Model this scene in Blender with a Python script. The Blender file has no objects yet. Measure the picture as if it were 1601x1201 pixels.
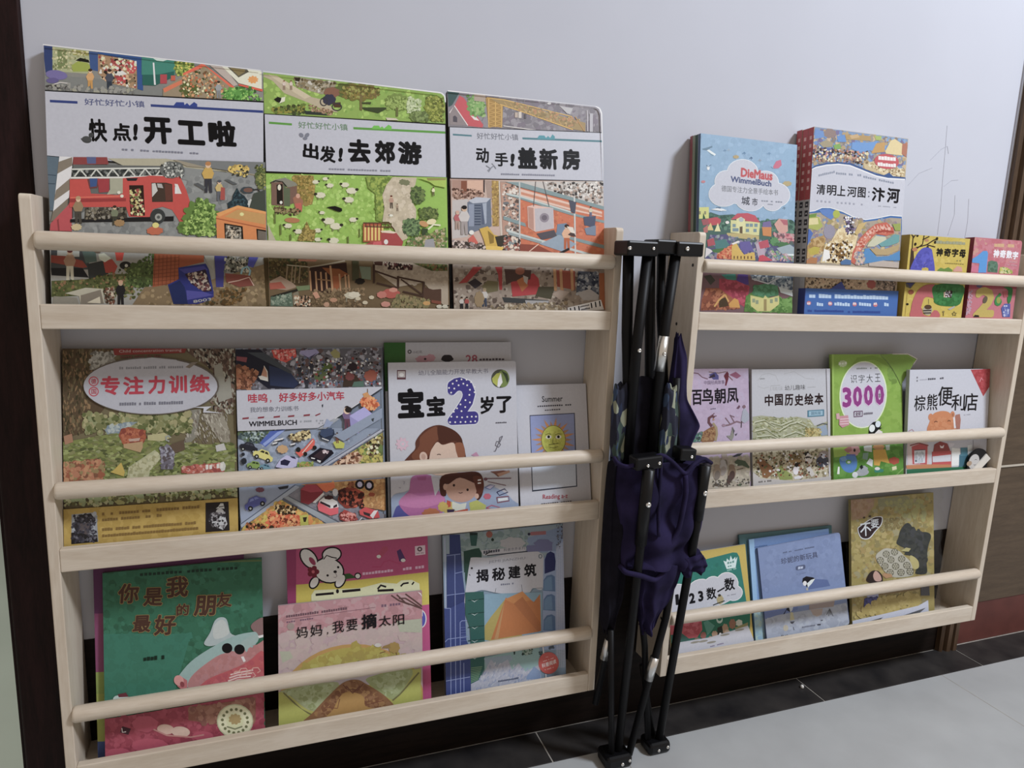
import bpy, math, random
from mathutils import Matrix, Vector

scene = bpy.context.scene
COL = scene.collection

# ------------------------------------------------------------------ camera
CAM = Vector((0.2613, -0.9925, 0.7387))
YAW, PITCH, ROLL = -0.3508, -0.1766, 0.0384
fw = Vector((-math.sin(YAW) * math.cos(PITCH), math.cos(YAW) * math.cos(PITCH), math.sin(PITCH)))
rt = Vector((math.cos(YAW), math.sin(YAW), 0.0))
up = rt.cross(fw)
rt, up = math.cos(ROLL) * rt + math.sin(ROLL) * up, -math.sin(ROLL) * rt + math.cos(ROLL) * up
cam_data = bpy.data.cameras.new('camera')
cam_data.sensor_fit = 'HORIZONTAL'
cam_data.sensor_width = 36.0
cam_data.lens = 1096.06 / 1601.0 * 36.0
cam_data.clip_start = 0.01
cam = bpy.data.objects.new('camera', cam_data)
COL.objects.link(cam)
cam.matrix_world = Matrix(((rt.x, up.x, -fw.x, CAM.x), (rt.y, up.y, -fw.y, CAM.y),
                           (rt.z, up.z, -fw.z, CAM.z), (0, 0, 0, 1)))
scene.camera = cam

# ------------------------------------------------------------------ light, world, exposure
world = bpy.data.worlds.new('room_ambience')
scene.world = world
world.use_nodes = True
bg = world.node_tree.nodes['Background']
bg.inputs['Color'].default_value = (1.0, 0.84, 0.70, 1)
bg.inputs['Strength'].default_value = 0.46


def area_light(name, loc, target, size, power, color):
    d = bpy.data.lights.new(name, 'AREA')
    d.shape = 'DISK'
    d.size = size
    d.energy = power
    d.color = color
    o = bpy.data.objects.new(name, d)
    COL.objects.link(o)
    o.location = loc
    o.rotation_euler = (Vector(target) - Vector(loc)).to_track_quat('-Z', 'Y').to_euler()
    return o


area_light('ceiling_lamp_light', (2.45, -1.6, 2.7), (0.95, 0.05, 0.3), 0.55, 88, (0.865, 0.93, 1.03))
area_light('next_room_lamp_light', (-0.5, 0.6, 1.9), (-0.35, 0.5, 0.0), 0.5, 8, (0.80, 1.0, 0.90))

vs = scene.view_settings
scene.display_settings.display_device = 'sRGB'
vs.view_transform = 'Standard'
vs.look = 'None'
vs.gamma = 1.0
vs.exposure = 0.0
vs.use_curve_mapping = False


# ------------------------------------------------------------------ helpers
def lin1(c):
    return c / 12.92 if c <= 0.04045 else ((c + 0.055) / 1.055) ** 2.4


def lin(hexs):
    return tuple(lin1(int(hexs[i:i + 2], 16) / 255.0) for i in (0, 2, 4))


def material(name, color, rough=0.5, spec=0.5, metallic=0.0, noise=0.0, nscale=40.0, bump=0.0, stretch=(1, 1, 1),
             color2=None, alpha=None, coat=0.0):
    m = bpy.data.materials.new(name)
    m.use_nodes = True
    nt = m.node_tree
    b = nt.nodes['Principled BSDF']
    b.inputs['Roughness'].default_value = rough
    b.inputs['Specular IOR Level'].default_value = spec
    b.inputs['Metallic'].default_value = metallic
    b.inputs['Coat Weight'].default_value = coat
    b.inputs['Base Color'].default_value = (*color, 1)
    if color2 is not None or noise or bump:
        tc = nt.nodes.new('ShaderNodeTexCoord')
        mp = nt.nodes.new('ShaderNodeMapping')
        mp.inputs['Scale'].default_value = stretch
        nz = nt.nodes.new('ShaderNodeTexNoise')
        nz.inputs['Scale'].default_value = nscale
        nz.inputs['Detail'].default_value = 6
        nt.links.new(tc.outputs['Object'], mp.inputs['Vector'])
        nt.links.new(mp.outputs['Vector'], nz.inputs['Vector'])
        rp = nt.nodes.new('ShaderNodeValToRGB')
        c2 = color2 if color2 is not None else tuple(c * (1 - noise) for c in color)
        rp.color_ramp.elements[0].position = 0.3
        rp.color_ramp.elements[1].position = 0.7
        rp.color_ramp.elements[0].color = (*c2, 1)
        rp.color_ramp.elements[1].color = (*color, 1)
        nt.links.new(nz.outputs['Fac'], rp.inputs['Fac'])
        nt.links.new(rp.outputs['Color'], b.inputs['Base Color'])
        if bump:
            bp = nt.nodes.new('ShaderNodeBump')
            bp.inputs['Strength'].default_value = bump
            bp.inputs['Distance'].default_value = 0.002
            nt.links.new(nz.outputs['Fac'], bp.inputs['Height'])
            nt.links.new(bp.outputs['Normal'], b.inputs['Normal'])
    return m


def wood(name, stretch, light, dark, scale=6.0, rough=0.5, spec=0.4):
    m = bpy.data.materials.new(name)
    m.use_nodes = True
    nt = m.node_tree
    N, L = nt.nodes, nt.links
    b = N['Principled BSDF']
    b.inputs['Roughness'].default_value = rough
    b.inputs['Specular IOR Level'].default_value = spec
    tc = N.new('ShaderNodeTexCoord')
    mp = N.new('ShaderNodeMapping')
    mp.inputs['Scale'].default_value = stretch
    L.new(tc.outputs['Object'], mp.inputs['Vector'])
    n1 = N.new('ShaderNodeTexNoise')
    n1.inputs['Scale'].default_value = scale
    n1.inputs['Detail'].default_value = 8
    n1.inputs['Distortion'].default_value = 1.2
    L.new(mp.outputs['Vector'], n1.inputs['Vector'])
    n2 = N.new('ShaderNodeTexNoise')
    n2.inputs['Scale'].default_value = scale * 9
    n2.inputs['Detail'].default_value = 3
    L.new(mp.outputs['Vector'], n2.inputs['Vector'])
    mx = N.new('ShaderNodeMath')
    mx.operation = 'MULTIPLY_ADD'
    mx.inputs[1].default_value = 0.35
    L.new(n2.outputs['Fac'], mx.inputs[0])
    ml = N.new('ShaderNodeMath')
    ml.operation = 'MULTIPLY'
    ml.inputs[1].default_value = 0.65
    L.new(n1.outputs['Fac'], ml.inputs[0])
    L.new(ml.outputs[0], mx.inputs[2])
    rp = N.new('ShaderNodeValToRGB')
    rp.color_ramp.elements[0].position = 0.36
    rp.color_ramp.elements[1].position = 0.62
    rp.color_ramp.elements[0].color = (*dark, 1)
    rp.color_ramp.elements[1].color = (*light, 1)
    L.new(mx.outputs[0], rp.inputs['Fac'])
    L.new(rp.outputs['Color'], b.inputs['Base Color'])
    bp = N.new('ShaderNodeBump')
    bp.inputs['Strength'].default_value = 0.08
    bp.inputs['Distance'].default_value = 0.001
    L.new(mx.outputs[0], bp.inputs['Height'])
    L.new(bp.outputs['Normal'], b.inputs['Normal'])
    return m


def print_material():
    m = bpy.data.materials.new('printed_cover')
    m.use_nodes = True
    nt = m.node_tree
    N, L = nt.nodes, nt.links
    b = N['Principled BSDF']
    b.inputs['Roughness'].default_value = 0.38
    b.inputs['Specular IOR Level'].default_value = 0.18
    at = N.new('ShaderNodeAttribute')
    at.attribute_name = 'ink'
    tc = N.new('ShaderNodeTexCoord')
    nz = N.new('ShaderNodeTexNoise')
    nz.inputs['Scale'].default_value = 260
    nz.inputs['Detail'].default_value = 4
    L.new(tc.outputs['Object'], nz.inputs['Vector'])
    mr = N.new('ShaderNodeMapRange')
    mr.inputs['From Min'].default_value = 0.25
    mr.inputs['From Max'].default_value = 0.75
    mr.inputs['To Min'].default_value = 0.955
    mr.inputs['To Max'].default_value = 1.03
    L.new(nz.outputs['Fac'], mr.inputs['Value'])
    mx = N.new('ShaderNodeVectorMath')
    mx.operation = 'SCALE'
    L.new(at.outputs['Color'], mx.inputs[0])
    L.new(mr.outputs['Result'], mx.inputs['Scale'])
    L.new(mx.outputs['Vector'], b.inputs['Base Color'])
    return m


def clear_material():
    m = bpy.data.materials.new('clear_plastic')
    m.use_nodes = True
    nt = m.node_tree
    N, L = nt.nodes, nt.links
    N.remove(N['Principled BSDF'])
    tr = N.new('ShaderNodeBsdfTransparent')
    tr.inputs['Color'].default_value = (0.97, 0.97, 0.96, 1)
    gl = N.new('ShaderNodeBsdfGlossy')
    gl.inputs['Roughness'].default_value = 0.46
    df = N.new('ShaderNodeBsdfDiffuse')
    df.inputs['Color'].default_value = (0.8, 0.8, 0.8, 1)
    m1 = N.new('ShaderNodeMixShader')
    m1.inputs['Fac'].default_value = 0.008
    L.new(tr.outputs[0], m1.inputs[1])
    L.new(df.outputs[0], m1.inputs[2])
    m2 = N.new('ShaderNodeMixShader')
    m2.inputs['Fac'].default_value = 0.025
    L.new(m1.outputs[0], m2.inputs[1])
    L.new(gl.outputs[0], m2.inputs[2])
    L.new(m2.outputs[0], N['Material Output'].inputs['Surface'])
    return m


M = {}
M['wall'] = material('painted_wall', (0.535, 0.55, 0.61), rough=0.85, spec=0.2, noise=0.03, nscale=6, bump=0.05)
PINE, PINE_D = (0.66, 0.585, 0.485), (0.56, 0.475, 0.375)
M['pine_x'] = wood('pale_pine_along', (0.9, 7, 7), PINE, PINE_D)
M['pine_z'] = wood('pale_pine_upright', (7, 7, 0.8), PINE, PINE_D)
M['dark_wood'] = wood('dark_stained_wood', (9, 9, 1.0), (0.024, 0.010, 0.010), (0.010, 0.005, 0.005), rough=0.55, spec=0.15)
M['brown_wood'] = wood('brown_stained_wood', (12, 12, 1.0), (0.105, 0.064, 0.037), (0.055, 0.032, 0.018), rough=0.42)
M['brown_panel'] = wood('brown_door_panel', (1.2, 4, 9), (0.105, 0.073, 0.046), (0.07, 0.048, 0.03), rough=0.5)
M['red_board'] = material('red_brown_board', (0.13, 0.038, 0.03), rough=0.55, noise=0.25, nscale=25)
M['skirting'] = wood('dark_skirting_wood', (0.8, 6, 10), (0.014, 0.009, 0.007), (0.006, 0.004, 0.003), rough=0.5, spec=0.15)
M['pale_strip'] = material('pale_edge_strip', (0.55, 0.5, 0.42), rough=0.5, noise=0.1)
M['floor'] = material('pale_floor_tile', (0.44, 0.455, 0.46), rough=0.32, spec=0.4, color2=(0.38, 0.39, 0.395), nscale=9)
M['border'] = material('black_border_tile', (0.040, 0.036, 0.034), rough=0.5, spec=0.3, color2=(0.012, 0.011, 0.012), nscale=14, bump=0.05)
M['grout'] = material('grey_grout', (0.40, 0.37, 0.33), rough=0.9, noise=0.3, nscale=60)
M['far_floor'] = material('far_room_floor', (0.6, 0.66, 0.62), rough=0.3, noise=0.1, nscale=4)
M['far_wall'] = material('far_room_wall', (0.03, 0.035, 0.035), rough=0.8, noise=0.2)
M['steel'] = material('black_coated_steel', (0.004, 0.004, 0.005), rough=0.5, spec=0.22, noise=0.2, nscale=90)
M['black_plastic'] = material('black_plastic', (0.004, 0.004, 0.005), rough=0.4, spec=0.3, noise=0.2, nscale=70)
M['chrome'] = material('bright_metal', (0.82, 0.82, 0.80), rough=0.28, metallic=1.0, noise=0.08, nscale=80)
M['navy'] = material('navy_fabric', (0.026, 0.020, 0.066), rough=0.9, spec=0.15, color2=(0.009, 0.007, 0.024), nscale=24, bump=0.25)
M['black_cloth'] = material('black_fabric', (0.010, 0.009, 0.016), rough=0.9, spec=0.15, noise=0.4, nscale=60, bump=0.2)
M['page'] = material('page_paper', (0.76, 0.73, 0.67), rough=0.8, spec=0.15, noise=0.16, nscale=30, stretch=(1, 60, 1))
M['hole'] = material('dark_hole', (0.02, 0.015, 0.012), rough=0.8, noise=0.2)
M['pencil'] = material('pencil_line', (0.475, 0.485, 0.54), rough=0.9, noise=0.3, nscale=200)
M['bead'] = material('white_plastic', (0.8, 0.79, 0.76), rough=0.4, noise=0.05)
M['print'] = print_material()
M['clear'] = clear_material()


def link_mesh(name, verts, faces, mat, parent=None, smooth=False, bevel=0.0, ink=None):
    me = bpy.data.meshes.new(name)
    me.from_pydata([tuple(v) for v in verts], [], faces)
    me.update()
    if ink is not None:
        at = me.color_attributes.new('ink', 'FLOAT_COLOR', 'CORNER')
        flat = []
        for p in me.polygons:
            c = ink[p.index]
            for _ in range(p.loop_total):
                flat.extend((c[0], c[1], c[2], 1.0))
        at.data.foreach_set('color', flat)
    me.materials.append(mat)
    if smooth:
        for p in me.polygons:
            p.use_smooth = True
    o = bpy.data.objects.new(name, me)
    COL.objects.link(o)
    if parent is not None:
        o.parent = parent
    if bevel:
        b = o.modifiers.new('soft_edges', 'BEVEL')
        b.width = bevel
        b.segments = 2
        b.limit_method = 'ANGLE'
    return o


def box(x0, x1, y0, y1, z0, z1):
    v = [(x0, y0, z0), (x1, y0, z0), (x1, y1, z0), (x0, y1, z0), (x0, y0, z1), (x1, y0, z1), (x1, y1, z1), (x0, y1, z1)]
    f = [(0, 3, 2, 1), (4, 5, 6, 7), (0, 1, 5, 4), (1, 2, 6, 5), (2, 3, 7, 6), (3, 0, 4, 7)]
    return v, f


def join(*parts):
    V, F = [], []
    for v, f in parts:
        n = len(V)
        V += list(v)
        F += [tuple(i + n for i in q) for q in f]
    return V, F


def tube(points, radius, n=12, caps=True):
    pts = [Vector(p) for p in points]
    V, F = [], []
    for i, p in enumerate(pts):
        d = (pts[min(i + 1, len(pts) - 1)] - pts[max(i - 1, 0)]).normalized()
        a = d.cross(Vector((0, 1, 0)))
        if a.length < 0.1:
            a = d.cross(Vector((0, 0, 1)))
        a.normalize()
        b = d.cross(a)
        r = radius[i] if isinstance(radius, (list, tuple)) else radius
        for k in range(n):
            t = 2 * math.pi * k / n
            V.append(p + r * (math.cos(t) * a + math.sin(t) * b))
    for i in range(len(pts) - 1):
        for k in range(n):
            k2 = (k + 1) % n
            F.append((i * n + k, i * n + k2, (i + 1) * n + k2, (i + 1) * n + k))
    if caps:
        F.append(tuple(range(n))[::-1])
        F.append(tuple((len(pts) - 1) * n + k for k in range(n)))
    return V, F


def prism_y(outline, y0, y1):
    """outline of (x, z) points extruded along y"""
    n = len(outline)
    V = [(x, y0, z) for x, z in outline] + [(x, y1, z) for x, z in outline]
    F = [tuple(range(n)), tuple(range(2 * n - 1, n - 1, -1))]
    for i in range(n):
        j = (i + 1) % n
        F.append((i, i + n, j + n, j))
    return V, F


def empty(name, loc=(0, 0, 0)):
    o = bpy.data.objects.new(name, None)
    o.empty_display_size = 0.05
    COL.objects.link(o)
    o.location = loc
    return o


def tag(o, label, cat, group=None):
    o['label'] = label
    o['category'] = cat
    if group:
        o['group'] = group
    return o


def structure(o):
    o['kind'] = 'structure'
    return o


# ------------------------------------------------------------------ the room
WALL_Y = 0.090
FLOOR_Z = -0.129
structure(link_mesh('wall_back', *box(-0.004, 1.742, WALL_Y, WALL_Y + 0.12, FLOOR_Z, 2.7), M['wall']))
structure(link_mesh('floor', *box(-2.2, 4.5, -3.2, 0.0035, FLOOR_Z - 0.05, FLOOR_Z), M['floor']))
# faint joints of the pale tiles and the black border tiles with pale grout between them
structure(link_mesh('trim_1', *box(-0.06, 3.2, 0.0035, WALL_Y + 0.1, FLOOR_Z - 0.05, FLOOR_Z - 0.0012), M['grout']))
joints = [0.128, 0.7305, 1.3355, 1.7905, 2.395, 3.0]
for a, b in zip(joints[:-1], joints[1:]):
    structure(link_mesh('trim_2', *box(a + 0.0014, b - 0.0014, 0.0050, WALL_Y - 0.0035, FLOOR_Z - 0.04, FLOOR_Z), M['border'], bevel=0.0008))
structure(link_mesh('trim_2', *box(-0.06, 0.1266, 0.0050, WALL_Y - 0.0035, FLOOR_Z - 0.04, FLOOR_Z), M['border'], bevel=0.0008))
for xj in (0.855, 1.66):
    structure(link_mesh('trim_3', *box(xj, xj + 0.0016, -3.0, 0.003, FLOOR_Z - 0.004, FLOOR_Z + 0.0002), M['grout']))
structure(link_mesh('baseboard_back', *box(-0.004, 1.742, 0.0884, WALL_Y, FLOOR_Z, 0.172), M['skirting']))

# door casing at the left and the dim room beyond it
structure(link_mesh('trim_4', *box(-0.0715, -0.0042, 0.0865, 0.21, FLOOR_Z, 2.7), M['dark_wood'], bevel=0.003))
structure(link_mesh('trim_5', *box(-0.080, -0.0715, 0.105, 0.21, FLOOR_Z, 2.7), M['dark_wood']))
structure(link_mesh('floor_far_room', *box(-3.0, 0.0, 0.0035, 2.6, FLOOR_Z - 0.05, FLOOR_Z - 0.0015), M['far_floor']))
structure(link_mesh('wall_far_room', *box(-3.0, 0.3, 1.75, 1.8, FLOOR_Z, 2.7), M['far_wall']))

# brown frame and door at the right end of the wall
tv, tf = [], []
prof = [(1.7425, 0.090), (1.7425, 0.078), (1.748, 0.074), (1.754, 0.080), (1.757, 0.080), (1.760, 0.072), (1.769, 0.070),
        (1.772, 0.077), (1.775, 0.077), (1.778, 0.070), (1.789, 0.070), (1.793, 0.076), (1.800, 0.078), (1.800, 0.200), (1.7425, 0.200)]
n = len(prof)
tv = [(x, y, FLOOR_Z) for x, y in prof] + [(x, y, 2.7) for x, y in prof]
tf = [tuple(range(n))[::-1], tuple(range(n, 2 * n))] + [(i, (i + 1) % n, (i + 1) % n + n, i + n) for i in range(n)]
structure(link_mesh('trim_6', tv, tf, M['brown_wood']))
structure(link_mesh('trim_7', *box(1.7385, 1.7424, 0.0865, 0.0900, 0.173, 2.7), M['wall']))
door = structure(link_mesh('door_1', *box(1.8005, 2.75, 0.088, 0.125, -0.0262, 2.2), M['brown_panel']))
link_mesh('edge_strip', *box(1.8006, 2.75, 0.0855, 0.0885, 0.3085, 0.3125), M['pale_strip'], door)
link_mesh('kick_board', *box(1.8006, 2.75, 0.090, 0.125, FLOOR_Z, -0.0264), M['red_board'], door)


# ------------------------------------------------------------------ wall bookshelves
SW, ST, SH, SD = 0.800, 0.0128, 0.793, 0.0882
TIERS = [(0.633, 0.663, 0.7393), (0.3166, 0.3478, 0.4255), (0.0, 0.0336, 0.1098)]   # lip bottom, lip top, rail height


def side_panel_mesh(x0):
    r = 0.006
    out = [(0.0, 0.0), (SD, 0.0), (SD, SH), (r, SH)]
    for k in range(1, 5):
        t = k / 4 * math.pi / 2
        out.append((r - r * math.sin(t), SH - r + r * math.cos(t)))
    n = len(out)
    V = [(x0, y, z) for y, z in out] + [(x0 + ST, y, z) for y, z in out]
    F = [tuple(range(n))[::-1], tuple(range(n, 2 * n))] + [(i, (i + 1) % n, (i + 1) % n + n, i + n) for i in range(n)]
    return V, F


def make_shelf(loc, tilt, label):
    root = empty('wall_bookshelf', loc)
    root.rotation_euler = (0, -tilt, 0)
    tag(root, label, 'bookshelf', 'pale pine wall bookshelves')
    for x0 in (0.0, SW - ST):
        p = link_mesh('side_panel', *side_panel_mesh(x0), M['pine_z'], root, bevel=0.0012)
        xs = x0 - 0.0004 if x0 == 0.0 else x0 + ST + 0.0004
        for (b0, b1, rz) in TIERS:
            for yy, zz in ((0.012, rz), (0.045, b0 + 0.006)):
                ring = [(xs, yy + 0.0028 * math.cos(k * math.pi / 6), zz + 0.0028 * math.sin(k * math.pi / 6)) for k in range(12)]
                link_mesh('screw_hole', ring, [tuple(range(12))], M['hole'], p)
    for (b0, b1, rz) in TIERS:
        link_mesh('shelf_board', *box(ST, SW - ST, 0.0120, SD, b0, b0 + 0.0095), M['pine_x'], root)
        link_mesh('front_lip', *box(ST, SW - ST, 0.0, 0.0118, b0, b1), M['pine_x'], root, bevel=0.0013)
        R = 0.0113
        xa, xb = ST + 0.0002, SW - ST - 0.0002
        v, f = tube([(xa, 0.0045, rz), (xa + 0.0015, 0.0045, rz), (xa + 0.004, 0.0045, rz), (xb - 0.004, 0.0045, rz), (xb - 0.0015, 0.0045, rz), (xb, 0.0045, rz)],
                    [R * 0.84, R * 0.95, R, R, R * 0.95, R * 0.84], n=28)
        link_mesh('rail', v, f, M['pine_x'], root, smooth=True)
    return root


make_shelf((0, 0, 0), 0.0, 'pale pine wall bookshelf on the left, next to the dark door casing')
make_shelf((0.9321, 0, 0.0005), -0.0091, 'pale pine wall bookshelf on the right, next to the brown door')


# ------------------------------------------------------------------ printed covers
def solve_h(src, dst):
    A = []
    for (x, y), (u, v) in zip(src, dst):
        A.append([x, y, 1, 0, 0, 0, -u * x, -u * y, u])
        A.append([0, 0, 0, x, y, 1, -v * x, -v * y, v])
    n = 8
    for i in range(n):
        p = max(range(i, n), key=lambda r: abs(A[r][i]))
        A[i], A[p] = A[p], A[i]
        d = A[i][i]
        A[i] = [a / d for a in A[i]]
        for r in range(n):
            if r != i and A[r][i]:
                q = A[r][i]
                A[r] = [a - q * b for a, b in zip(A[r], A[i])]
    return [A[i][8] for i in range(n)] + [1.0]


_glyphs = {}


def text_tris(s):
    if s not in _glyphs:
        c = bpy.data.curves.new('lettering', 'FONT')
        c.body = s
        c.resolution_u = 2
        o = bpy.data.objects.new('lettering', c)
        COL.objects.link(o)
        dg = bpy.context.evaluated_depsgraph_get()
        me = bpy.data.meshes.new_from_object(o.evaluated_get(dg))
        tris = [[(me.vertices[i].co.x, me.vertices[i].co.y) for i in p.vertices] for p in me.polygons]
        bpy.data.objects.remove(o)
        bpy.data.meshes.remove(me)
        bpy.data.curves.remove(c)
        _glyphs[s] = tris
    return _glyphs[s]


def clip_poly(poly, outline):
    """Sutherland-Hodgman against a convex counter-clockwise outline"""
    out = poly
    n = len(outline)
    for i in range(n):
        ax, ay = outline[i]
        bx, by = outline[(i + 1) % n]
        ex, ey = bx - ax, by - ay
        inp, out = out, []
        if not inp:
            return []
        px, py = inp[-1]
        ps = ex * (py - ay) - ey * (px - ax)
        for qx, qy in inp:
            qs = ex * (qy - ay) - ey * (qx - ax)
            if (qs >= 0) != (ps >= 0):
                t = ps / (ps - qs)
                out.append((px + t * (qx - px), py + t * (qy - py)))
            if qs >= 0:
                out.append((qx, qy))
            px, py, ps = qx, qy, qs
    return out


class Art:
    """flat printed shapes on one cover: drawn in the units of a tracing whose four cover corners are `quad`"""

    def __init__(s, quad, w, h, outline, white, seed=1):
        s.H = solve_h(quad, [(0, h), (w, h), (w, 0), (0, 0)])
        s.w, s.h, s.outline = w, h, outline
        s.white = lin(white)
        s.polys = []
        s.z = 0.00005
        s.ox = s.oy = 0.0
        s.k = 1.0
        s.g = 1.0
        s.rnd = random.Random(seed)

    def c(s, col):
        if isinstance(col, tuple):
            return col
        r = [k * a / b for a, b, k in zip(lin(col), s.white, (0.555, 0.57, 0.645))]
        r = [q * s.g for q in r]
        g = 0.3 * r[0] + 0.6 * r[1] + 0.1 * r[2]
        return tuple(min(0.80, max(0.004, 0.79 * q + 0.21 * g)) for q in r)      # offset inks are a little muted

    def v(s, ox, oy, k):
        s.ox, s.oy, s.k = ox, oy, k

    def m(s, x, y):
        x, y = s.ox + x * s.k, s.oy + y * s.k
        H = s.H
        d = H[6] * x + H[7] * y + 1
        return ((H[0] * x + H[1] * y + H[2]) / d, (H[3] * x + H[4] * y + H[5]) / d)

    def add(s, pts, col, dz=8e-6):
        s.z += dz
        q = clip_poly(pts, s.outline)
        if len(q) >= 3:
            s.polys.append((q, s.z, s.c(col)))

    def P(s, col, *a, dz=8e-6):
        s.add([s.m(a[i], a[i + 1]) for i in range(0, len(a), 2)], col, dz)

    def C(s, col, *a, dz=8e-6):
        """closed smooth shape through the given points"""
        p = [(a[i], a[i + 1]) for i in range(0, len(a), 2)]
        n, pts = len(p), []
        for i in range(n):
            p0, p1, p2, p3 = p[i - 1], p[i], p[(i + 1) % n], p[(i + 2) % n]
            for k in range(4):
                t = k / 4
                q = [0.5 * (2 * b + (c - a_) * t + (2 * a_ - 5 * b + 4 * c - d) * t * t + (3 * b - a_ - 3 * c + d) * t ** 3) for a_, b, c, d in zip(p0, p1, p2, p3)]
                pts.append(s.m(*q))
        s.add(pts, col, dz)

    def F(s, col):
        s.add([(0, 0), (s.w, 0), (s.w, s.h), (0, s.h)], col)

    def UV(s, col, u0, v0, u1, v1):
        s.add([(u0 * s.w, (1 - v0) * s.h), (u1 * s.w, (1 - v0) * s.h), (u1 * s.w, (1 - v1) * s.h), (u0 * s.w, (1 - v1) * s.h)], col)

    def R(s, col, x0, y0, x1, y1, sk=0.0):
        """upright rectangle; sk = fall of its horizontals per unit"""
        d = (x1 - x0) * sk
        s.P(col, x0, y0, x1, y0 + d, x1, y1 + d, x0, y1)

    def E(s, col, cx, cy, rx, ry=None, rot=0.0, n=20, a0=0.0, a1=360.0, dz=8e-6):
        ry = rx if ry is None else ry
        c, si = math.cos(math.radians(rot)), math.sin(math.radians(rot))
        pts = []
        full = abs(a1 - a0 - 360) < 1e-6
        for i in range(n if full else n + 1):
            t = math.radians(a0 + (a1 - a0) * i / n)
            x, y = rx * math.cos(t), ry * math.sin(t)
            pts.append(s.m(cx + c * x - si * y, cy + si * x + c * y))
        s.add(pts, col, dz)

    def L(s, col, wd, *a, dz=8e-6, closed=False):
        p = [(a[i], a[i + 1]) for i in range(0, len(a), 2)]
        if closed:
            p.append(p[0])
        lft, rgt = [], []
        for i, (x, y) in enumerate(p):
            x0, y0 = p[max(i - 1, 0)]
            x1, y1 = p[min(i + 1, len(p) - 1)]
            dx, dy = x1 - x0, y1 - y0
            l = math.hypot(dx, dy) or 1.0
            nx, ny = -dy / l * wd / 2, dx / l * wd / 2
            lft.append(s.m(x + nx, y + ny))
            rgt.append(s.m(x - nx, y - ny))
        s.z += dz
        for i in range(len(p) - 1):
            q = clip_poly(s.ccw([lft[i], lft[i + 1], rgt[i + 1], rgt[i]]), s.outline)
            if len(q) >= 3:
                s.polys.append((q, s.z, s.c(col)))

    @staticmethod
    def ccw(p):
        return p

    def B(s, col, cx, cy, rx, ry=None, lobes=9, amp=0.16, rot=0.0, dz=8e-6):
        """a lumpy blob: bush, crown, cloud"""
        ry = rx if ry is None else ry
        ph = s.rnd.random() * 6.28
        pts = []
        n = max(18, lobes * 5)
        c, si = math.cos(math.radians(rot)), math.sin(math.radians(rot))
        for i in range(n):
            t = 2 * math.pi * i / n
            r = 1 - amp * (1 - abs(math.cos(lobes * t / 2 + ph))) + s.rnd.uniform(-0.04, 0.04)
            x, y = rx * r * math.cos(t), ry * r * math.sin(t)
            pts.append(s.m(cx + c * x - si * y, cy + si * x + c * y))
        s.add(pts, col, dz)

    def S(s, cols, n, size, *reg, flat=1.0, rot=0.0, jit=180.0):
        """n small irregular dabs of the given inks inside a region"""
        p = [(reg[i], reg[i + 1]) for i in range(0, len(reg), 2)]
        x0, x1 = min(q[0] for q in p), max(q[0] for q in p)
        y0, y1 = min(q[1] for q in p), max(q[1] for q in p)
        done = tries = 0
        n, size = int(n * 1.9), size * 0.66
        while done < n and tries < n * 12:
            tries += 1
            x, y = s.rnd.uniform(x0, x1), s.rnd.uniform(y0, y1)
            ins = False
            j = len(p) - 1
            for i in range(len(p)):
                (xi, yi), (xj, yj) = p[i], p[j]
                if (yi > y) != (yj > y) and x < (xj - xi) * (y - yi) / (yj - yi) + xi:
                    ins = not ins
                j = i
            if not ins:
                continue
            done += 1
            sz = size * s.rnd.uniform(0.45, 1.35)
            a = math.radians(rot + s.rnd.uniform(-jit, jit))
            c, si = math.cos(a), math.sin(a)
            pts = []
            m = s.rnd.choice((5, 6, 7, 8))
            for i in range(m):
                t = 2 * math.pi * i / m
                r = s.rnd.uniform(0.6, 1.1)
                u, w = sz * r * math.cos(t), sz * flat * r * math.sin(t)
                pts.append(s.m(x + c * u - si * w, y + si * u + c * w))
            s.add(pts, s.rnd.choice(cols), 5e-7)
        s.z += 6e-6

    def T(s, txt, col, x0, y0, x1, y1, h, bold=0.0, halo=None, hw=0.045, slant=0.0):
        """lettering whose ink box has its foot from (x0,y0) to (x1,y1) and is h tall"""
        base = text_tris(txt)
        if not base:
            return
        xs = [q[0] for t in base for q in t]
        ys = [q[1] for t in base for q in t]
        bx, by, bw, bh = min(xs) - bold, min(ys) - bold, max(xs) - min(xs) + 2 * bold, max(ys) - min(ys) + 2 * bold
        p0, p1 = s.m(x0, y0), s.m(x1, y1)
        q0 = s.m(x0, y0 - h)
        hh = math.hypot(q0[0] - p0[0], q0[1] - p0[1])
        ex, ey = p1[0] - p0[0], p1[1] - p0[1]
        l = math.hypot(ex, ey)
        nx, ny = -ey / l * hh, ex / l * hh
        for wd, cc in (((bold + hw, halo),) if halo else ()) + ((bold, col),):
            s.z += 8e-6
            ink = s.c(cc)
            # heavier strokes: the letter stamped again on a small circle
            shifts = [(0.0, 0.0)] if wd < 0.004 else [(wd * math.cos(k * math.pi / 8), wd * math.sin(k * math.pi / 8)) for k in range(0, 16, 1 if wd > 0.04 else 2)]
            for sx, sy in shifts:
                s.z += 3e-6
                for t in base:
                    pts = []
                    for x, y in t:
                        a, b = (x + sx - bx) / bw, (y + sy - by) / (bh or 1)
                        a += slant * b
                        pts.append((p0[0] + ex * a + nx * b, p0[1] + ey * a + ny * b))
                    q = clip_poly(pts, s.outline)
                    if len(q) >= 3:
                        s.polys.append((q, s.z, ink))

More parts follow.
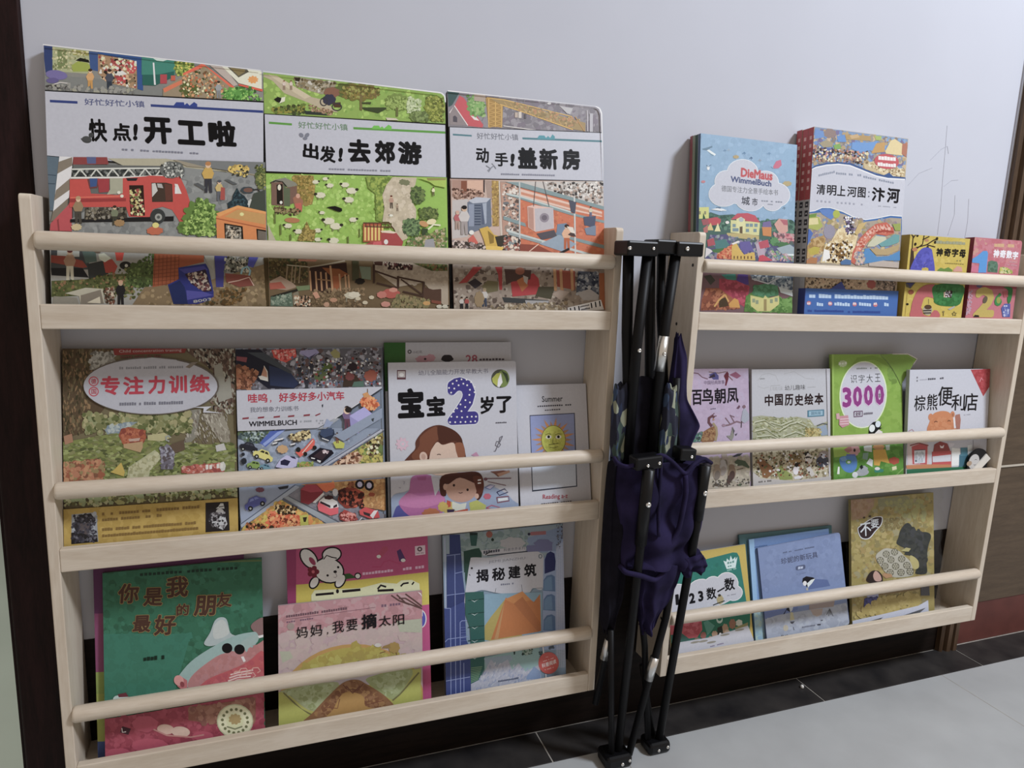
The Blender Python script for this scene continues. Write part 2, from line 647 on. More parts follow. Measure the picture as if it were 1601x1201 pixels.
    def G(s, col, x0, y0, x1, y1, h, n, fill=0.75):
        """a line of print too small to read: n short marks"""
        for i in range(n):
            a, b = i / n, (i + fill) / n
            if s.rnd.random() < 0.12:
                continue
            hh = h * s.rnd.uniform(0.75, 1.0)
            ax, ay, bx_, by_ = x0 + (x1 - x0) * a, y0 + (y1 - y0) * a, x0 + (x1 - x0) * b, y0 + (y1 - y0) * b
            s.P(col, ax, ay, bx_, by_, bx_, by_ - hh, ax, ay - hh, dz=1e-6)

    def man(s, x, y, h, shirt, legs, skin='c8a890', hair='3a2820'):
        """a small standing figure of height h with its feet at (x, y)"""
        s.P(legs, x - .11 * h, y, x - .02 * h, y, x, y - .4 * h, x + .04 * h, y, x + .13 * h, y, x + .11 * h, y - .48 * h, x - .11 * h, y - .48 * h)
        s.P(shirt, x - .13 * h, y - .45 * h, x + .13 * h, y - .45 * h, x + .19 * h, y - .62 * h, x + .1 * h, y - .8 * h, x - .1 * h, y - .8 * h, x - .2 * h, y - .62 * h)
        s.E(skin, x, y - .88 * h, .09 * h, .1 * h, n=10)
        s.E(hair, x, y - .93 * h, .095 * h, .07 * h, n=10)

    def sheep(s, x, y, r, d=1, body='c2c0b0', face='2c2a20'):
        s.L('6f7a4a', .22 * r, x - .5 * r, y + .2 * r, x - .5 * r, y + .85 * r)
        s.L('6f7a4a', .22 * r, x + .5 * r, y + .2 * r, x + .5 * r, y + .85 * r)
        s.B(body, x, y, r, .58 * r, 8, .12)
        s.E(face, x + d * .95 * r, y - .22 * r, .34 * r, .26 * r, n=9)

    def car(s, x, y, l, col, glass='202430', rot=0.0):
        c, si = math.cos(math.radians(rot)), math.sin(math.radians(rot))

        def q(*a):
            o = []
            for i in range(0, len(a), 2):
                o += [x + l * (c * a[i] - si * a[i + 1]), y + l * (si * a[i] + c * a[i + 1])]
            return o
        s.P(col, *q(-.5, .05, -.46, -.08, -.3, -.12, -.18, -.27, .18, -.27, .32, -.11, .48, -.06, .5, .1, .44, .16, -.46, .16))
        s.P(glass, *q(-.22, -.12, -.13, -.22, .0, -.22, .0, -.12))
        s.P(glass, *q(.04, -.12, .04, -.22, .15, -.22, .24, -.12))
        for wx in (-.28, .29):
            e = q(wx, .15)
            s.E('181818', e[0], e[1], .11 * l, n=10)
            s.E('9a9a9a', e[0], e[1], .05 * l, n=8)


def outline_of(w, h, rr=0.0, rl=0.0):
    out = [(0.0, 0.0)]
    n = 5

    def arc(cx, cy, r, a0):
        return [(cx + r * math.cos(math.radians(a0 + 90 * k / n)), cy + r * math.sin(math.radians(a0 + 90 * k / n))) for k in range(n + 1)]
    if rr:
        out += arc(w - rr, rr, rr, -90) + arc(w - rr, h - rr, rr, 0)
    else:
        out += [(w, 0.0), (w, h)]
    if rl:
        out += arc(rl, h - rl, rl, 90)
    else:
        out += [(0.0, h)]
    return out


def make_book(name, label, cat, group, place, quad, white, paint, spine='ffffff', back='c0c0c0', board=0.0012, rr=0.0, inset=0.0015, warp=None, spine_art=None, soft=None):
    """a book leaning back: page block between two covers and a spine at its left; `paint` prints the front"""
    x0, yb, zb, w, h, th, tan, roll = place
    root = empty(name, (x0, yb, zb))
    a = math.atan(tan)
    root.rotation_mode = 'QUATERNION'
    root.rotation_quaternion = (Matrix.Rotation(-a, 3, 'X') @ Matrix.Rotation(-roll, 3, 'Y')).to_quaternion()
    tag(root, label, cat, group)
    out = outline_of(w, h, rr)
    art = Art(quad, w, h, out, white, seed=sum(ord(c) for c in label))
    paint(art)
    V, F, I = [], [], []

    def emit(v, f, ink):
        n = len(V)
        V.extend(v)
        F.extend(tuple(i + n for i in q) for q in f)
        I.extend([ink] * len(f))
    sc, bc = art.c(spine), art.c(back)
    emit(*prism_y(out, 0.0, board), sc)
    emit(*prism_y(out, th - board, th), bc)
    emit(*box(0.0, 0.0012, board, th - board, 0.0, h), sc)
    for poly, z, ink in art.polys:
        n = len(V)
        V.extend((x, -z, y) for x, y in poly)
        F.append(tuple(range(n, n + len(poly))))
        I.append(ink)
    if spine_art:
        for k, (poly, ink) in enumerate(spine_art(art, th, h)):
            n = len(V)
            V.extend((-0.00004 - k * 8e-6, y, z) for y, z in poly)
            F.append(tuple(range(n, n + len(poly))))
            I.append(ink)
    if warp:
        V = [warp(*p) for p in V]
    cover = link_mesh('cover', V, F, M['print'], root, ink=I)
    pin = [(min(max(x, 0.0015), w - inset), min(max(z, inset), h - inset)) for x, z in out]
    pv, pf = prism_y(pin, board, th - board)
    if warp:
        pv = [warp(*p) for p in pv]
    link_mesh('page_block', pv, pf, M['page'], root)
    root['_art_z'] = art.z
    del root['_art_z']
    return root, art




# ------------------------------------------------------------------ top tier, left shelf: three large town picture books
GREENS = ['5d7a2a', '7d9a3c', '4c6628', '8fae4a', '6c8a30']


def paint_town(A):
    A.F('74777c')
    # garage row above the band
    A.v(50, 60, .12492)
    A.P('7d7d80', 110, 440, 1500, 560, 2900, 900, 2900, 560, 110, 60)
    A.P('2c3d74', 110, 70, 235, 85, 245, 420, 150, 420)
    A.P('9aa07c', 235, 90, 710, 150, 710, 440, 240, 400)
    A.P('6c7a4c', 300, 130, 420, 140, 430, 370, 300, 370)
    A.P('8d8a3c', 480, 130, 700, 160, 700, 210, 500, 200)
    A.S(['b0ac84', '8a8c60', '6a7048', 'c0bc98'], 60, 26, 240, 100, 700, 160, 700, 400, 250, 380)
    A.P('8c9a30', 480, 330, 560, 280, 680, 300, 720, 340, 720, 410, 500, 410)
    A.P('181a18', 530, 270, 590, 235, 700, 265, 710, 300)
    A.P('34508c', 700, 155, 815, 170, 825, 410, 720, 390)
    A.P('9c7a5c', 815, 180, 1310, 250, 1310, 640, 960, 560, 820, 440)
    A.P('181614', 990, 250, 1180, 270, 1200, 310, 1010, 290)
    A.B('a8484c', 1100, 340, 120, 75, 8, .12)
    A.B('b8444a', 1240, 360, 70, 90, 7, .12)
    A.P('e4e0c8', 1010, 420, 1130, 405, 1190, 450, 1060, 480)
    A.P('b4393f', 1050, 490, 1150, 455, 1200, 520, 1130, 590, 1070, 560)
    A.S(['e8e4c4', 'c8a080', '2c2420', 'd8d0a8', '94383c', '7a6850'], 90, 30, 830, 200, 1300, 260, 1300, 630, 860, 520)
    A.P('2c5090', 815, 165, 1380, 240, 1380, 300, 815, 190)
    A.P('2c4f93', 1305, 240, 1385, 250, 1390, 660, 1320, 640)
    A.E('6c64a4', 290, 450, 140, 60, 8)
    A.E('5c5490', 240, 520, 80, 35)
    A.L('b8b4bc', 14, 240, 575, 340, 545, 450, 560)
    A.E('3c3a3c', 300, 600, 150, 26, 4)
    A.man(720, 645, 270, 'c4935c', 'b8863c')
    A.man(965, 670, 290, '44485c', '2c3648')
    A.S(['6a6a6e', '8a8a8c', '909088'], 50, 40, 150, 560, 1300, 640, 1300, 700, 150, 640)
    A.v(230, 80, .12492)
    A.P('2f7c74', -70, 60, 350, 110, 350, 310, -70, 300)
    A.P('1c5c58', -60, 300, 140, 300, 340, 260, 340, 330, 100, 440, -60, 430)
    A.P('b8d0cc', 70, 92, 270, 112, 200, 135, 120, 125)
    A.P('f0f0e8', 70, 150, 90, 150, 110, 430, 88, 430)
    A.R('a83a48', 165, 300, 250, 415, .0)
    A.R('b8503c', 300, 315, 355, 380, .0)
    A.B('7c9430', 450, 210, 120, 110, 9, .2)
    A.S(['a0ae3c', '5c7424', 'c8b83c', '48601c'], 60, 26, 350, 120, 600, 150, 540, 330, 360, 330)
    A.P('8c7c68', 440, 330, 720, 200, 1100, 480, 1100, 640, 200, 590, 200, 480)
    A.P('d4583c', 450, 290, 700, 165, 1100, 470, 1060, 480, 735, 205, 460, 315)
    A.P('a89c9c', 760, 165, 960, 200, 1140, 440, 1090, 460)
    A.P('e8dcb8', 930, 195, 1440, 250, 1440, 500, 1150, 420)
    A.P('585448', 1000, 205, 1250, 240, 1280, 280, 1150, 350)
    A.P('7a6c44', 1040, 225, 1230, 250, 1230, 280, 1150, 330)
    A.B('e08a3c', 1330, 380, 70, 50, 9, .3)
    A.P('cc4c34', 1150, 430, 1450, 500, 1450, 530, 1150, 450)
    A.P('c86844', 200, 480, 440, 370, 440, 420, 220, 530)
    A.B('4f5a26', 530, 490, 130, 110, 11, .2)
    A.S(['6c4c30', '3c4420', 'b45c34', '8a7850', 'c89060', 'e4c8a0'], 120, 26, 420, 340, 700, 220, 1000, 440, 900, 610, 420, 580)
    A.B('4f8c34', 1120, 560, 190, 100, 12, .25)
    A.S(['5ca03c', '38701f', '88b850', '2c5c20'], 70, 26, 960, 490, 1300, 470, 1440, 600, 1440, 660, 960, 620)
    A.man(900, 610, 220, '8c909c', '787c88')
    # white band
    A.v(0, 0, 1)
    A.P('0c0c10', 60, 139.5, 420, 161.8, 420, 277.5, 60, 244.5)
    A.P('a9acc4', 60, 141.3, 412.2, 163.6, 412.2, 275, 60, 242.2)
    A.P('a9acc4', 412.5, 163.6, 414.2, 163.6, 418, 275, 416, 275)
    A.P('2c3c80', 76, 155.6, 120, 158.3, 120.3, 162.4, 76.3, 159.7)
    A.P('2c3c80', 235.6, 164.2, 411.8, 175.8, 412, 179.8, 236, 168.2)
    A.P('2c4090', 272, 166.5, 276, 161.5, 288, 161.8, 289, 166, 293, 163, 297, 167, 304, 161.5, 309, 165, 309, 169, 272, 167.5)
    A.T('好忙好忙小镇', '4a5284', 131.5, 164.5, 226.5, 169.5, 10.5, .012)
    A.v(50, 60, .12492)
    A.T('快', '0b0b10', 715, 1295, 945, 1310, 290, .035)
    A.v(0, 0, 1)
    A.E('44464c', 135, 219, 8, 5.5, 10)
    A.L('3c3e44', 1.6, 126, 217, 129, 221, 140, 222.5)
    A.E('3c3e44', 142, 212, 4, 4)
    A.T('点', '0b0b10', 176, 221, 206, 222.5, 28, .035)
    A.T('!', '0b0b10', 208, 220.5, 215, 221, 26, .05, slant=.35)
    A.T('开', '0b0b10', 227, 226, 271, 228, 42, .05)
    A.T('工', '0b0b10', 279, 227.5, 322, 230, 38, .05)
    A.T('啦', '0b0b10', 328, 231, 371, 233.5, 41, .05)
    A.G('70738c', 186, 236, 312, 243.5, 3, 26)
    # fire engine street below
    A.v(60, 230, .12492)
    A.P('53667c', 95, 115, 250, 130, 180, 800, 140, 800)
    A.L('2c3a50', 8, 110, 350, 215, 360)
    A.L('2c3a50', 8, 115, 460, 205, 465)
    A.P('c8ccdc', 255, 120, 430, 130, 380, 640, 180, 820)
    A.P('7a7068', 245, 190, 420, 130, 420, 235, 230, 340)
    A.P('7a7068', 215, 545, 395, 395, 390, 540, 190, 680)
    A.P('746a62', 150, 940, 185, 805, 365, 650, 365, 750, 240, 900)
    A.P('b04450', 140, 1050, 150, 960, 365, 740, 420, 640, 420, 1060)
    A.P('84343c', 230, 920, 245, 1060, 265, 1060, 250, 900)
    A.P('84383c', 430, 130, 860, 135, 880, 225, 430, 225)
    A.P('505a8c', 600, 130, 720, 132, 720, 215, 610, 215)
    A.P('5c5f64', 430, 225, 1100, 235, 1500, 215, 2300, 330, 2300, 1000, 430, 1000)
    A.P('a09c8c', 870, 150, 1601, 160, 3000, 480, 3000, 400, 1601, 250, 1060, 240)
    A.P('7c8088', 1601, 240, 3000, 420, 3000, 1200, 420, 1200, 420, 900)
    A.S(['82868e', '747880', '888c94', '6e727a'], 160, 60, 1600, 300, 2900, 480, 2900, 1150, 430, 1080, 430, 950, 1700, 940)
    A.P('34383c', 420, 275, 1601, 270, 1560, 380, 420, 380)
    A.S(['5c6064', '24282c', '787c80'], 60, 30, 430, 285, 1560, 280, 1500, 375, 430, 375)
    for i in range(6):
        x = 450 + i * 205
        A.L('b8bcc0', 18, x, 375, x + 70, 285)
        A.L('b8bcc0', 18, x + 70, 285, x + 150, 375)
    A.L('c0c4c8', 18, 415, 285, 1090, 278, 1601, 280)
    A.L('c8ccd0', 22, 400, 392, 1060, 392, 1601, 375)
    A.P('b8403c', 390, 410, 620, 405, 660, 590, 1000, 610, 1060, 590, 1060, 400, 1340, 380, 1400, 370, 1780, 385, 1860, 560, 1910, 720, 1895, 950, 1780, 960, 1740, 890, 1680, 800, 1560, 760, 1440, 790, 1400, 890, 1140, 880, 1100, 760, 390, 760)
    A.P('68383c', 610, 410, 760, 400, 740, 520, 640, 530)
    A.P('34508c', 640, 400, 740, 400, 730, 500, 650, 510)
    A.P('98303c', 740, 405, 890, 405, 890, 570, 760, 580)
    A.P('98998c', 895, 400, 1060, 400, 1060, 590, 860, 605, 900, 540)
    A.P('902c30', 390, 655, 1100, 650, 1100, 690, 390, 700)
    A.L('d8604c', 12, 400, 640, 1050, 625)
    A.P('2c1c18', 1140, 490, 1320, 490, 1340, 870, 1160, 870)
    A.S(['b8b070', '6c7440', '94383c', 'd8d498', '3c2c20'], 50, 30, 1150, 540, 1280, 540, 1330, 860, 1170, 860)
    A.P('24242c', 1100, 400, 1250, 400, 1230, 435, 1120, 435)
    A.P('40322c', 1420, 460, 1600, 460, 1680, 480, 1690, 700, 1430, 700)
    A.P('b4b4bc', 1425, 470, 1470, 465, 1500, 560, 1430, 640)
    A.P('9c9ca4', 1490, 470, 1550, 475, 1570, 530, 1500, 520)
    A.P('5c342c', 1585, 470, 1670, 490, 1680, 680, 1600, 690)
    A.P('c4c4cc', 1710, 475, 1750, 480, 1800, 600, 1740, 600)
    A.R('d8d8e0', 1715, 515, 1740, 600)
    A.P('1c1c20', 400, 910, 1700, 880, 1700, 940, 400, 950)
    A.E('34383c', 1500, 880, 95, 95)
    A.E('8c9094', 1510, 890, 45, 45)
    A.E('4c5054', 1510, 890, 20, 20)
    A.P('3c3834', 590, 770, 1100, 760, 1120, 900, 580, 920)
    A.S(['5c5850', '2c2824', '746c60', '84807c'], 70, 30, 590, 775, 1100, 765, 1110, 900, 590, 910)
    A.man(500, 970, 350, '8c7458', '44403c', hair='a88868')
    A.man(960, 990, 250, '6c7460', '3c3c34')
    A.B('94744c', 1020, 960, 70, 45)
    A.B('b45c3c', 1465, 1060, 110, 55, 8)
    A.E('dcc068', 1475, 990, 42, 34)
    A.B('b8a884', 480, 1010, 70, 45)
    A.E('f0c8c0', 1012, 580, 22, 20)
    A.E('f0c8c0', 1050, 625, 22, 20)
    A.v(240, 230, .12492)
    A.P('8c8478', 250, 175, 1400, 215, 1400, 400, 800, 290, 430, 260)
    A.P('6c7078', 290, 175, 1400, 215, 1400, 380, 700, 280)
    A.B('5c6064', 240, 300, 160, 110, 5, .08)
    A.S(['b8bcc0', '2c3034', '8c9094'], 40, 24, 100, 220, 330, 210, 390, 400, 160, 410)
    A.man(690, 590, 390, 'b89438', '343440', hair='a8703c')
    A.man(830, 690, 260, 'b8a060', '585c6c', hair='484c5c')
    A.P('9c4440', 850, 520, 900, 530, 900, 680, 840, 680)
    for (px, py) in ((990, 300), (1080, 280), (1150, 300)):
        A.E('c4a444', px, py, 55, 40)
    A.S(['c8b04c', '9c8438', '34342c'], 30, 26, 940, 250, 1190, 260, 1170, 420, 1000, 380)
    A.P('50545c', 890, 430, 940, 425, 1060, 485, 1000, 490)
    A.P('50545c', 510, 480, 560, 465, 660, 520, 640, 560)
    A.B('34404c', 1180, 560, 90, 45, 6)
    A.E('6c4c44', 1190, 560, 60, 28)
    A.L('2c2c30', 14, 1240, 560, 1300, 550, 1345, 590)
    A.P('22333e', 1050, 530, 1090, 600, 1140, 630, 1190, 700, 1180, 790, 940, 790, 930, 720, 990, 680, 1000, 620)
    A.S(['2c4450', '1c2a34', '345060'], 40, 26, 1050, 560, 1170, 700, 1170, 780, 950, 780, 1000, 650)
    A.B('b0b4bc', 1230, 730, 50, 60)
    A.B('4c5a30', 1350, 400, 80, 150, 9, .25)
    A.S(['6c7438', '3c4424', '8c8c44'], 40, 24, 1280, 260, 1400, 240, 1400, 560, 1300, 540)
    A.P('3c4440', 1260, 600, 1400, 560, 1410, 830, 1200, 780)
    A.B('55762c', 600, 900, 240, 250, 13, .22)
    A.B('55762c', 400, 1020, 100, 90, 8, .2)
    A.S(['6c9038', '84a848', '456420', '98b858', '3c5a1c'], 190, 30, 560, 650, 760, 750, 800, 1130, 420, 1110, 350, 1010, 500, 850)
    A.P('c87838', 790, 880, 1060, 750, 1410, 830, 1410, 1180, 800, 1160)
    A.P('d88c40', 790, 850, 1060, 750, 1410, 830, 1410, 860, 1060, 785, 830, 890)
    A.P('b48848', 890, 890, 1060, 800, 1400, 860, 1400, 990)
    A.L('9c5024', 14, 790, 910, 1410, 1040)
    A.E('e0c480', 1110, 860, 26, 22)
    A.P('1c1814', 890, 970, 1120, 1010, 1130, 1170, 900, 1160)
    A.P('74706c', 910, 990, 1100, 1025, 1105, 1170, 910, 1160)
    A.S(['9c9894', '4c4440', 'b8aca0', '2c2824'], 40, 26, 915, 1000, 1095, 1030, 1100, 1160, 915, 1155)
    A.P('1c1814', 1290, 1040, 1410, 1060, 1410, 1180, 1300, 1180)
    A.P('68605c', 1310, 1060, 1410, 1080, 1410, 1180, 1310, 1170)
    # foot of the picture
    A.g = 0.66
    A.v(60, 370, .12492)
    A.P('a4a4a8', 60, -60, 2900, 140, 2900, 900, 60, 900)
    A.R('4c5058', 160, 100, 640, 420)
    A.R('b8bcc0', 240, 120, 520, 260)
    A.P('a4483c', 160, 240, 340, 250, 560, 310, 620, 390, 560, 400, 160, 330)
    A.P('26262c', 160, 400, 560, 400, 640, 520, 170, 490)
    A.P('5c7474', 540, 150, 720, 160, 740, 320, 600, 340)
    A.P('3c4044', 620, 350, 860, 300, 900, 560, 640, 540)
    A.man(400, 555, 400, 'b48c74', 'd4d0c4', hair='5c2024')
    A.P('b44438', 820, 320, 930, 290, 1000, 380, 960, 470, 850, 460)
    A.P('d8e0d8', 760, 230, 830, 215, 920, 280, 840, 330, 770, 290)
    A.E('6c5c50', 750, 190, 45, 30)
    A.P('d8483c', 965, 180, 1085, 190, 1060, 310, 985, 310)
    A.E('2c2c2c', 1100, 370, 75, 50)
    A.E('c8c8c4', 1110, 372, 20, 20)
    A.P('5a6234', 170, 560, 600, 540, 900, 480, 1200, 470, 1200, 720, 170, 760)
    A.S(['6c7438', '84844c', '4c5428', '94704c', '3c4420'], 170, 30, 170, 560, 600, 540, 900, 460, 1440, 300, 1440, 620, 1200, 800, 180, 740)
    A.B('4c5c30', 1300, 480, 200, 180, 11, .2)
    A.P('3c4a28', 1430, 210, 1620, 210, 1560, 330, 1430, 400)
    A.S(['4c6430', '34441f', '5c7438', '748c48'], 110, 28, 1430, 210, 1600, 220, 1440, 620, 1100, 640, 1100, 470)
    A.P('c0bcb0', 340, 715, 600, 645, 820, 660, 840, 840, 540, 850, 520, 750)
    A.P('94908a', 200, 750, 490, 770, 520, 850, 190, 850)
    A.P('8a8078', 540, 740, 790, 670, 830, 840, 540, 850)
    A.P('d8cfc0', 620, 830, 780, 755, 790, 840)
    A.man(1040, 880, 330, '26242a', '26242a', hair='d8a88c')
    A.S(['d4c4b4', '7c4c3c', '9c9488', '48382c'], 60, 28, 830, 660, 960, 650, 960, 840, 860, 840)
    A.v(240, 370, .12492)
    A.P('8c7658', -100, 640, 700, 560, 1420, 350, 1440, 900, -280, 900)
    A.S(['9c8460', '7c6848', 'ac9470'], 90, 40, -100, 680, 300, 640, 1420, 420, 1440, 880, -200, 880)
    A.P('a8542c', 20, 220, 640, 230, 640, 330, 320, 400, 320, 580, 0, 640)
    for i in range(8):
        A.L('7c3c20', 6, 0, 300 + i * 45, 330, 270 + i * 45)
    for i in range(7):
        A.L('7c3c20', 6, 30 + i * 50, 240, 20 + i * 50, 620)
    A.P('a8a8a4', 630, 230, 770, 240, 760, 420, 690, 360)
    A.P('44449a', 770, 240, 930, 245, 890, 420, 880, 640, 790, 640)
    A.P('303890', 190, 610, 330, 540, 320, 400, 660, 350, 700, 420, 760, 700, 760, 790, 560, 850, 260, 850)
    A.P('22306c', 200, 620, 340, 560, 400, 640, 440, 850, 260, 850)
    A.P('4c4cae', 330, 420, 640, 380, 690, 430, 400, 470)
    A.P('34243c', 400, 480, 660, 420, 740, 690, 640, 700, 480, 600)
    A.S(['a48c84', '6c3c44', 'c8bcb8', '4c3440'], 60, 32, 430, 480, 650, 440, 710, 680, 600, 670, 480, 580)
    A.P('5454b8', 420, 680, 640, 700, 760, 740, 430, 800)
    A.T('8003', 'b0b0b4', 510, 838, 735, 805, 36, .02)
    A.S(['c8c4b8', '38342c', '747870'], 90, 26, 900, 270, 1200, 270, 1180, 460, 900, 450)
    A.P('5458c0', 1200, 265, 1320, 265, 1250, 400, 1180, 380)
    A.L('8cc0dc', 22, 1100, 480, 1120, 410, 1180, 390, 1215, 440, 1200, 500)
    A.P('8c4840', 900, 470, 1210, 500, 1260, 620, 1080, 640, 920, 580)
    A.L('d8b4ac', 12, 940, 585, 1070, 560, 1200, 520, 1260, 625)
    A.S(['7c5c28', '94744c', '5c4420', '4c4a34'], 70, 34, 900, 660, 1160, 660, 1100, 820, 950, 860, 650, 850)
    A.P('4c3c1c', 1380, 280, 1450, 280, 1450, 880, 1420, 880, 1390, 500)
    # pale rim of the board
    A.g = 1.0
    A.v(0, 0, 1)
    A.L('d0d4e0', 2.2, 64, 69.5, 412, 114.6)


def paint_meadow(A):
    A.F('7fa83a')
    A.v(400, 110, .09994)
    A.P('7c9c3c', 100, 60, 3200, 400, 3200, 900, 100, 700)
    A.S(['8cb044', '6f9434', '98b850', '7ca03c'], 120, 60, 110, 120, 3100, 420, 3100, 820, 110, 680)
    A.P('a89c88', 130, 90, 330, 110, 870, 440, 1050, 480, 1290, 680, 1050, 640, 800, 520, 440, 380, 260, 190, 110, 120)
    A.P('b8ac98', 190, 90, 340, 120, 860, 430, 760, 470, 480, 290)
    A.P('8c8474', 600, 120, 1250, 210, 1250, 300, 1040, 400, 800, 330, 620, 270)
    A.S(['9a9080', '6c6858', 'b4b0b0', '7c6c50', '54482c'], 60, 40, 600, 140, 1250, 210, 1040, 390, 640, 270)
    A.P('342c20', 600, 130, 700, 140, 680, 200, 620, 190)
    A.B('54602c', 1450, 330, 260, 120, 9, .2)
    A.B('3c4c2c', 620, 650, 150, 80, 9, .25)
    A.S(['848020', '5c7024', '3c4420'], 60, 40, 250, 600, 760, 560, 760, 690, 250, 690)
    A.P('2c3434', 760, 660, 1000, 660, 1150, 730, 780, 710)
    A.S(['8a6c54', '6c5040', 'a88c74'], 40, 30, 820, 560, 1200, 660, 1200, 720, 850, 660)
    A.P('1c1c18', 280, 480, 340, 440, 430, 470, 400, 540, 330, 520)
    A.P('e0dcb8', 400, 450, 460, 440, 450, 510, 360, 545, 390, 500)
    A.B('7c5444', 1190, 370, 130, 90, 7)
    A.B('34344c', 1150, 480, 110, 90, 7)
    A.P('4c3424', 1200, 530, 1330, 520, 1330, 600, 1230, 600)
    A.L('34343c', 16, *[k for i in range(15) for k in (1065 + 55 * math.cos(i * .449), 515 + 60 * math.sin(i * .449))])
    A.L('34343c', 16, *[k for i in range(15) for k in (1270 + 75 * math.cos(i * .449), 595 + 55 * math.sin(i * .449))])
    for px in (440, 550):
        A.man(px, 330, 150, 'c0b0b0', '8c7468', hair='6c4434')
    A.v(550, 110, .09994)
    A.B('6c6424', 130, 360, 330, 150, 11, .25)
    A.S(['7c6c28', '54541c', '8c8c3c', '6c5c30'], 90, 40, -150, 260, 450, 300, 400, 430, -100, 460)
    A.P('6c6038', 130, 420, 170, 420, 170, 650, 130, 640)
    A.P('3c4424', 160, 520, 310, 515, 300, 550, 160, 545)
    A.P('344024', 160, 600, 600, 600, 420, 690, 200, 640)
    A.B('6a8034', 710, 500, 190, 130, 11, .22)
    A.S(['7c9440', '5c702c', '8ca450'], 80, 34, 540, 440, 880, 430, 860, 640, 560, 640)
    A.P('5c6030', 700, 600, 735, 600, 735, 740, 700, 740)
    A.S(['a0b088', '8c9c78', 'b0bc9c'], 60, 34, 880, 430, 1100, 480, 1060, 700, 880, 680)
    A.B('76801e', 1310, 600, 170, 200, 11, .2)
    A.S(['848c24', '64701c', '949c3c', '545c1c'], 120, 34, 1190, 420, 1450, 440, 1460, 820, 1200, 800)
    A.B('64783c', 1050, 740, 150, 90, 9, .2)
    A.S(['74884c', '546434'], 40, 34, 930, 680, 1200, 660, 1200, 820, 960, 800)
    A.P('b8b0a4', 540, 760, 700, 770, 740, 800, 560, 800)
    # band
    A.v(0, 0, 1)
    A.P('0c0c10', 408, 180, 704, 195.5, 704, 281.5, 410, 272.5)
    A.P('aaadc6', 413.5, 181.6, 697.5, 197.3, 698.5, 278.8, 416, 270.2)
    A.P('4c8c2c', 420, 193, 456.3, 195.6, 456.3, 199, 420, 196.5)
    A.P('4c8c2c', 552.5, 201, 697.5, 207.3, 697.6, 210.8, 552.8, 204.6)
    A.P('5cae34', 582, 202, 585, 198.5, 593, 198.6, 595, 202, 598, 199.5, 601, 203, 608, 197, 613, 200, 613, 205, 582, 203.5)
    A.T('好忙好忙小镇', '5c7c64', 466.5, 203, 544, 206.8, 10.5, .012)
    A.T('出', '0b0b10', 473, 249, 498, 252, 24, .04)
    A.T('发', '0b0b10', 500, 255.5, 525, 257.5, 26, .04)
    A.T('!', '0b0b10', 528.5, 255, 535, 255.5, 22, .05, slant=.35)
    A.T('去', '0b0b10', 545, 256, 580.5, 258, 37, .05)
    A.T('郊', '0b0b10', 587, 257, 619, 259, 36, .05)
    A.T('游', '0b0b10', 624, 258.5, 661, 260, 36, .05)
    A.E('70748c', 471, 214, 4, 3, 40)
    A.E('70748c', 480, 214, 4, 3, -40)
    A.E('70748c', 477, 219, 3.5, 2.5)
    A.G('7a7d96', 510, 267.6, 612, 270.6, 2.6, 24)
    # meadow
    A.v(410, 260, .10825)
    A.P('82ac3a', 50, 130, 2760, 180, 2760, 1300, 50, 1300)
    A.S(['8cb444', '78a030', '94bc50', '84ac38', '9cc058'], 330, 50, 60, 150, 1900, 180, 1900, 1120, 60, 1090)
    A.P('8c7434', 450, 150, 740, 160, 760, 390, 720, 570, 620, 600, 480, 500, 420, 300)
    A.S(['94782c', '6c6020', 'a48c3c', '786c24'], 140, 34, 430, 160, 740, 170, 750, 380, 700, 560, 500, 500)
    A.P('7a7a74', 110, 260, 180, 220, 330, 190, 480, 260, 510, 300, 370, 330, 280, 260)
    A.L('262420', 18, 115, 268, 190, 236, 290, 250, 350, 320)
    A.P('70544c', 130, 260, 280, 250, 340, 330, 500, 310, 500, 540, 320, 600, 130, 580)
    A.P('54604c', 300, 270, 345, 340, 400, 340, 400, 600, 310, 590)
    A.P('201a16', 205, 290, 290, 280, 300, 580, 210, 570)
    A.B('c8c4bc', 245, 330, 26, 44)
    A.E('d8d4cc', 270, 545, 20, 24)
    A.P('94604c', 440, 480, 510, 430, 590, 520, 570, 680, 480, 660)
    A.P('b4544c', 470, 560, 560, 550, 570, 670, 500, 680)
    A.E('c09080', 515, 450, 30, 34)
    A.L('5c4c34', 22, 170, 610, 470, 700)
    A.L('5c4c34', 22, 300, 720, 480, 620)
    A.S(['5c4c30', '3c3420', '8c7c54'], 50, 30, 160, 600, 560, 650, 500, 730, 180, 700)
    A.E('a46c44', 430, 800, 110, 38, 3)
    for (x, y, r, d) in ((770, 250, 50, 1), (910, 205, 42, 1), (975, 300, 55, -1), (1195, 290, 62, -1), (1290, 375, 80, 1), (840, 440, 75, -1), (1250, 505, 75, -1),
                         (860, 690, 42, -1), (960, 810, 85, -1), (1060, 885, 85, 1), (1310, 790, 60, 1), (370, 880, 60, -1), (520, 960, 62, -1), (800, 945, 55, 1), (800, 1075, 50, 1), (1030, 1090, 75, -1), (1695, 600, 55, 1)):
        A.sheep(x, y, r, d)
    A.P('14120e', 920, 615, 1000, 600, 1050, 595, 1150, 630, 1150, 670, 1110, 680, 1060, 665, 1000, 640)
    A.P('84722c', 640, 810, 690, 930, 770, 940, 750, 1100, 500, 1090, 600, 960)
    A.S(['94803c', '6c6024', 'a4903c'], 60, 30, 640, 840, 690, 940, 750, 960, 740, 1090, 520, 1080)
    for (x, y, h) in ((180, 700, 150), (262, 860, 150), (405, 1000, 90), (1400, 920, 120), (1235, 1030, 100)):
        A.L('5c6a2c', 20, x, y, x + 5, y + h)
    A.P('a8a494', 80, 850, 130, 960, 200, 1100, 90, 1090)
    A.v(550, 260, .10825)
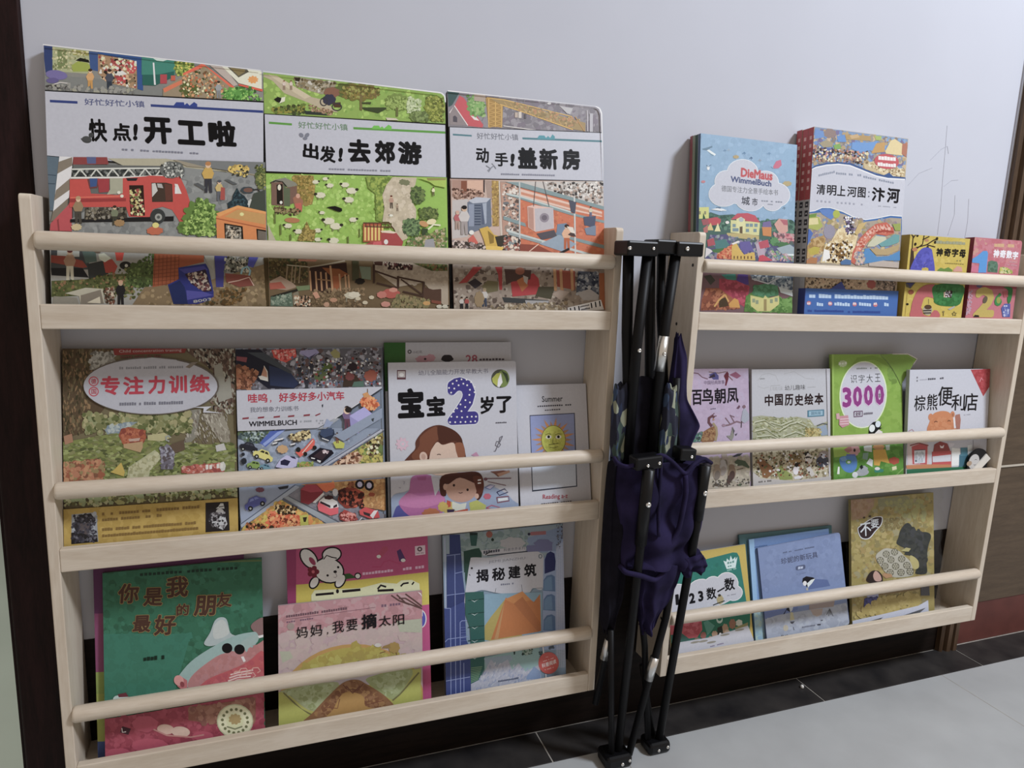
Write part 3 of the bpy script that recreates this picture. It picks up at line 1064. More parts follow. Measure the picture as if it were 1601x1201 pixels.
    A.P('6f8a2c', 200, 170, 590, 180, 440, 380, 460, 700, 430, 820, 350, 800, 340, 420, 240, 340)
    A.S(['7c942c', '5c7424', '8ca034'], 60, 40, 220, 190, 560, 190, 440, 380, 440, 760, 360, 760, 340, 420)
    A.P('b0a494', 590, 180, 940, 185, 920, 290, 850, 380, 850, 480, 930, 640, 930, 760, 830, 920, 800, 1060, 700, 1110, 620, 940, 560, 820, 440, 820, 470, 620, 440, 440, 500, 290)
    A.S(['b8ac9c', 'a89c8c', 'bcb0a4'], 70, 50, 600, 200, 900, 200, 840, 420, 900, 700, 700, 1000, 480, 780, 460, 400)
    for (x, y) in ((735, 250), (790, 260)):
        A.B('6c7054', x, y, 55, 45, 7, .2)
    A.man(570, 630, 190, 'a88478', '544840', hair='5c2c20')
    A.man(655, 670, 110, '988474', '6c5c50')
    A.sheep(565, 730, 30, -1, 'd0ccc8', '54504c')
    A.B('485c30', 950, 440, 115, 140, 11, .22)
    A.B('4a5c30', 1110, 700, 140, 100, 9, .22)
    A.S(['587038', '38482a', '64783c'], 70, 30, 860, 330, 1060, 380, 1040, 520, 900, 560)
    A.S(['54682c', '3c4c24', '6c7c3c'], 60, 30, 980, 640, 1240, 640, 1240, 800, 980, 780)
    A.B('4c6444', 860, 900, 140, 140, 11, .22)
    A.S(['5c7850', '3c5038', '6c8858'], 80, 30, 740, 800, 980, 800, 960, 1020, 740, 1000)
    A.P('94b03c', 960, 190, 1370, 200, 1360, 330, 1200, 300, 1130, 250)
    A.P('84803c', 1080, 190, 1370, 195, 1360, 220, 1100, 230)
    A.man(1180, 450, 130, 'd8c8a8', '5c5438')
    A.E('b48454', 1040, 850, 70, 40, 20)
    A.E('d8c09c', 1150, 820, 70, 40, -10)
    A.P('34442c', 1010, 910, 1090, 920, 1100, 1030, 1010, 1010)
    A.L('e0d4b4', 24, 1100, 930, 1180, 860, 1280, 870)
    A.P('54703c', 1100, 1000, 1360, 900, 1370, 1190, 760, 1190, 840, 1060)
    A.S(['64803c', '48602c', '8c8c54', '7c6c4c', 'a89c84'], 90, 36, 800, 1060, 1360, 920, 1360, 1180, 780, 1180)
    A.P('8c8c9c', 1060, 1080, 1180, 1060, 1200, 1190, 1040, 1190)
    A.P('a04c30', 160, 850, 420, 840, 420, 1110, 160, 1110)
    for i in range(6):
        A.L('d8b45c', 26, 190 + i * 50, 880, 190 + i * 50, 1090)
    A.L('543424', 18, 160, 840, 540, 840, 610, 940)
    A.L('543424', 18, 180, 890, 560, 900)
    for i in range(7):
        A.L('543424', 12, 200 + i * 56, 840, 200 + i * 56, 900)
    A.P('9c3c40', 420, 980, 640, 980, 740, 1110, 720, 1170, 170, 1150, 300, 1100, 420, 1110)
    A.P('e4b8b0', 410, 955, 540, 945, 650, 975, 600, 990, 430, 975)
    A.P('c0505c', 310, 1110, 420, 1100, 430, 1160, 300, 1150)
    A.E('d8d0d0', 490, 1110, 30, 36)
    # foot of the picture
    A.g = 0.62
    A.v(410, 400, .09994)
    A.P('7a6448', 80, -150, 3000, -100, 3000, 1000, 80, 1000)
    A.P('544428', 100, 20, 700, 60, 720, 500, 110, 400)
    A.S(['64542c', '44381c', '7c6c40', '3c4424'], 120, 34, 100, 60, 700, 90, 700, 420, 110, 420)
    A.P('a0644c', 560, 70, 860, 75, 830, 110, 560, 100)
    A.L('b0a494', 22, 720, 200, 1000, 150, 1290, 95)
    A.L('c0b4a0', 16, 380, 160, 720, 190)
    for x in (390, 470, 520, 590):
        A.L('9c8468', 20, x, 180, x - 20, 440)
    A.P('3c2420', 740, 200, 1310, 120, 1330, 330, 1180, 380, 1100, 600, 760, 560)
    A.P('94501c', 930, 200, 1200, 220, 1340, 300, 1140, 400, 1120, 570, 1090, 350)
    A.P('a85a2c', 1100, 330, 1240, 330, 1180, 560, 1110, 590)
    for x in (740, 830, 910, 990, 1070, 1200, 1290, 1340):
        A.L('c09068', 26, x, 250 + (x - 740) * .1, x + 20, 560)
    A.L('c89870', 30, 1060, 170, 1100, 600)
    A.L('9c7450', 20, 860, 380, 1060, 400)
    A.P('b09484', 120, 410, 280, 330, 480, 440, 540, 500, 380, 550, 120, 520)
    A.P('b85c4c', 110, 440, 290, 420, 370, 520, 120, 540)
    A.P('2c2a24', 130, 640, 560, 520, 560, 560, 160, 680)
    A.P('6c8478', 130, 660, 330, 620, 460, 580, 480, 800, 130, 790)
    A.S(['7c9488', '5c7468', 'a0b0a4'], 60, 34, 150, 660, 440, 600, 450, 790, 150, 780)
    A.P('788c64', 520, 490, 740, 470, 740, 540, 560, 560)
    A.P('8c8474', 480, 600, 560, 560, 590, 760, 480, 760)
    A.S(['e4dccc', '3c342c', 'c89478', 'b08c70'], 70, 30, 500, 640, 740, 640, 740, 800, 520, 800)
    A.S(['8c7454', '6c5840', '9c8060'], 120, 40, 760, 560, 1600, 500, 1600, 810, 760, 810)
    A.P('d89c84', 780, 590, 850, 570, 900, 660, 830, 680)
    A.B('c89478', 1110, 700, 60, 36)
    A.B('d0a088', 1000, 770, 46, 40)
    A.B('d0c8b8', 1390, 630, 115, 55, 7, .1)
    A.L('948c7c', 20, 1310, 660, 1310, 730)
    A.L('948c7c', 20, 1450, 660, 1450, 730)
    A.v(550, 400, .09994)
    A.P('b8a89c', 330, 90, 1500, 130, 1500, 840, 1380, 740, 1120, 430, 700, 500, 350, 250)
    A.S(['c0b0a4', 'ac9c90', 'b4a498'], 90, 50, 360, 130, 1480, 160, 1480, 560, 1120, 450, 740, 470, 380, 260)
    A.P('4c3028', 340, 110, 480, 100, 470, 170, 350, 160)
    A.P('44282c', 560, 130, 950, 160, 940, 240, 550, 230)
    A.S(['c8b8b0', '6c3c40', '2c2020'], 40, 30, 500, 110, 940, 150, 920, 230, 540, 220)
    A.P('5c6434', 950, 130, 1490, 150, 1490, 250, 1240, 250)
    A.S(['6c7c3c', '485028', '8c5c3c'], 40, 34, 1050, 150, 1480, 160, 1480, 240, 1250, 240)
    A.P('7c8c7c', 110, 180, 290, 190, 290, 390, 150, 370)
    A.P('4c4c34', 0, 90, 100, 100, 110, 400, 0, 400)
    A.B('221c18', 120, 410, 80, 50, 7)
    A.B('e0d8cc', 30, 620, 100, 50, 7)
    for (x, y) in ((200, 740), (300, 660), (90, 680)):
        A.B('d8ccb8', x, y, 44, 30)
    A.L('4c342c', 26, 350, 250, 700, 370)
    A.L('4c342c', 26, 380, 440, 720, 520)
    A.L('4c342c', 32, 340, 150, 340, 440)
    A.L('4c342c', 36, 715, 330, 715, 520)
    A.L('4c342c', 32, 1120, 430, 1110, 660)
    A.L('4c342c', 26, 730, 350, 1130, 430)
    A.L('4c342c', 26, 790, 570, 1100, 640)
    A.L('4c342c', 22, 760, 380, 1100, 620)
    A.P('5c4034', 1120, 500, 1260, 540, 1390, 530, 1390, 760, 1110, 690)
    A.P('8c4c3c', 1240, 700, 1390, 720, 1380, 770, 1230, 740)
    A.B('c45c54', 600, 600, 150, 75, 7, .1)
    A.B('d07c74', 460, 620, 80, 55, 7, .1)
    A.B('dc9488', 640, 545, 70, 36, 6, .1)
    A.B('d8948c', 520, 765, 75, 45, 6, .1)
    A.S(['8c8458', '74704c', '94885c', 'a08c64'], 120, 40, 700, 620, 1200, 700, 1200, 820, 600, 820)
    A.B('d8a45c', 1160, 750, 60, 34)
    for x in (1360, 1450):
        A.sheep(x, 800, 50, 1, 'd8d4cc')
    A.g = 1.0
    A.v(0, 0, 1)
    A.L('d4dce0', 2.6, 410, 115, 690, 147.8, 696, 153, 697.5, 163)
    A.P('16121a', 699.5, 165, 706, 165, 712, 520, 704, 520)


def paint_building(A):
    A.F('b4948c')
    A.v(690, 130, .1624)
    A.P('84808c', 50, 70, 1600, 250, 1600, 520, 50, 440)
    A.S(['8c8894', '787480', '94909c', '7c7484'], 160, 50, 240, 110, 1500, 250, 1500, 470, 300, 420)
    A.P('3c5a5c', 55, 85, 170, 100, 100, 220, 65, 240)
    A.P('c4505c', 170, 130, 210, 150, 400, 410, 390, 435, 250, 420, 120, 230)
    A.P('8c8288', 70, 300, 120, 230, 240, 415, 80, 410)
    A.L('d8d0d4', 9, 75, 295, 120, 225, 250, 415)
    A.P('54505c', 108, 330, 128, 320, 148, 340, 148, 385, 108, 380)
    A.P('d8d4d8', 275, 320, 330, 335, 360, 370, 310, 360)
    A.B('6c9c54', 330, 230, 95, 110, 11, .25)
    A.S(['7cac5c', '588440', '94b470'], 60, 22, 250, 130, 410, 150, 410, 330, 290, 300)
    A.R('a8988c', 310, 110, 420, 180, .1)
    A.P('a4803c', 420, 150, 590, 165, 580, 430, 450, 430)
    A.L('d0a850', 9, 450, 160, 450, 430)
    A.L('d0a850', 9, 515, 160, 515, 430)
    A.L('d0a850', 9, 575, 170, 575, 430)
    for i in range(6):
        A.L('c49c4c', 6, 450, 190 + i * 42, 575, 225 + i * 42)
        A.L('c49c4c', 6, 575, 190 + i * 42, 450, 225 + i * 42)
    A.P('9c8454', 430, 140, 600, 170, 1380, 390, 1380, 470, 1250, 450, 560, 215)
    A.L('d0a850', 9, 430, 150, 600, 170, 1250, 330)
    A.L('d0a850', 10, 560, 215, 820, 300, 1260, 455)
    for i in range(12):
        A.L('b8985c', 5, 600 + i * 56, 190 + i * 15, 640 + i * 56, 250 + i * 18)
    A.S(['a08c64', '8c7850', 'b89c64', 'b4845c'], 90, 20, 680, 190, 1330, 360, 1250, 440, 700, 250)
    A.R('b4a49c', 700, 290, 730, 340)
    A.R('c8c0bc', 735, 285, 765, 345)
    A.R('5c5860', 790, 305, 810, 350)
    A.P('b0b0b8', 1130, 230, 1260, 250, 1230, 310, 1200, 300)
    A.L('c0bcc8', 8, 1395, 270, 1400, 470)
    A.R('acacb8', 1420, 300, 1450, 480)
    A.L('b48850', 9, 1280, 330, 1370, 470)
    A.L('d0ccd0', 8, 590, 420, 900, 460)
    A.E('d8dce0', 1030, 205, 20, 10)
    # band
    A.P('0c0c10', 40, 426, 1660, 485, 1660, 955, 60, 922)
    A.P('b6bacd', 76, 433, 1660, 492, 1660, 946, 88, 916)
    A.P('4c7c8c', 105, 495, 286, 507, 288, 523, 106, 512)
    A.P('4c7c8c', 772, 530, 1660, 562, 1660, 580, 775, 549)
    A.P('4c94a8', 920, 530, 935, 510, 985, 512, 1000, 535, 1020, 515, 1040, 535, 1062, 500, 1085, 520, 1085, 550, 920, 545)
    A.T('好忙好忙小镇', '707484', 338, 546, 735, 560, 62, .01)
    A.T('动', '0b0b10', 330, 768, 455, 778, 145, .03)
    A.T('手', '0b0b10', 512, 805, 640, 812, 135, .03)
    A.T('!', '0b0b10', 655, 805, 695, 808, 122, .05, slant=.3)
    A.T('盖', '0b0b10', 735, 828, 920, 832, 205, .045)
    A.T('新', '0b0b10', 945, 835, 1122, 840, 200, .045)
    A.T('房', '0b0b10', 1160, 838, 1335, 843, 200, .045)
    A.L('7c8090', 9, 425, 800, 470, 830, 450, 860)
    A.L('7c8090', 9, 480, 780, 500, 800, 440, 850)
    A.L('7c8090', 9, 500, 800, 520, 830)
    A.G('80849c', 570, 888, 1090, 900, 16, 26)
    # building site
    A.v(690, 270, .1624)
    A.P('c0a8a0', 90, 70, 1640, 90, 1640, 900, 90, 900)
    A.P('a88478', 95, 75, 400, 75, 400, 250, 100, 230)
    A.P('844c34', 185, 85, 240, 85, 240, 210, 185, 200)
    A.P('d0a894', 245, 80, 395, 80, 395, 220, 245, 210)
    A.S(['8c6c5c', '6c4c40', 'b89484', '54382c'], 60, 22, 100, 160, 400, 170, 400, 260, 110, 250)
    A.P('2c2024', 400, 75, 412, 75, 412, 200, 400, 190)
    A.P('b8b4b8', 100, 270, 250, 260, 250, 620, 100, 640)
    A.P('a48c84', 415, 80, 620, 90, 640, 300, 440, 260)
    A.P('68748c', 245, 290, 330, 245, 470, 255, 480, 520, 350, 560, 250, 600)
    A.P('b0b8cc', 255, 275, 330, 240, 470, 250, 430, 290, 300, 300)
    A.P('8894b0', 258, 310, 310, 305, 310, 520, 260, 520)
    for i in range(8):
        A.L('34405c', 8, 315, 320 + i * 26, 375, 320 + i * 26)
    A.P('54607c', 380, 305, 410, 300, 410, 500, 385, 500)
    A.P('9ca8c0', 390, 300, 430, 295, 430, 490, 415, 500)
    A.P('a08040', 480, 80, 545, 85, 550, 520, 490, 520)
    A.S(['b0903c', '8c7034', 'c4a450'], 50, 18, 480, 90, 545, 90, 545, 510, 490, 510)
    A.P('c8c0b8', 545, 85, 556, 85, 585, 770, 572, 770)
    A.P('b48c7c', 560, 100, 740, 110, 740, 770, 600, 770)
    A.S(['94847c', 'c0a89c', '6c7078', 'd8d0cc', '5c4c48'], 130, 24, 570, 120, 740, 130, 740, 760, 640, 760)
    A.P('c86c48', 745, 150, 1640, 380, 1640, 900, 750, 800)
    A.S(['d07850', 'b86040', 'c87448', 'bc6844'], 150, 30, 750, 170, 1580, 380, 1580, 820, 760, 770)
    A.P('d8b8ac', 750, 160, 1250, 300, 1540, 380, 1540, 430, 1250, 370, 750, 230)
    A.P('c88468', 760, 190, 1250, 320, 1540, 400, 1540, 420, 1250, 350, 760, 215)
    A.P('bcb8b8', 610, 90, 1550, 90, 1550, 340, 1250, 260, 1000, 170)
    A.S(['8c8480', 'd8d4d4', '6c5c54', 'b49c90', '3c3838'], 130, 22, 1000, 100, 1540, 100, 1540, 320, 1280, 260, 1040, 180)
    A.P('7c949c', 610, 95, 760, 100, 1560, 330, 1560, 365, 1250, 275, 770, 150)
    A.P('b4c4c8', 615, 200, 760, 230, 1240, 375, 1240, 390, 760, 250, 612, 215)
    A.P('7c949c', 615, 218, 760, 245, 1240, 390, 1560, 465, 1560, 490, 1230, 410)
    A.P('7c949c', 590, 420, 800, 490, 810, 525, 590, 455)
    A.P('7c949c', 1090, 580, 1560, 700, 1560, 735, 1100, 610)
    A.P('b8c4c8', 620, 550, 1000, 660, 1500, 800, 1560, 820, 1560, 835, 1000, 690, 620, 570)
    A.P('8c9ca4', 640, 575, 960, 665, 960, 690, 640, 600)
    A.L('b8bcc0', 14, 745, 90, 750, 780)
    A.L('c0c4c8', 15, 1272, 230, 1285, 780)
    A.P('d8b4ac', 820, 330, 880, 315, 1070, 345, 1080, 540, 900, 575, 830, 530)
    A.P('b4887c', 825, 335, 880, 345, 885, 560, 835, 530)
    A.P('b4b0bc', 890, 350, 1070, 345, 1075, 540, 900, 570)
    A.E('8c8494', 985, 438, 45, 45)
    A.E('6c6474', 985, 438, 26, 26)
    A.L('5c5458', 7, 880, 330, 900, 90)
    A.L('5c5458', 7, 1030, 330, 970, 90)
    A.P('54505c', 910, 590, 1080, 555, 1110, 620, 960, 650)
    A.P('8ca0b8', 940, 690, 1130, 600, 1290, 690, 1180, 770)
    A.P('6c84a4', 1110, 500, 1200, 490, 1200, 610, 1100, 600)
    A.P('4c5064', 1220, 270, 1290, 290, 1280, 400, 1240, 380)
    A.P('4c5470', 1360, 430, 1480, 420, 1470, 530, 1370, 510)
    A.P('7484a0', 1370, 540, 1480, 510, 1480, 610, 1390, 600)
    A.man(1430, 430, 100, 'c8c0a8', '64688c')
    A.man(1200, 740, 240, 'd8a888', 'b45c30')
    A.P('2c2424', 1110, 780, 1220, 725, 1230, 745, 1150, 785)
    A.P('4c3c3c', 1210, 600, 1260, 560, 1290, 620, 1230, 610)
    A.P('d8d0c8', 1200, 520, 1260, 530, 1280, 590, 1240, 580)
    A.man(150, 550, 180, 'b45c64', 'a48c84', hair='c89c90')
    A.man(215, 600, 280, 'c0bcc0', '9c9498', hair='1c1818')
    A.P('c85c50', 255, 640, 300, 600, 350, 680, 330, 700, 260, 690)
    A.E('e8dcd8', 285, 580, 24, 22)
    A.P('c8a428', 360, 545, 440, 520, 500, 600, 560, 620, 540, 720, 420, 710, 400, 640)
    A.P('8c7018', 440, 560, 500, 610, 500, 680, 460, 690)
    A.P('3c3830', 510, 620, 630, 600, 600, 700, 540, 730)
    A.E('dcb83c', 500, 735, 140, 26, 4)
    A.S(['3c3430', '94888c', 'c8b8b4', '6c5c58'], 90, 26, 105, 660, 420, 700, 420, 760, 105, 745)
    A.S(['d8c8bc', '3c3434', '94584c', '7c8c94'], 90, 26, 600, 620, 740, 640, 740, 770, 600, 760)
    A.P('8c4434', 750, 690, 920, 700, 1100, 790, 1100, 810, 750, 790)
    A.L('d8b8a8', 9, 830, 770, 930, 690)
    # foot of the picture
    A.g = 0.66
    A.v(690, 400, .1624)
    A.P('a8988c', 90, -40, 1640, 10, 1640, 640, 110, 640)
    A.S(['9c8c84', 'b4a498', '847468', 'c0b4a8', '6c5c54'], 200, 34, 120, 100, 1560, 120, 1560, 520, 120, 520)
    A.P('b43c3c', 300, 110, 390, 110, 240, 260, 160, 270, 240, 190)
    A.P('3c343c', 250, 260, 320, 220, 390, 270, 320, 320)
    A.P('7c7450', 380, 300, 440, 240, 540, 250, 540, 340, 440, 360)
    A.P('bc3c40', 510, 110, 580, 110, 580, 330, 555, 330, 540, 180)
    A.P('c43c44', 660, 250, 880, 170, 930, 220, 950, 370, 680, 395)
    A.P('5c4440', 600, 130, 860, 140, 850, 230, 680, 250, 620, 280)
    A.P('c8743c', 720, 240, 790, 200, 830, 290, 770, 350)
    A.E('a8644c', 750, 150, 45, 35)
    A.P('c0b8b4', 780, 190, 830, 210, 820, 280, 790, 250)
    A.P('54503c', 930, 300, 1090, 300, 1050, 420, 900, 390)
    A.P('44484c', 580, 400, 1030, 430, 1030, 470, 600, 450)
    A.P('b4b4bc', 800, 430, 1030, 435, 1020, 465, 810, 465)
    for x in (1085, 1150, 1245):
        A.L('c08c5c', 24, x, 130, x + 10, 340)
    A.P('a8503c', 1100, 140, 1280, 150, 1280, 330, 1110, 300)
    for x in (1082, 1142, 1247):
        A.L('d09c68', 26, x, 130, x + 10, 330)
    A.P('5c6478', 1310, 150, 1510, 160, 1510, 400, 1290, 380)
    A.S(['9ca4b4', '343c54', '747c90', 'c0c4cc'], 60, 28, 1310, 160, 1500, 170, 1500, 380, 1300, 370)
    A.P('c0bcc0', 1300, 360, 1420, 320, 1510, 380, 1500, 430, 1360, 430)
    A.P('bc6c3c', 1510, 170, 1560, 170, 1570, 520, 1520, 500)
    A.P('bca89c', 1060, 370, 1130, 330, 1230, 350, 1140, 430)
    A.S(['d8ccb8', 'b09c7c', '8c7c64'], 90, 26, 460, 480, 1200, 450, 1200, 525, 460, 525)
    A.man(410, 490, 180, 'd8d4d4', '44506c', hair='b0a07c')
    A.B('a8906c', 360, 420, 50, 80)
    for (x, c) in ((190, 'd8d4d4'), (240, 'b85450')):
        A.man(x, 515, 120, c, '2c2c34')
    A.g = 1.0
    A.P('e8e8ec', 1210, 500, 1530, 425, 1560, 520, 1210, 545)
    for i in range(8):
        x = 1235 + i * 40
        if 2 < i < 5:
            continue
        A.L('14141c', 12, x, 505 - i * 10, x + 8, 545 - i * 8)
    A.G('3c3c48', 1330, 500, 1420, 480, 14, 7)
    A.G('3c3c48', 1340, 530, 1425, 512, 18, 7)
    A.v(0, 0, 1)
    A.L('d8dce4', 2.4, 698, 144.5, 928, 167.6, 935, 172, 938, 180, 943, 290)


QT = dict(B1=[(65.5, 69), (411.5, 114.5), (420.7, 498.4), (82.2, 496.1)],
          B2=[(411, 115.5), (697.5, 148), (702.5, 500.4), (421.2, 498.4)],
          B3=[(698.5, 144), (938.5, 169.5), (947.8, 499.1), (709.9, 500.4)])
G1 = 'large town picture books on the top tier'
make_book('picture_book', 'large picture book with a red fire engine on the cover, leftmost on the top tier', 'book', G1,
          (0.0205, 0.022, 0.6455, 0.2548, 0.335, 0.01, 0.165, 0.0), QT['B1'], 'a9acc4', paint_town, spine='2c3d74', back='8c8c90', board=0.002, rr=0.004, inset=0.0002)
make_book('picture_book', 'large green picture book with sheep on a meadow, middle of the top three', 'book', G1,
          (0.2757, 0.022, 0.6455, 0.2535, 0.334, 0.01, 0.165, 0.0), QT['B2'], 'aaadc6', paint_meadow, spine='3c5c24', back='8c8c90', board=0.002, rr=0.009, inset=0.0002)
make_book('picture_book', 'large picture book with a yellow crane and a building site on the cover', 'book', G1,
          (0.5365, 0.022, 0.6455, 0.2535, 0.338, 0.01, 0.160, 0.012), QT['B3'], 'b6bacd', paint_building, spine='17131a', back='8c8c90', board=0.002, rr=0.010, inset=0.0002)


# ------------------------------------------------------------------ middle tier, left shelf
def paint_forest(A):
    A.F('6a5c40')
    A.v(85, 530, .19155)
    dk, md = ['4c4028', '5c4a30', '3c3420', '6c5a3c'], ['6c6a3c', '5c6030', '7c7848', '848458', '4c5028']
    A.P('54402c', 30, 60, 480, 60, 400, 560, 220, 760, 40, 800)
    A.S(dk + ['7c5c3c', '8a6844'], 260, 34, 40, 80, 480, 80, 300, 480, 220, 760, 50, 780, flat=.4, rot=90, jit=25)
    A.P('847c74', 330, 80, 380, 110, 440, 90, 500, 170, 440, 240, 280, 240, 300, 160)
    A.S(['9c948c', '6c645c', 'a8a098'], 60, 24, 290, 90, 500, 100, 460, 230, 280, 230)
    A.P('5c4438', 1050, 80, 1480, 80, 1480, 500, 1340, 620, 1300, 260)
    A.S(['6c5044', '4c3830', '847464', '9c9484', '2c2420'], 230, 34, 1070, 80, 1480, 80, 1480, 620, 1280, 560, 1300, 250, flat=.4, rot=80, jit=40)
    A.P('8c8478', 1310, 220, 1370, 200, 1400, 360, 1440, 300, 1460, 480, 1350, 520, 1320, 400)
    A.P('7c7468', 1110, 580, 1200, 570, 1160, 800, 1040, 920, 990, 960, 1080, 800)
    A.P('8c8070', 1210, 610, 1380, 600, 1440, 760, 1440, 860, 1360, 840, 1280, 720)
    A.S(['9c9080', '7c7060', 'a89c8c', '6c5c50'], 110, 30, 1120, 580, 1420, 600, 1440, 820, 1060, 860, flat=.3, rot=70, jit=20)
    A.P('8c8454', 420, 660, 700, 590, 1090, 600, 1100, 760, 560, 760)
    A.S(md + ['a09464', '94885c'], 220, 40, 230, 600, 1120, 600, 1120, 760, 240, 760)
    A.P('7c8488', 400, 730, 580, 670, 680, 670, 560, 740, 520, 830, 460, 820)
    A.S(['8c9498', '74808c', 'a0a4a0'], 40, 26, 410, 700, 640, 680, 540, 820, 470, 810)
    A.P('747838', 50, 830, 500, 760, 1000, 860, 1480, 860, 1480, 1240, 50, 1240)
    A.S(md + ['8c9050', '646c34'], 480, 40, 50, 830, 500, 760, 1000, 850, 1480, 850, 1480, 1200, 50, 1200, flat=.45, jit=30)
    A.P('a89c6c', 760, 780, 900, 760, 960, 800, 880, 830, 760, 820)
    A.P('a09c78', 600, 1040, 820, 900, 880, 960, 780, 1060, 760, 1180, 580, 1190)
    A.S(['b0a884', '948c64', 'a8a078'], 90, 34, 620, 1040, 840, 920, 840, 980, 760, 1080, 740, 1160, 600, 1170)
    A.P('94442c', 540, 730, 600, 710, 740, 740, 750, 800, 720, 850, 640, 840, 560, 860, 520, 780)
    A.S(['a0502f', '84382a', 'ac5c3c'], 60, 26, 540, 730, 740, 745, 720, 840, 550, 840)
    A.P('b08c7c', 600, 810, 700, 800, 690, 825, 610, 830)
    A.P('a8845c', 560, 850, 720, 830, 720, 880, 700, 920, 560, 880)
    A.P('9c6c50', 60, 780, 130, 760, 140, 830, 70, 850)
    A.P('a0603c', 55, 1020, 300, 970, 400, 990, 360, 1080, 260, 1130, 60, 1160)
    A.S(['ac6c4c', '945034', 'b47c54', '7c4c34', '8c7448'], 190, 34, 60, 1000, 400, 980, 380, 1160, 60, 1180)
    A.P('b89838', 480, 1060, 540, 1000, 570, 1080, 560, 1115, 450, 1080)
    A.L('8c8c84', 14, 940, 830, 915, 820, 912, 795, 935, 785, 948, 800)
    A.P('746c78', 870, 900, 920, 850, 980, 890, 980, 980, 970, 1060, 880, 1060)
    A.S(['847c8c', '645c68', '94909c', '54484c'], 70, 26, 870, 880, 980, 900, 970, 1050, 880, 1050)
    A.P('5c4838', 940, 860, 1060, 820, 1070, 900, 990, 930)
    A.P('b0a8a4', 1320, 870, 1390, 850, 1410, 905, 1330, 920)
    A.P('a84c3c', 1040, 1040, 1340, 1010, 1400, 1060, 1390, 1090, 1150, 1100, 1040, 1090)
    A.S(['b85c4c', '94403c', 'c88c80'], 50, 24, 1040, 1040, 1360, 1020, 1380, 1080, 1060, 1090)
    A.B('c0b8b0', 1380, 1040, 26, 40, 6)
    A.G('d0c4bc', 1240, 1065, 1390, 1050, 40, 5)
    A.G('c8bcb4', 1160, 1108, 1380, 1098, 14, 10)
    A.P('842c28', 480, 68, 1090, 70, 1070, 115, 490, 125)
    A.T('Child concentration training', 'b09c98', 530, 112, 1045, 108, 30, .0)
    A.G('643430', 520, 150, 880, 145, 18, 18)
    # speech oval with the title
    A.E('5c5048', 790, 378, 562, 236, 1, 40)
    A.E('a7a1aa', 785, 380, 553, 226, 1, 44)
    A.P('a7a1aa', 470, 240, 540, 180, 800, 148, 1000, 170, 1090, 230, 900, 320)
    A.P('7c6c60', 1075, 230, 1130, 190, 1180, 190, 1110, 240)
    A.P('b4aeb4', 1130, 555, 1290, 550, 1240, 585, 1380, 605, 1220, 600, 1225, 565)
    A.G('7c7880', 530, 240, 1080, 238, 22, 30)
    A.E('b43c4c', 316, 334, 42, 40)
    A.E('b0a0a8', 316, 334, 33, 31)
    A.E('b43c4c', 316, 418, 42, 40)
    A.E('b0a0a8', 316, 418, 33, 31)
    A.T('德', 'a83848', 294, 356, 338, 356, 44, .02)
    A.T('国', 'a83848', 296, 438, 338, 438, 42, .02)
    A.T('专', 'b02c40', 375, 450, 535, 448, 158, .035)
    A.T('注', 'b02c40', 562, 448, 735, 446, 150, .035)
    A.T('力', 'b02c40', 770, 445, 910, 443, 148, .035)
    A.T('训', 'b02c40', 940, 442, 1090, 440, 146, .035)
    A.T('练', 'b02c40', 1112, 440, 1280, 438, 148, .035)
    A.G('6c6874', 530, 535, 1060, 528, 26, 26)
    # strip of picture right above the yellow band
    A.v(85, 660, .18114)
    A.S(['84885c', '6c7038', '948c50', '5c5430', 'a0986c'], 150, 34, 60, 640, 1580, 560, 1580, 640, 60, 720)


def paint_forest_band(A):
    A.F('b08c34')
    A.v(85, 660, .18114)
    A.S(['b4903a', 'ac8830', 'a8842c'], 120, 60, 60, 700, 1570, 620, 1570, 990, 60, 1090)
    A.P('b89c60', 370, 690, 400, 672, 450, 668, 520, 672, 545, 690)
    A.P('8c8c94', 130, 790, 350, 770, 365, 1030, 125, 1050)
    A.S(['989ca4', '84848c', 'a0a0a8'], 50, 24, 140, 790, 350, 780, 355, 960, 140, 980)
    A.B('2c282c', 240, 860, 90, 80, 9)
    A.P('2c282c', 150, 900, 190, 800, 300, 780, 345, 840, 330, 860, 280, 850, 290, 960, 180, 970)
    A.P('54484a', 200, 870, 290, 860, 290, 950, 240, 990, 190, 950)
    A.P('242022', 125, 950, 190, 940, 270, 970, 355, 970, 360, 1030, 125, 1050)
    A.S(['44404a', '34303a', '64606a'], 60, 20, 140, 800, 340, 800, 350, 1030, 130, 1040)
    A.P('262022', 1310, 695, 1510, 685, 1520, 935, 1310, 950)
    A.P('b8b4b4', 1420, 730, 1440, 700, 1465, 700, 1475, 745, 1400, 745)
    A.L('242022', 7, 1425, 732, 1468, 726)
    A.E('a49c9c', 1435, 775, 34, 30)
    A.P('b0acb0', 1440, 800, 1480, 810, 1500, 880, 1460, 930, 1390, 900, 1360, 860, 1420, 850)
    A.P('948c90', 1360, 780, 1420, 800, 1410, 830, 1370, 810)
    A.S(['4c4448', '8c8488', '343034'], 40, 16, 1340, 780, 1480, 780, 1480, 920, 1340, 900)
    for (x0, y0, x1, y1, n) in ((400, 800, 1260, 740, 34), (400, 850, 930, 812, 22), (400, 935, 1230, 878, 34), (400, 990, 1250, 925, 34)):
        A.G('7c5c24', x0, y0, x1, y1, 26, n, .8)
    A.G('5c3a2c', 700, 1035, 1020, 1012, 14, 16)


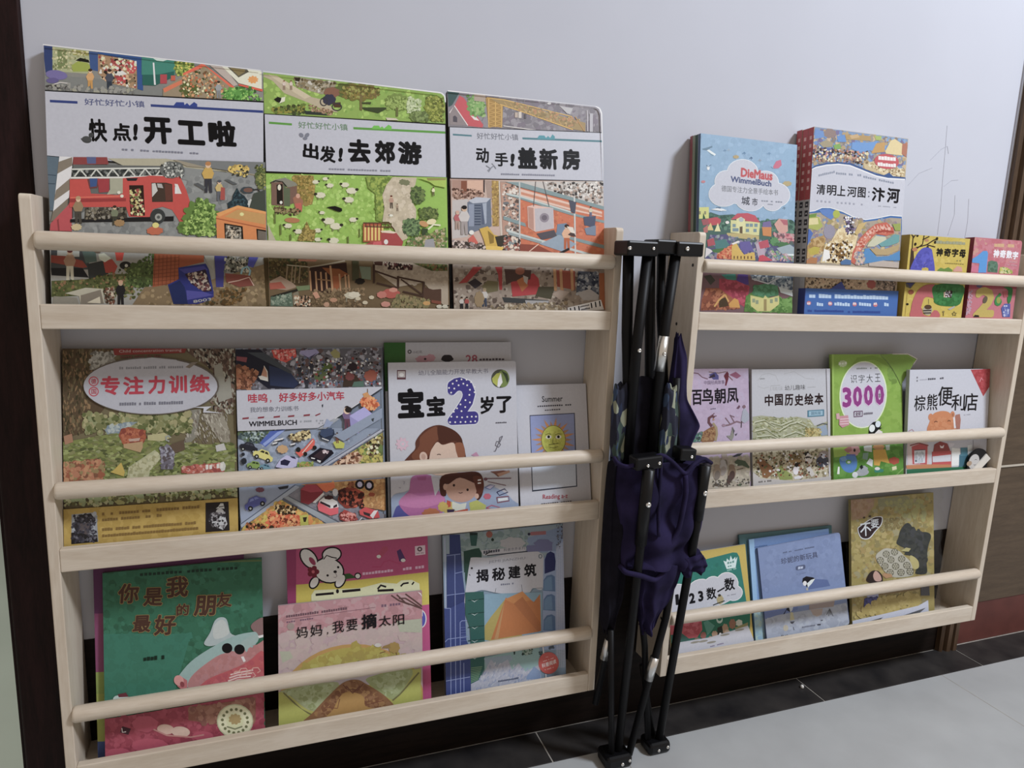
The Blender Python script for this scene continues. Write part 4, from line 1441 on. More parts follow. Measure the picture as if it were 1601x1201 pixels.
def paint_cars(A):
    A.F('6e7688')
    A.v(360, 535, .15615)
    A.P('58545c', 50, 80, 1540, 60, 1540, 480, 50, 500)
    A.S(['6c6870', '4c4850', '74707c', '3c343c', '84808c', '5c4444', '94909c'], 300, 36, 50, 80, 1530, 60, 1530, 450, 60, 480)
    A.P('1e1e2c', 50, 80, 300, 80, 710, 420, 640, 470, 380, 470, 50, 230)
    A.P('28304c', 390, 240, 600, 300, 690, 420, 640, 465, 400, 440)
    A.P('84503c', 50, 230, 220, 300, 200, 480, 50, 480)
    A.S(['94583c', '74442c', 'a46c4c', '5c3424'], 70, 34, 55, 240, 290, 290, 200, 470, 55, 470)
    A.P('7c3c44', 60, 150, 170, 160, 160, 210, 60, 190)
    A.P('3c4048', 170, 110, 340, 110, 620, 300, 600, 320)
    A.P('c8bcb4', 280, 350, 320, 340, 340, 240, 375, 300, 380, 400, 300, 380)
    A.P('a8745c', 310, 340, 340, 250, 370, 310, 370, 360)
    A.P('c03c34', 415, 85, 660, 70, 670, 150, 560, 210, 480, 180, 440, 160)
    A.S(['d0504c', '9c2c2c', 'dc8c84'], 50, 24, 430, 85, 650, 80, 650, 150, 500, 190)
    A.P('8c84ac', 710, 90, 870, 75, 900, 110, 800, 170, 700, 120)
    A.P('3c3450', 720, 120, 790, 160, 880, 110, 800, 180)
    A.P('8c8450', 1010, 110, 1060, 70, 1110, 110, 1110, 160, 1050, 165)
    A.B('4c5c28', 980, 260, 60, 50, 8)
    A.B('54603c', 920, 340, 80, 55, 8)
    A.S(['c0bcc0', '2c2424', '8c3c3c', '54607c'], 120, 20, 620, 160, 1520, 160, 1520, 440, 700, 440)
    A.P('3c2c24', 1150, 330, 1260, 320, 1340, 420, 1320, 450, 1140, 450)
    A.B('944c3c', 1420, 340, 70, 60, 8)
    A.P('4a6458', 1250, 400, 1350, 390, 1350, 450, 1230, 450)
    A.B('743c3c', 1210, 350, 50, 40)
    A.B('2c2028', 1240, 250, 50, 44)
    for x, y in ((820, 260), (770, 420), (1100, 270), (700, 300)):
        A.man(x, y + 60, 130, '2c2c38', '34343c')
    # road below
    A.v(360, 670, .15615)
    A.P('7c8498', 60, 100, 800, 0, 1500, 0, 1000, 380, 600, 590, 100, 980, 60, 700)
    A.S(['848ca0', '747c90', '8c94a8'], 140, 46, 80, 120, 1300, 30, 1000, 350, 520, 620, 100, 930)
    A.P('444c58', 70, 30, 560, 0, 320, 160, 200, 150, 70, 110)
    A.S(['3c4c4c', '5c6c6c', '2c3438', '94a0a0', '4c5c3c'], 120, 26, 70, 40, 460, 10, 300, 140, 200, 150, 70, 100)
    A.P('4458a0', 400, 30, 560, 10, 350, 190, 290, 150)
    A.P('7c8cc0', 470, 40, 560, 12, 340, 180, 320, 160)
    # yellow ground right and below
    A.P('9c8c3c', 1540, 20, 1540, 380, 1000, 400, 1380, 130)
    A.S(['a8983c', '8c7c34', '7c8c3c', 'b4a044', '6c5c34', '54602c'], 200, 32, 1530, 40, 1530, 360, 1020, 385, 1380, 140)
    A.P('5c6c34', 1370, 140, 1540, 170, 1540, 240, 1330, 170)
    A.P('b08c6c', 1010, 380, 1180, 230, 1340, 280, 1280, 370)
    A.S(['4c2c20', '7c4c34', 'c8a084'], 60, 26, 1120, 240, 1330, 250, 1260, 370, 1060, 370)
    A.S(['4c3420', 'c8bc9c', '2c2418', 'b09c5c'], 50, 26, 1380, 60, 1520, 70, 1480, 260, 1370, 260)
    A.P('9a9aa8', 870, 390, 1500, 10, 1560, 10, 930, 400)
    A.L('54586c', 10, 880, 400, 1510, 12)
    A.L('54586c', 10, 930, 410, 1560, 20)
    # second road
    A.P('848ca4', 70, 600, 640, 560, 400, 760, 100, 980)
    A.P('9298a8', 90, 950, 640, 570, 700, 590, 100, 1000)
    A.L('50566c', 10, 90, 960, 650, 565)
    A.L('50566c', 10, 100, 1000, 700, 590)
    A.P('74707c', 520, 700, 600, 660, 700, 580, 900, 560, 1000, 700, 1560, 860, 1560, 960, 1000, 960)
    A.S(['7c7884', '6c6874', '84808c'], 90, 36, 620, 640, 980, 620, 1100, 760, 1540, 900, 1000, 940)
    A.P('888c94', 530, 690, 580, 680, 1090, 940, 980, 960)
    A.L('4c505c', 9, 520, 700, 980, 965)
    A.L('4c505c', 9, 580, 680, 1090, 940)
    A.P('b48c34', 500, 715, 980, 970, 90, 1040, 110, 1000)
    A.S(['c09c3c', 'a87c2c', 'b8a03c', 'c87c34', '947430'], 240, 34, 500, 725, 950, 960, 120, 1030, 140, 990)
    A.B('cc5c30', 520, 940, 180, 100, 11, .2)
    A.B('d8683c', 420, 890, 60, 70, 8, .2)
    A.S(['dc7040', 'b84c28', 'e08c50', '6c2c18'], 100, 26, 370, 850, 680, 870, 680, 1000, 400, 1000)
    A.S(['3c2818', '7c5c2c', '2c2014', 'c8a874'], 80, 22, 440, 770, 660, 790, 640, 860, 460, 850)
    A.P('a4a034', 690, 870, 770, 860, 780, 980, 700, 980)
    A.P('2c2418', 720, 890, 765, 885, 750, 935, 730, 935)
    A.S(['2c2018', '8c4c24', 'd87844'], 60, 24, 160, 950, 340, 960, 340, 1020, 150, 1020)
    A.E('3c3020', 405, 988, 24, 20)
    # orange ground right
    A.P('a4703c', 700, 560, 1560, 500, 1560, 820, 1300, 780, 1080, 640, 880, 600)
    A.S(['b07c44', '98683a', 'a8743c', 'b88c54'], 170, 36, 900, 560, 1550, 520, 1550, 800, 1340, 780, 1100, 640)
    A.P('d86030', 860, 560, 1040, 540, 1050, 590, 960, 640, 880, 600)
    A.B('7c2c20', 1200, 690, 130, 110, 7, .1)
    A.B('9c3c28', 1260, 670, 90, 60, 7, .1)
    A.P('54201c', 1080, 620, 1150, 590, 1190, 640, 1130, 760, 1090, 720)
    A.S(['6c2c20', 'b04c34', '3c1814', '2c1c1c'], 80, 30, 1090, 620, 1330, 640, 1320, 800, 1110, 740)
    A.L('1c1418', 26, *[k for i in range(13) for k in (1300 + 36 * math.cos(i * .524), 560 + 36 * math.sin(i * .524))])
    A.L('1c1418', 26, *[k for i in range(13) for k in (1395 + 36 * math.cos(i * .524), 570 + 40 * math.sin(i * .524))])
    A.E('a8a0bc', 1300, 560, 26, 28)
    A.E('a8a0bc', 1395, 570, 26, 30)
    A.S(['5c3018', '8c4c2c'], 14, 26, 1180, 540, 1230, 540, 1230, 590, 1180, 590)
    A.B('8c3c24', 1420, 660, 34, 22)
    # cars
    A.car(180, 195, 190, '24242e', '3c3c48', 14)
    A.car(325, 275, 210, 'c0b45c', '2c2a20', 20)
    A.car(240, 375, 160, '748c3c', '243018', 10)
    A.car(350, 395, 130, '5c8090', '24384c', 18)
    A.P('a8a0d0', 450, 380, 500, 310, 560, 270, 680, 300, 660, 380, 560, 420, 470, 425)
    A.P('24203c', 500, 330, 540, 310, 600, 330, 570, 375, 500, 365)
    A.P('24203c', 590, 280, 640, 285, 660, 310, 620, 300)
    A.P('18182a', 455, 390, 520, 400, 500, 425, 460, 420)
    A.P('c84c40', 650, 240, 740, 200, 830, 100, 850, 130, 840, 190, 760, 240, 700, 290)
    A.E('1c1c1c', 680, 215, 24, 26)
    A.E('1c1c1c', 750, 258, 20, 22)
    A.E('1c1c1c', 845, 195, 22, 22)
    A.L('dcb4a8', 8, 720, 250, 830, 120)
    A.P('181420', 780, 280, 900, 195, 1020, 220, 1040, 250, 920, 350, 800, 310)
    A.P('34242c', 830, 280, 910, 220, 1000, 230, 920, 320)
    A.S(['a0848c', 'c8b0b4'], 18, 16, 930, 220, 980, 220, 980, 250, 930, 250)
    A.P('c8c8d0', 810, 290, 850, 300, 845, 310, 808, 302)
    A.P('c8c8d0', 870, 315, 910, 325, 900, 345, 870, 328)
    A.B('6c8a34', 750, 370, 90, 40, 8)
    A.S(['4c6c28', '8c943c', 'a8743c'], 30, 20, 680, 350, 830, 345, 830, 395, 690, 395)
    A.P('242c40', 890, 60, 960, 20, 1040, 10, 1050, 60, 990, 140, 910, 110)
    A.P('4c5c80', 940, 40, 1030, 20, 1030, 50, 960, 70)
    A.L('c8ccd4', 10, 920, 100, 990, 125)
    A.P('a4a434', 1030, 140, 1090, 120, 1150, 150, 1140, 200, 1060, 200)
    A.man(1075, 150, 110, '6c3c2c', '6c3c2c')
    A.P('6c3838', 1130, 20, 1190, 10, 1195, 110, 1135, 120)
    for (x, y) in ((440, 120), (480, 110), (600, 160), (420, 150)):
        A.P('d0d4d8', x, y, x + 50, y - 15, x + 44, y + 3, x, y + 14)
        A.P('20242c', x + 10, y + 12, x + 60, y, x + 55, y + 12, x + 12, y + 22)
    A.B('b0885c', 520, 210, 60, 44, 8)
    A.S(['a08858', '7c6440', 'c8b07c', '3c3020'], 70, 28, 580, 80, 800, 20, 800, 90, 640, 140)
    A.L('20242c', 10, 110, 260, 130, 270)
    A.B('22242c', 130, 330, 30, 34)
    A.E('22242c', 122, 262, 18, 18)
    A.car(240, 745, 230, '4c5090', '6c74b0', -22)
    A.B('6c3c4c', 290, 615, 46, 26)
    A.P('2c2c34', 470, 590, 580, 570, 570, 600, 490, 612)
    A.P('7c2430', 700, 610, 760, 560, 860, 560, 930, 630, 900, 690, 780, 760, 700, 740)
    A.P('9c3444', 700, 610, 760, 560, 860, 565, 920, 630, 800, 640)
    A.P('c8c0c0', 820, 740, 930, 640, 940, 660, 850, 745)
    A.P('c84c58', 870, 770, 890, 720, 1080, 780, 1080, 850, 1000, 870, 880, 820)
    A.P('e0d4d8', 890, 720, 960, 670, 1070, 730, 1085, 785, 1000, 800, 890, 740)
    A.P('2c2028', 900, 725, 1000, 770, 1000, 795, 895, 745)
    A.P('2c2028', 1030, 775, 1065, 755, 1070, 780, 1030, 795)
    A.B('3c2024', 985, 690, 50, 22, 6)
    A.B('b4b0b8', 1050, 640, 30, 40)
    A.P('983430', 1090, 870, 1140, 810, 1240, 850, 1280, 910, 1180, 940, 1100, 910)
    A.S(['b04c44', '742420', 'c88078'], 50, 22, 1100, 840, 1250, 850, 1260, 920, 1110, 910)
    A.P('b83c40', 1290, 820, 1350, 785, 1480, 820, 1500, 890, 1400, 900, 1300, 860)
    A.P('e0d8d8', 1400, 870, 1440, 820, 1480, 815, 1430, 900)
    A.P('34282c', 1330, 830, 1400, 850, 1400, 880, 1340, 860)
    A.P('3c4448', 1290, 940, 1320, 900, 1380, 925, 1360, 945)
    A.L('c8c8cc', 8, 1260, 950, 1320, 890)
    # title strip
    A.v(360, 535, .15615)
    A.P('a5a1ab', 50, 492, 1530, 448, 1530, 480, 1060, 760, 880, 862, 70, 895)
    A.L('2c3038', 14, 1030, 800, 1530, 470)
    A.P('8c8c94', 880, 870, 1060, 760, 1100, 770, 960, 870)
    A.L('d0ccd4', 5, 1050, 770, 1300, 610)
    A.T('哇呜', 'a0283c', 175, 615, 372, 610, 92, .03)
    A.T('，', 'a0283c', 395, 612, 412, 612, 28, .02)
    A.T('好多好多小汽车', 'a0283c', 488, 606, 1150, 582, 92, .03)
    A.T('我的想象力训练书', '5c5c68', 195, 710, 685, 692, 52, .005)
    A.L('a0a0a4', 4, 90, 775, 840, 745, 910, 715, 930, 660)
    for (x, y) in ((150, 768), (305, 760), (465, 752), (610, 745), (768, 735)):
        A.P('7c2c38', x - 30, y - 5, x + 34, y - 12, x + 30, y + 6, x - 34, y + 12)
    A.P('7c2c38', 850, 735, 905, 712, 905, 725, 860, 745)
    A.P('2c3038', 920, 630, 935, 625, 932, 655, 922, 655)
    A.T('WIMMELBUCH', '14141c', 183, 852, 668, 832, 52, .022)
    A.G('84848c', 700, 808, 940, 795, 18, 12)
    A.G('84848c', 870, 825, 940, 820, 16, 4)
    # pictures over the strip
    A.man(1175, 880, 240, '6c5478', '5c3444', hair='2c2020')
    A.E('c8a48c', 1175, 690, 34, 34)
    A.E('241c1c', 1190, 680, 36, 30)
    A.P('c05c2c', 1300, 600, 1400, 530, 1450, 560, 1480, 640, 1400, 690, 1330, 640)
    A.S(['d8703c', 'e08c50', 'a8481c', 'cc7c4c'], 60, 30, 1310, 590, 1420, 530, 1510, 620, 1440, 690, 1330, 640)
    A.P('b87c44', 1335, 520, 1385, 500, 1410, 550, 1350, 560)
    A.L('6c4c30', 8, 1385, 470, 1385, 510)
    A.P('9890c0', 1200, 740, 1350, 650, 1430, 720, 1290, 800)
    A.P('847cac', 1200, 740, 1290, 800, 1290, 920, 1210, 860)
    A.P('cc3c38', 1285, 810, 1420, 725, 1420, 810, 1290, 905)
    A.L('e0c8c8', 6, 1310, 830, 1400, 775)
    A.L('e0c8c8', 5, 1310, 850, 1390, 800)
    A.P('34405c', 910, 880, 1020, 860, 1030, 930, 940, 960, 900, 930)
    A.P('8088a4', 930, 860, 970, 770, 1010, 800, 1040, 800, 1000, 850)
    A.P('7c8498', 1040, 940, 1530, 660, 1530, 760, 1140, 993)
    A.P('34383c', 1420, 770, 1450, 760, 1440, 800, 1425, 790)
    A.v(0, 0, 1)
    A.P('14141a', 600, 535, 606, 535, 612, 835, 604, 835)


def paint_counting(A):
    A.F('c0b8bc')
    A.v(595, 530, .20612)
    A.P('2f6424', 10, 25, 190, 30, 190, 400, 10, 400)
    A.E('5c5458', 221, 102, 16, 16)
    A.E('c0b8bc', 221, 102, 7, 7)
    A.T('小红花', '6c6068', 244, 116, 318, 114, 20, .005)
    A.B('c08894', 320, 160, 56, 30, 7)
    A.B('c88c98', 380, 150, 40, 30, 7)
    A.E('3c2c34', 340, 158, 10, 8)
    A.B('2c2428', 508, 155, 48, 30, 5)
    A.T('28', 'a8485c', 650, 195, 738, 193, 66, .02)
    A.G('4c4048', 752, 172, 945, 170, 16, 8)


def paint_baby(A):
    A.F('b4b0c2')
    A.v(595, 530, .20612)
    A.R('5c3440', 120, 236, 188, 308)
    A.R('b4a8b0', 126, 244, 182, 292)
    A.E('d8d4dc', 155, 272, 18, 14)
    A.T('幼儿全脑能力开发早教大书', '646078', 284, 278, 815, 262, 40, .0)
    A.E('4c4c44', 908, 302, 70, 71)
    A.E('6c7c3c', 930, 302, 46, 66)
    A.P('a8a834', 845, 300, 880, 262, 912, 258, 890, 310, 884, 360, 850, 330)
    A.P('e4e4ec', 912, 258, 925, 330, 900, 368, 885, 362, 890, 310)
    A.P('34402c', 915, 240, 960, 265, 972, 310, 960, 340, 945, 290)
    A.T('宝', '0c0b12', 128, 605, 330, 596, 228, .055)
    A.T('宝', '0c0b12', 348, 590, 490, 582, 152, .05)
    A.T('2', '3c3486', 505, 655, 742, 645, 362, .065, halo='c8c4dc', hw=.018)
    for (x, y) in ((533, 408), (517, 372), (545, 340), (575, 317), (612, 307), (650, 310), (685, 328), (712, 365), (712, 405), (672, 425), (642, 465), (604, 497), (578, 527), (553, 553),
                   (557, 377), (590, 352), (626, 340), (655, 352), (676, 386), (676, 482), (640, 517), (612, 548), (535, 590), (578, 592), (616, 596), (656, 592), (690, 590), (722, 590), (525, 632), (564, 632), (605, 631), (642, 630), (682, 628), (716, 625)):
        A.E('dcd8ec', x, y, 7, 7, n=8, dz=2e-6)
    A.T('岁', '0c0b12', 757, 572, 860, 568, 135, .035)
    A.T('了', '0c0b12', 880, 564, 995, 560, 128, .035)
    A.G('4c4858', 872, 642, 958, 638, 10, 6)
    # mother and child
    A.v(595, 650, .20612)
    A.B('c8a4bc', 160, 215, 52, 52, 9, .35)
    A.E('b4b0c2', 165, 215, 22, 22)
    A.E('d0a8c0', 165, 215, 12, 12)
    A.C('5c3024', 180, 360, 215, 300, 260, 250, 265, 190, 330, 110, 420, 72, 500, 85, 580, 130, 620, 200, 640, 280, 640, 335, 560, 300, 400, 300, 360, 350)
    A.C('74402c', 230, 310, 290, 230, 300, 160, 400, 85, 430, 100, 440, 170, 400, 220, 360, 300, 300, 350)
    A.C('4c261c', 430, 85, 500, 85, 590, 140, 620, 200, 590, 215, 560, 190, 470, 215, 440, 190)
    A.C('8a5038', 560, 215, 620, 210, 640, 300, 600, 330, 570, 290)
    A.C('c8a89c', 370, 300, 400, 230, 430, 200, 470, 222, 550, 205, 570, 270, 590, 350, 570, 440, 380, 440)
    A.E('c8a498', 322, 312, 30, 38, -10)
    A.E('b48c80', 322, 312, 16, 22, -10)
    A.L('3c2420', 6, 425, 297, 440, 292, 455, 297)
    A.E('2c1c1c', 440, 336, 9, 11)
    A.L('b08c84', 4, 545, 325, 580, 318)
    A.P('b47ca0', 685, 300, 725, 275, 755, 322)
    A.L('646070', 6, 925, 155, 905, 200, 880, 195, 870, 225, 895, 240, 910, 220, 895, 200)
    A.L('646070', 6, 925, 155, 905, 165, 898, 200, 870, 270, 858, 270)
    A.P('7c4c44', 830, 425, 930, 415, 980, 425, 890, 465, 860, 440)
    A.P('b08070', 880, 440, 975, 415, 980, 430, 900, 462)
    A.C('8894b8', 80, 620, 180, 580, 280, 560, 780, 540, 900, 560, 1000, 640, 1010, 720, 80, 800)
    A.C('4c4c94', 90, 760, 130, 680, 230, 720, 245, 770, 95, 780)
    A.C('a85c98', 240, 460, 380, 455, 430, 560, 490, 640, 440, 760, 240, 770, 135, 670, 180, 600, 215, 560)
    A.C('b86ca4', 135, 670, 200, 590, 300, 610, 440, 600, 480, 650, 300, 700)
    A.P('9c4c84', 270, 460, 345, 456, 340, 490, 280, 490)
    A.P('b4b0c4', 380, 460, 440, 470, 450, 540, 410, 610, 400, 560)
    A.C('48221c', 460, 460, 620, 430, 740, 430, 780, 500, 770, 600, 730, 640, 700, 540, 520, 480, 500, 560, 490, 610, 450, 590)
    A.E('b08478', 610, 560, 118, 98)
    A.C('48221c', 480, 480, 560, 440, 720, 440, 740, 520, 600, 470, 510, 520)
    A.C('5c2c20', 700, 460, 770, 470, 780, 560, 740, 600, 715, 530)
    A.E('2c1818', 554, 528, 9, 10)
    A.E('2c1818', 658, 562, 9, 10)
    A.L('3c2020', 6, 590, 584, 605, 588, 620, 582)
    A.E('b88c80', 488, 540, 16, 24)
    A.E('c09488', 728, 610, 16, 20)
    A.P('e8e4e8', 735, 485, 760, 482, 760, 492, 735, 495)
    A.P('e8e4e8', 735, 508, 760, 505, 760, 515, 735, 518)
    A.P('b8a04c', 500, 660, 560, 650, 560, 740, 480, 740)
    A.P('a8a84c', 670, 660, 730, 640, 800, 680, 790, 720, 680, 730)
    A.P('c0c0bc', 540, 650, 600, 670, 650, 660, 640, 710, 570, 725, 540, 700)
    A.P('b4442c', 500, 640, 530, 650, 530, 690, 500, 700)
    A.P('b4442c', 560, 725, 660, 705, 660, 735, 550, 745)
    A.P('3c2c4c', 500, 710, 560, 710, 550, 745, 505, 745)
    A.B('a8603c', 380, 740, 70, 40)
    A.B('b89c44', 470, 690, 40, 40)
    A.L('6c4454', 7, 795, 478, 990, 475)
    A.L('6c4454', 5, 810, 500, 950, 530)
    A.E('6c4454', 795, 482, 14, 12)
    A.L('34345c', 7, 880, 580, 940, 555, 965, 580, 900, 605, 880, 580)
    A.L('7c4454', 8, 880, 620, 970, 612, 975, 645, 885, 660, 880, 620)
    A.P('c8c8d4', 890, 628, 962, 620, 966, 640, 892, 650)
    A.P('b0a8cc', 790, 545, 830, 525, 865, 530, 830, 560)
    A.L('5c68a0', 6, 790, 545, 830, 525, 865, 530, 830, 560, 790, 545)
    A.B('b45470', 808, 612, 30, 24, 6)
    A.L('b0506c', 8, 800, 700, 840, 680, 905, 695, 850, 712, 800, 700)
    A.L('8c849c', 5, 165, 500, 178, 500, 172, 520)
    A.L('8c849c', 5, 135, 545, 150, 548)


def paint_summer(A):
    A.F('b3b0c2')
    A.v(595, 530, .20612)
    A.T('Summer', '16141c', 1232, 478, 1388, 472, 44, .012)
    A.G('3c3a48', 1165, 517, 1455, 502, 12, 18)
    A.G('3c3a48', 1252, 543, 1372, 536, 10, 7)
    A.v(595, 650, .20612)
    A.P('34384c', 1137, -6, 1478, -24, 1492, 535, 1147, 574)
    A.P('b8bcd4', 1148, 302, 1480, 286, 1484, 528, 1154, 562)
    A.P('848cc0', 1142, 0, 1472, -18, 1478, 290, 1148, 306)
    for i in range(22):
        t = i * 2 * math.pi / 22
        r = 150 + (18 if i % 2 else -8)
        cx, cy = 1314, 178
        A.P('c07c44' if i % 2 else 'a87858', cx + 84 * math.cos(t - .16), cy + 98 * math.sin(t - .16), cx + r * math.cos(t), cy + r * math.sin(t), cx + 84 * math.cos(t + .16), cy + 98 * math.sin(t + .16))
    A.E('5c5c28', 1314, 180, 93, 112)
    A.E('b4b434', 1314, 180, 89, 108)
    A.S(['bcbc40', 'a8a82c'], 60, 16, 1250, 110, 1380, 110, 1380, 250, 1250, 250)
    for x in (1278, 1352):
        A.E('e0e0c8', x, 158, 22, 14, -6)
        A.E('1c1c14', x, 156, 10, 11)
        A.L('54541c', 4, x - 24, 140, x, 132, x + 22, 138)
    A.L('54541c', 4, 1312, 165, 1308, 205, 1322, 207)
    A.L('54541c', 5, 1278, 215, 1312, 212, 1352, 205)
    A.L('54541c', 4, 1285, 235, 1318, 240, 1348, 230)
    A.T('Reading a-z', 'a83048', 1228, 642, 1418, 632, 46, .01)
    A.G('1c1a24', 1215, 674, 1450, 652, 10, 14)


G2 = 'books on the middle tier of the left shelf'
W4 = 'b0aab3'
Q4 = [(95, 542), (369, 546.5), (373.9, 848.9), (96, 871.8)]
b4, a4 = make_book('picture_book', 'woodland picture book with a white title oval and a yellow paper band', 'book', G2,
                   (0.0135, 0.022, 0.3285, 0.2135, 0.276, 0.006, 0.2, -0.008), Q4, W4, paint_forest, spine='5c4430', back='8c8070')
ab = Art(Q4, 0.2135, 0.276, [(0, 0), (0.2135, 0), (0.2135, 0.0635), (0, 0.0635)], W4, 4)
paint_forest_band(ab)
V, F, I = [], [], []
v, f = box(-0.0003, 0.2138, -0.0034, -0.0028, 0.0, 0.0635)
V += v
F += f
I += [ab.c('b08c34')] * 6
for poly, z, ink in ab.polys:
    k = len(V)
    V += [(x, -0.0034 - z, y) for x, y in poly]
    F.append(tuple(range(k, k + len(poly))))
    I.append(ink)
bb = link_mesh('paper_band', V, F, M['print'], b4, ink=I)
bb['label'] = 'yellow paper band with two black and white portraits'

make_book('picture_book', 'picture book full of small cars on roads, right of the woodland book', 'book', G2,
          (0.2298, 0.022, 0.328, 0.2088, 0.275, 0.008, 0.19, 0.0), [(368, 546), (601, 543.5), (606, 824.9), (374, 846.4)], 'a5a1ab', paint_cars, spine='24242c', back='8c8c90')
make_book('picture_book', 'white book with a green corner, hidden behind the book with a purple numeral', 'book', G2,
          (0.4425, 0.032, 0.328, 0.207, 0.281, 0.006, 0.18, 0.0), [(600.5, 536.5), (799, 537), (804.6, 802.6), (607.4, 820.8)], 'c0b8bc', paint_counting, spine='2f6424', back='b0a8ac')
make_book('picture_book', 'white picture book with a dotted purple numeral and a mother with child', 'book', G2,
          (0.4455, 0.022, 0.328, 0.2075, 0.2515, 0.0078, 0.17, 0.0), [(605.5, 567), (806.5, 564.5), (811.1, 805.7), (611.5, 824.2)], 'b4b0c2', paint_baby, spine='1c1a24', back='a8a4b0', rr=0.004)
make_book('paper_booklet', 'thin white paper booklet with a smiling yellow sun', 'booklet', G2,
          (0.657, 0.022, 0.328, 0.1275, 0.212, 0.002, 0.24, 0.0), [(808.5, 602.8), (917, 599.7), (924.9, 795.0), (813.5, 805.3)], 'b3b0c2', paint_summer, spine='b3b0c2', back='b3b0c2', board=0.0004, inset=0.0004)


# ------------------------------------------------------------------ bottom tier, left shelf
def paint_mouse_friend(A):
    A.F('2a6448')
    A.v(130, 860, .18738)
    A.S(['2c684a', '286044', '2f6c50', '27583e'], 240, 50, 160, 60, 1510, 60, 1510, 900, 170, 1100)
    A.P('2e7058', 165, 700, 900, 700, 760, 1200, 165, 1500)
    A.S(['2e7058', '2d6c54'], 110, 60, 170, 720, 900, 700, 740, 1100, 180, 1300)
    A.L('5c6c3c', 14, 160, 150, 800, 105, 1490, 88)
    A.G('1c3428', 440, 220, 1300, 160, 26, 24, .7)
    for ch, x, y, s, r in (('你', 285, 450, 175, 0), ('是', 500, 470, 160, 0), ('我', 690, 400, 185, -4), ('最', 410, 690, 150, 0), ('好', 590, 715, 180, -4), ('的', 780, 552, 105, -4), ('朋', 922, 552, 180, 0), ('友', 1110, 480, 130, -4)):
        A.T(ch, '4a2c20', x, y, x + s, y - 6 + r, s * .95, .03, halo='8c7038', hw=.028)
    A.G('14281c', 505, 925, 715, 905, 34, 7, .8)
    # long nosed soft toy in a pink jumper
    A.C('84605c', 1400, 640, 1440, 590, 1510, 570, 1510, 720, 1450, 700)
    A.C('a0a8a4', 1010, 780, 1060, 690, 1100, 590, 1150, 560, 1200, 580, 1230, 690, 1280, 720, 1200, 750, 1080, 800)
    A.C('b4b4ac', 1090, 640, 1150, 580, 1195, 610, 1215, 700, 1100, 740)
    A.C('8ca49c', 790, 1060, 900, 930, 1060, 820, 1250, 720, 1400, 685, 1450, 690, 1460, 760, 1330, 900, 1250, 1010, 900, 1130, 860, 1160, 770, 1110)
    A.C('b0706c', 900, 1060, 1050, 930, 1180, 860, 1340, 860, 1480, 770, 1510, 780, 1510, 1060, 1200, 1130, 900, 1160)
    A.S(['b47470', 'ac6c68', 'b07472'], 110, 40, 920, 1060, 1180, 880, 1480, 800, 1500, 1000, 1000, 1120)
    A.C('94a49c', 1320, 770, 1440, 700, 1460, 745, 1360, 830)
    A.E('120e10', 1203, 818, 44, 42)
    A.E('120e10', 1306, 828, 44, 42)
    A.P('e0d4d0', 1318, 890, 1340, 885, 1358, 925, 1340, 935)
    A.P('d8d0cc', 1460, 715, 1505, 705, 1505, 725, 1470, 735)
    A.v(130, 1000, .18738)
    A.P('b86060', 770, 320, 810, 300, 870, 340, 870, 400, 830, 420, 790, 390)
    A.E('d08880', 800, 340, 40, 45, -30)
    A.E('8c3c40', 828, 372, 18, 24, -20)
    A.C('b84c50', 960, 400, 1060, 320, 1260, 240, 1380, 180, 1510, 100, 1510, 420, 960, 420)
    A.S(['bc5458', 'b04850', 'b85050'], 130, 36, 1000, 390, 1260, 250, 1500, 150, 1500, 400, 1000, 410)
    for i in range(4):
        A.L('d8b0a4', 12, 1200 + i * 10, 370 - i * 26, 1290, 335 - i * 20, 1390 + i * 10, 330 - i * 26)
    for (x, y) in ((1290, 290), (1340, 265), (1400, 300), (1440, 260)):
        A.L('cc9484', 9, x - 40, y, x - 20, y - 25, x + 20, y - 28, x + 40, y, x + 15, y + 15)
    A.E('b4c0b4', 290, 500, 40, 36)
    A.E('c0c8bc', 345, 500, 50, 34)
    A.P('c0c8bc', 340, 470, 420, 490, 440, 520, 330, 540)
    A.P('6c2c34', 290, 455, 360, 440, 380, 475, 300, 480)
    A.P('a03c4c', 180, 660, 330, 640, 1510, 440, 1510, 1000, 185, 1060)
    A.S(['a44050', '983848', 'a84454', '903444'], 330, 44, 185, 680, 1510, 470, 1510, 900, 190, 1040)
    A.P('8c5444', 880, 570, 1440, 480, 1440, 680, 1090, 700, 880, 670)
    A.S(['94604c', '845044', 'a06c58'], 90, 44, 890, 580, 1420, 490, 1420, 680, 1000, 690)
    for (x, y, rx, ry) in ((520, 700, 110, 70), (300, 960, 120, 60), (560, 880, 160, 60), (1000, 800, 90, 40)):
        A.B('b0485a', x, y, rx, ry, 7, .08)
    A.E('c8a08c', 690, 745, 72, 42, 6)
    A.E('c8a490', 815, 765, 78, 44, 6)
    A.L('b87870', 13, 590, 745, 700, 795, 900, 810, 1010, 790)
    A.P('44242c', 310, 770, 330, 720, 400, 740, 380, 790)
    A.L('d8c0bc', 8, 325, 735, 330, 770, 360, 765)
    A.E('b4b088', 1268, 676, 152, 142)
    A.E('d0cca0', 1268, 676, 142, 132)
    A.E('c8c494', 1268, 676, 72, 68)
    for i in range(16):
        t = i * 2 * math.pi / 16 + .1
        A.E('6c6c44', 1268 + 106 * math.cos(t), 676 + 98 * math.sin(t), 13, 13, n=7)
    A.B('a48850', 1268, 660, 56, 48, 9, .25)
    A.L('7c7c58', 12, 1200, 722, 1268, 742, 1330, 720)


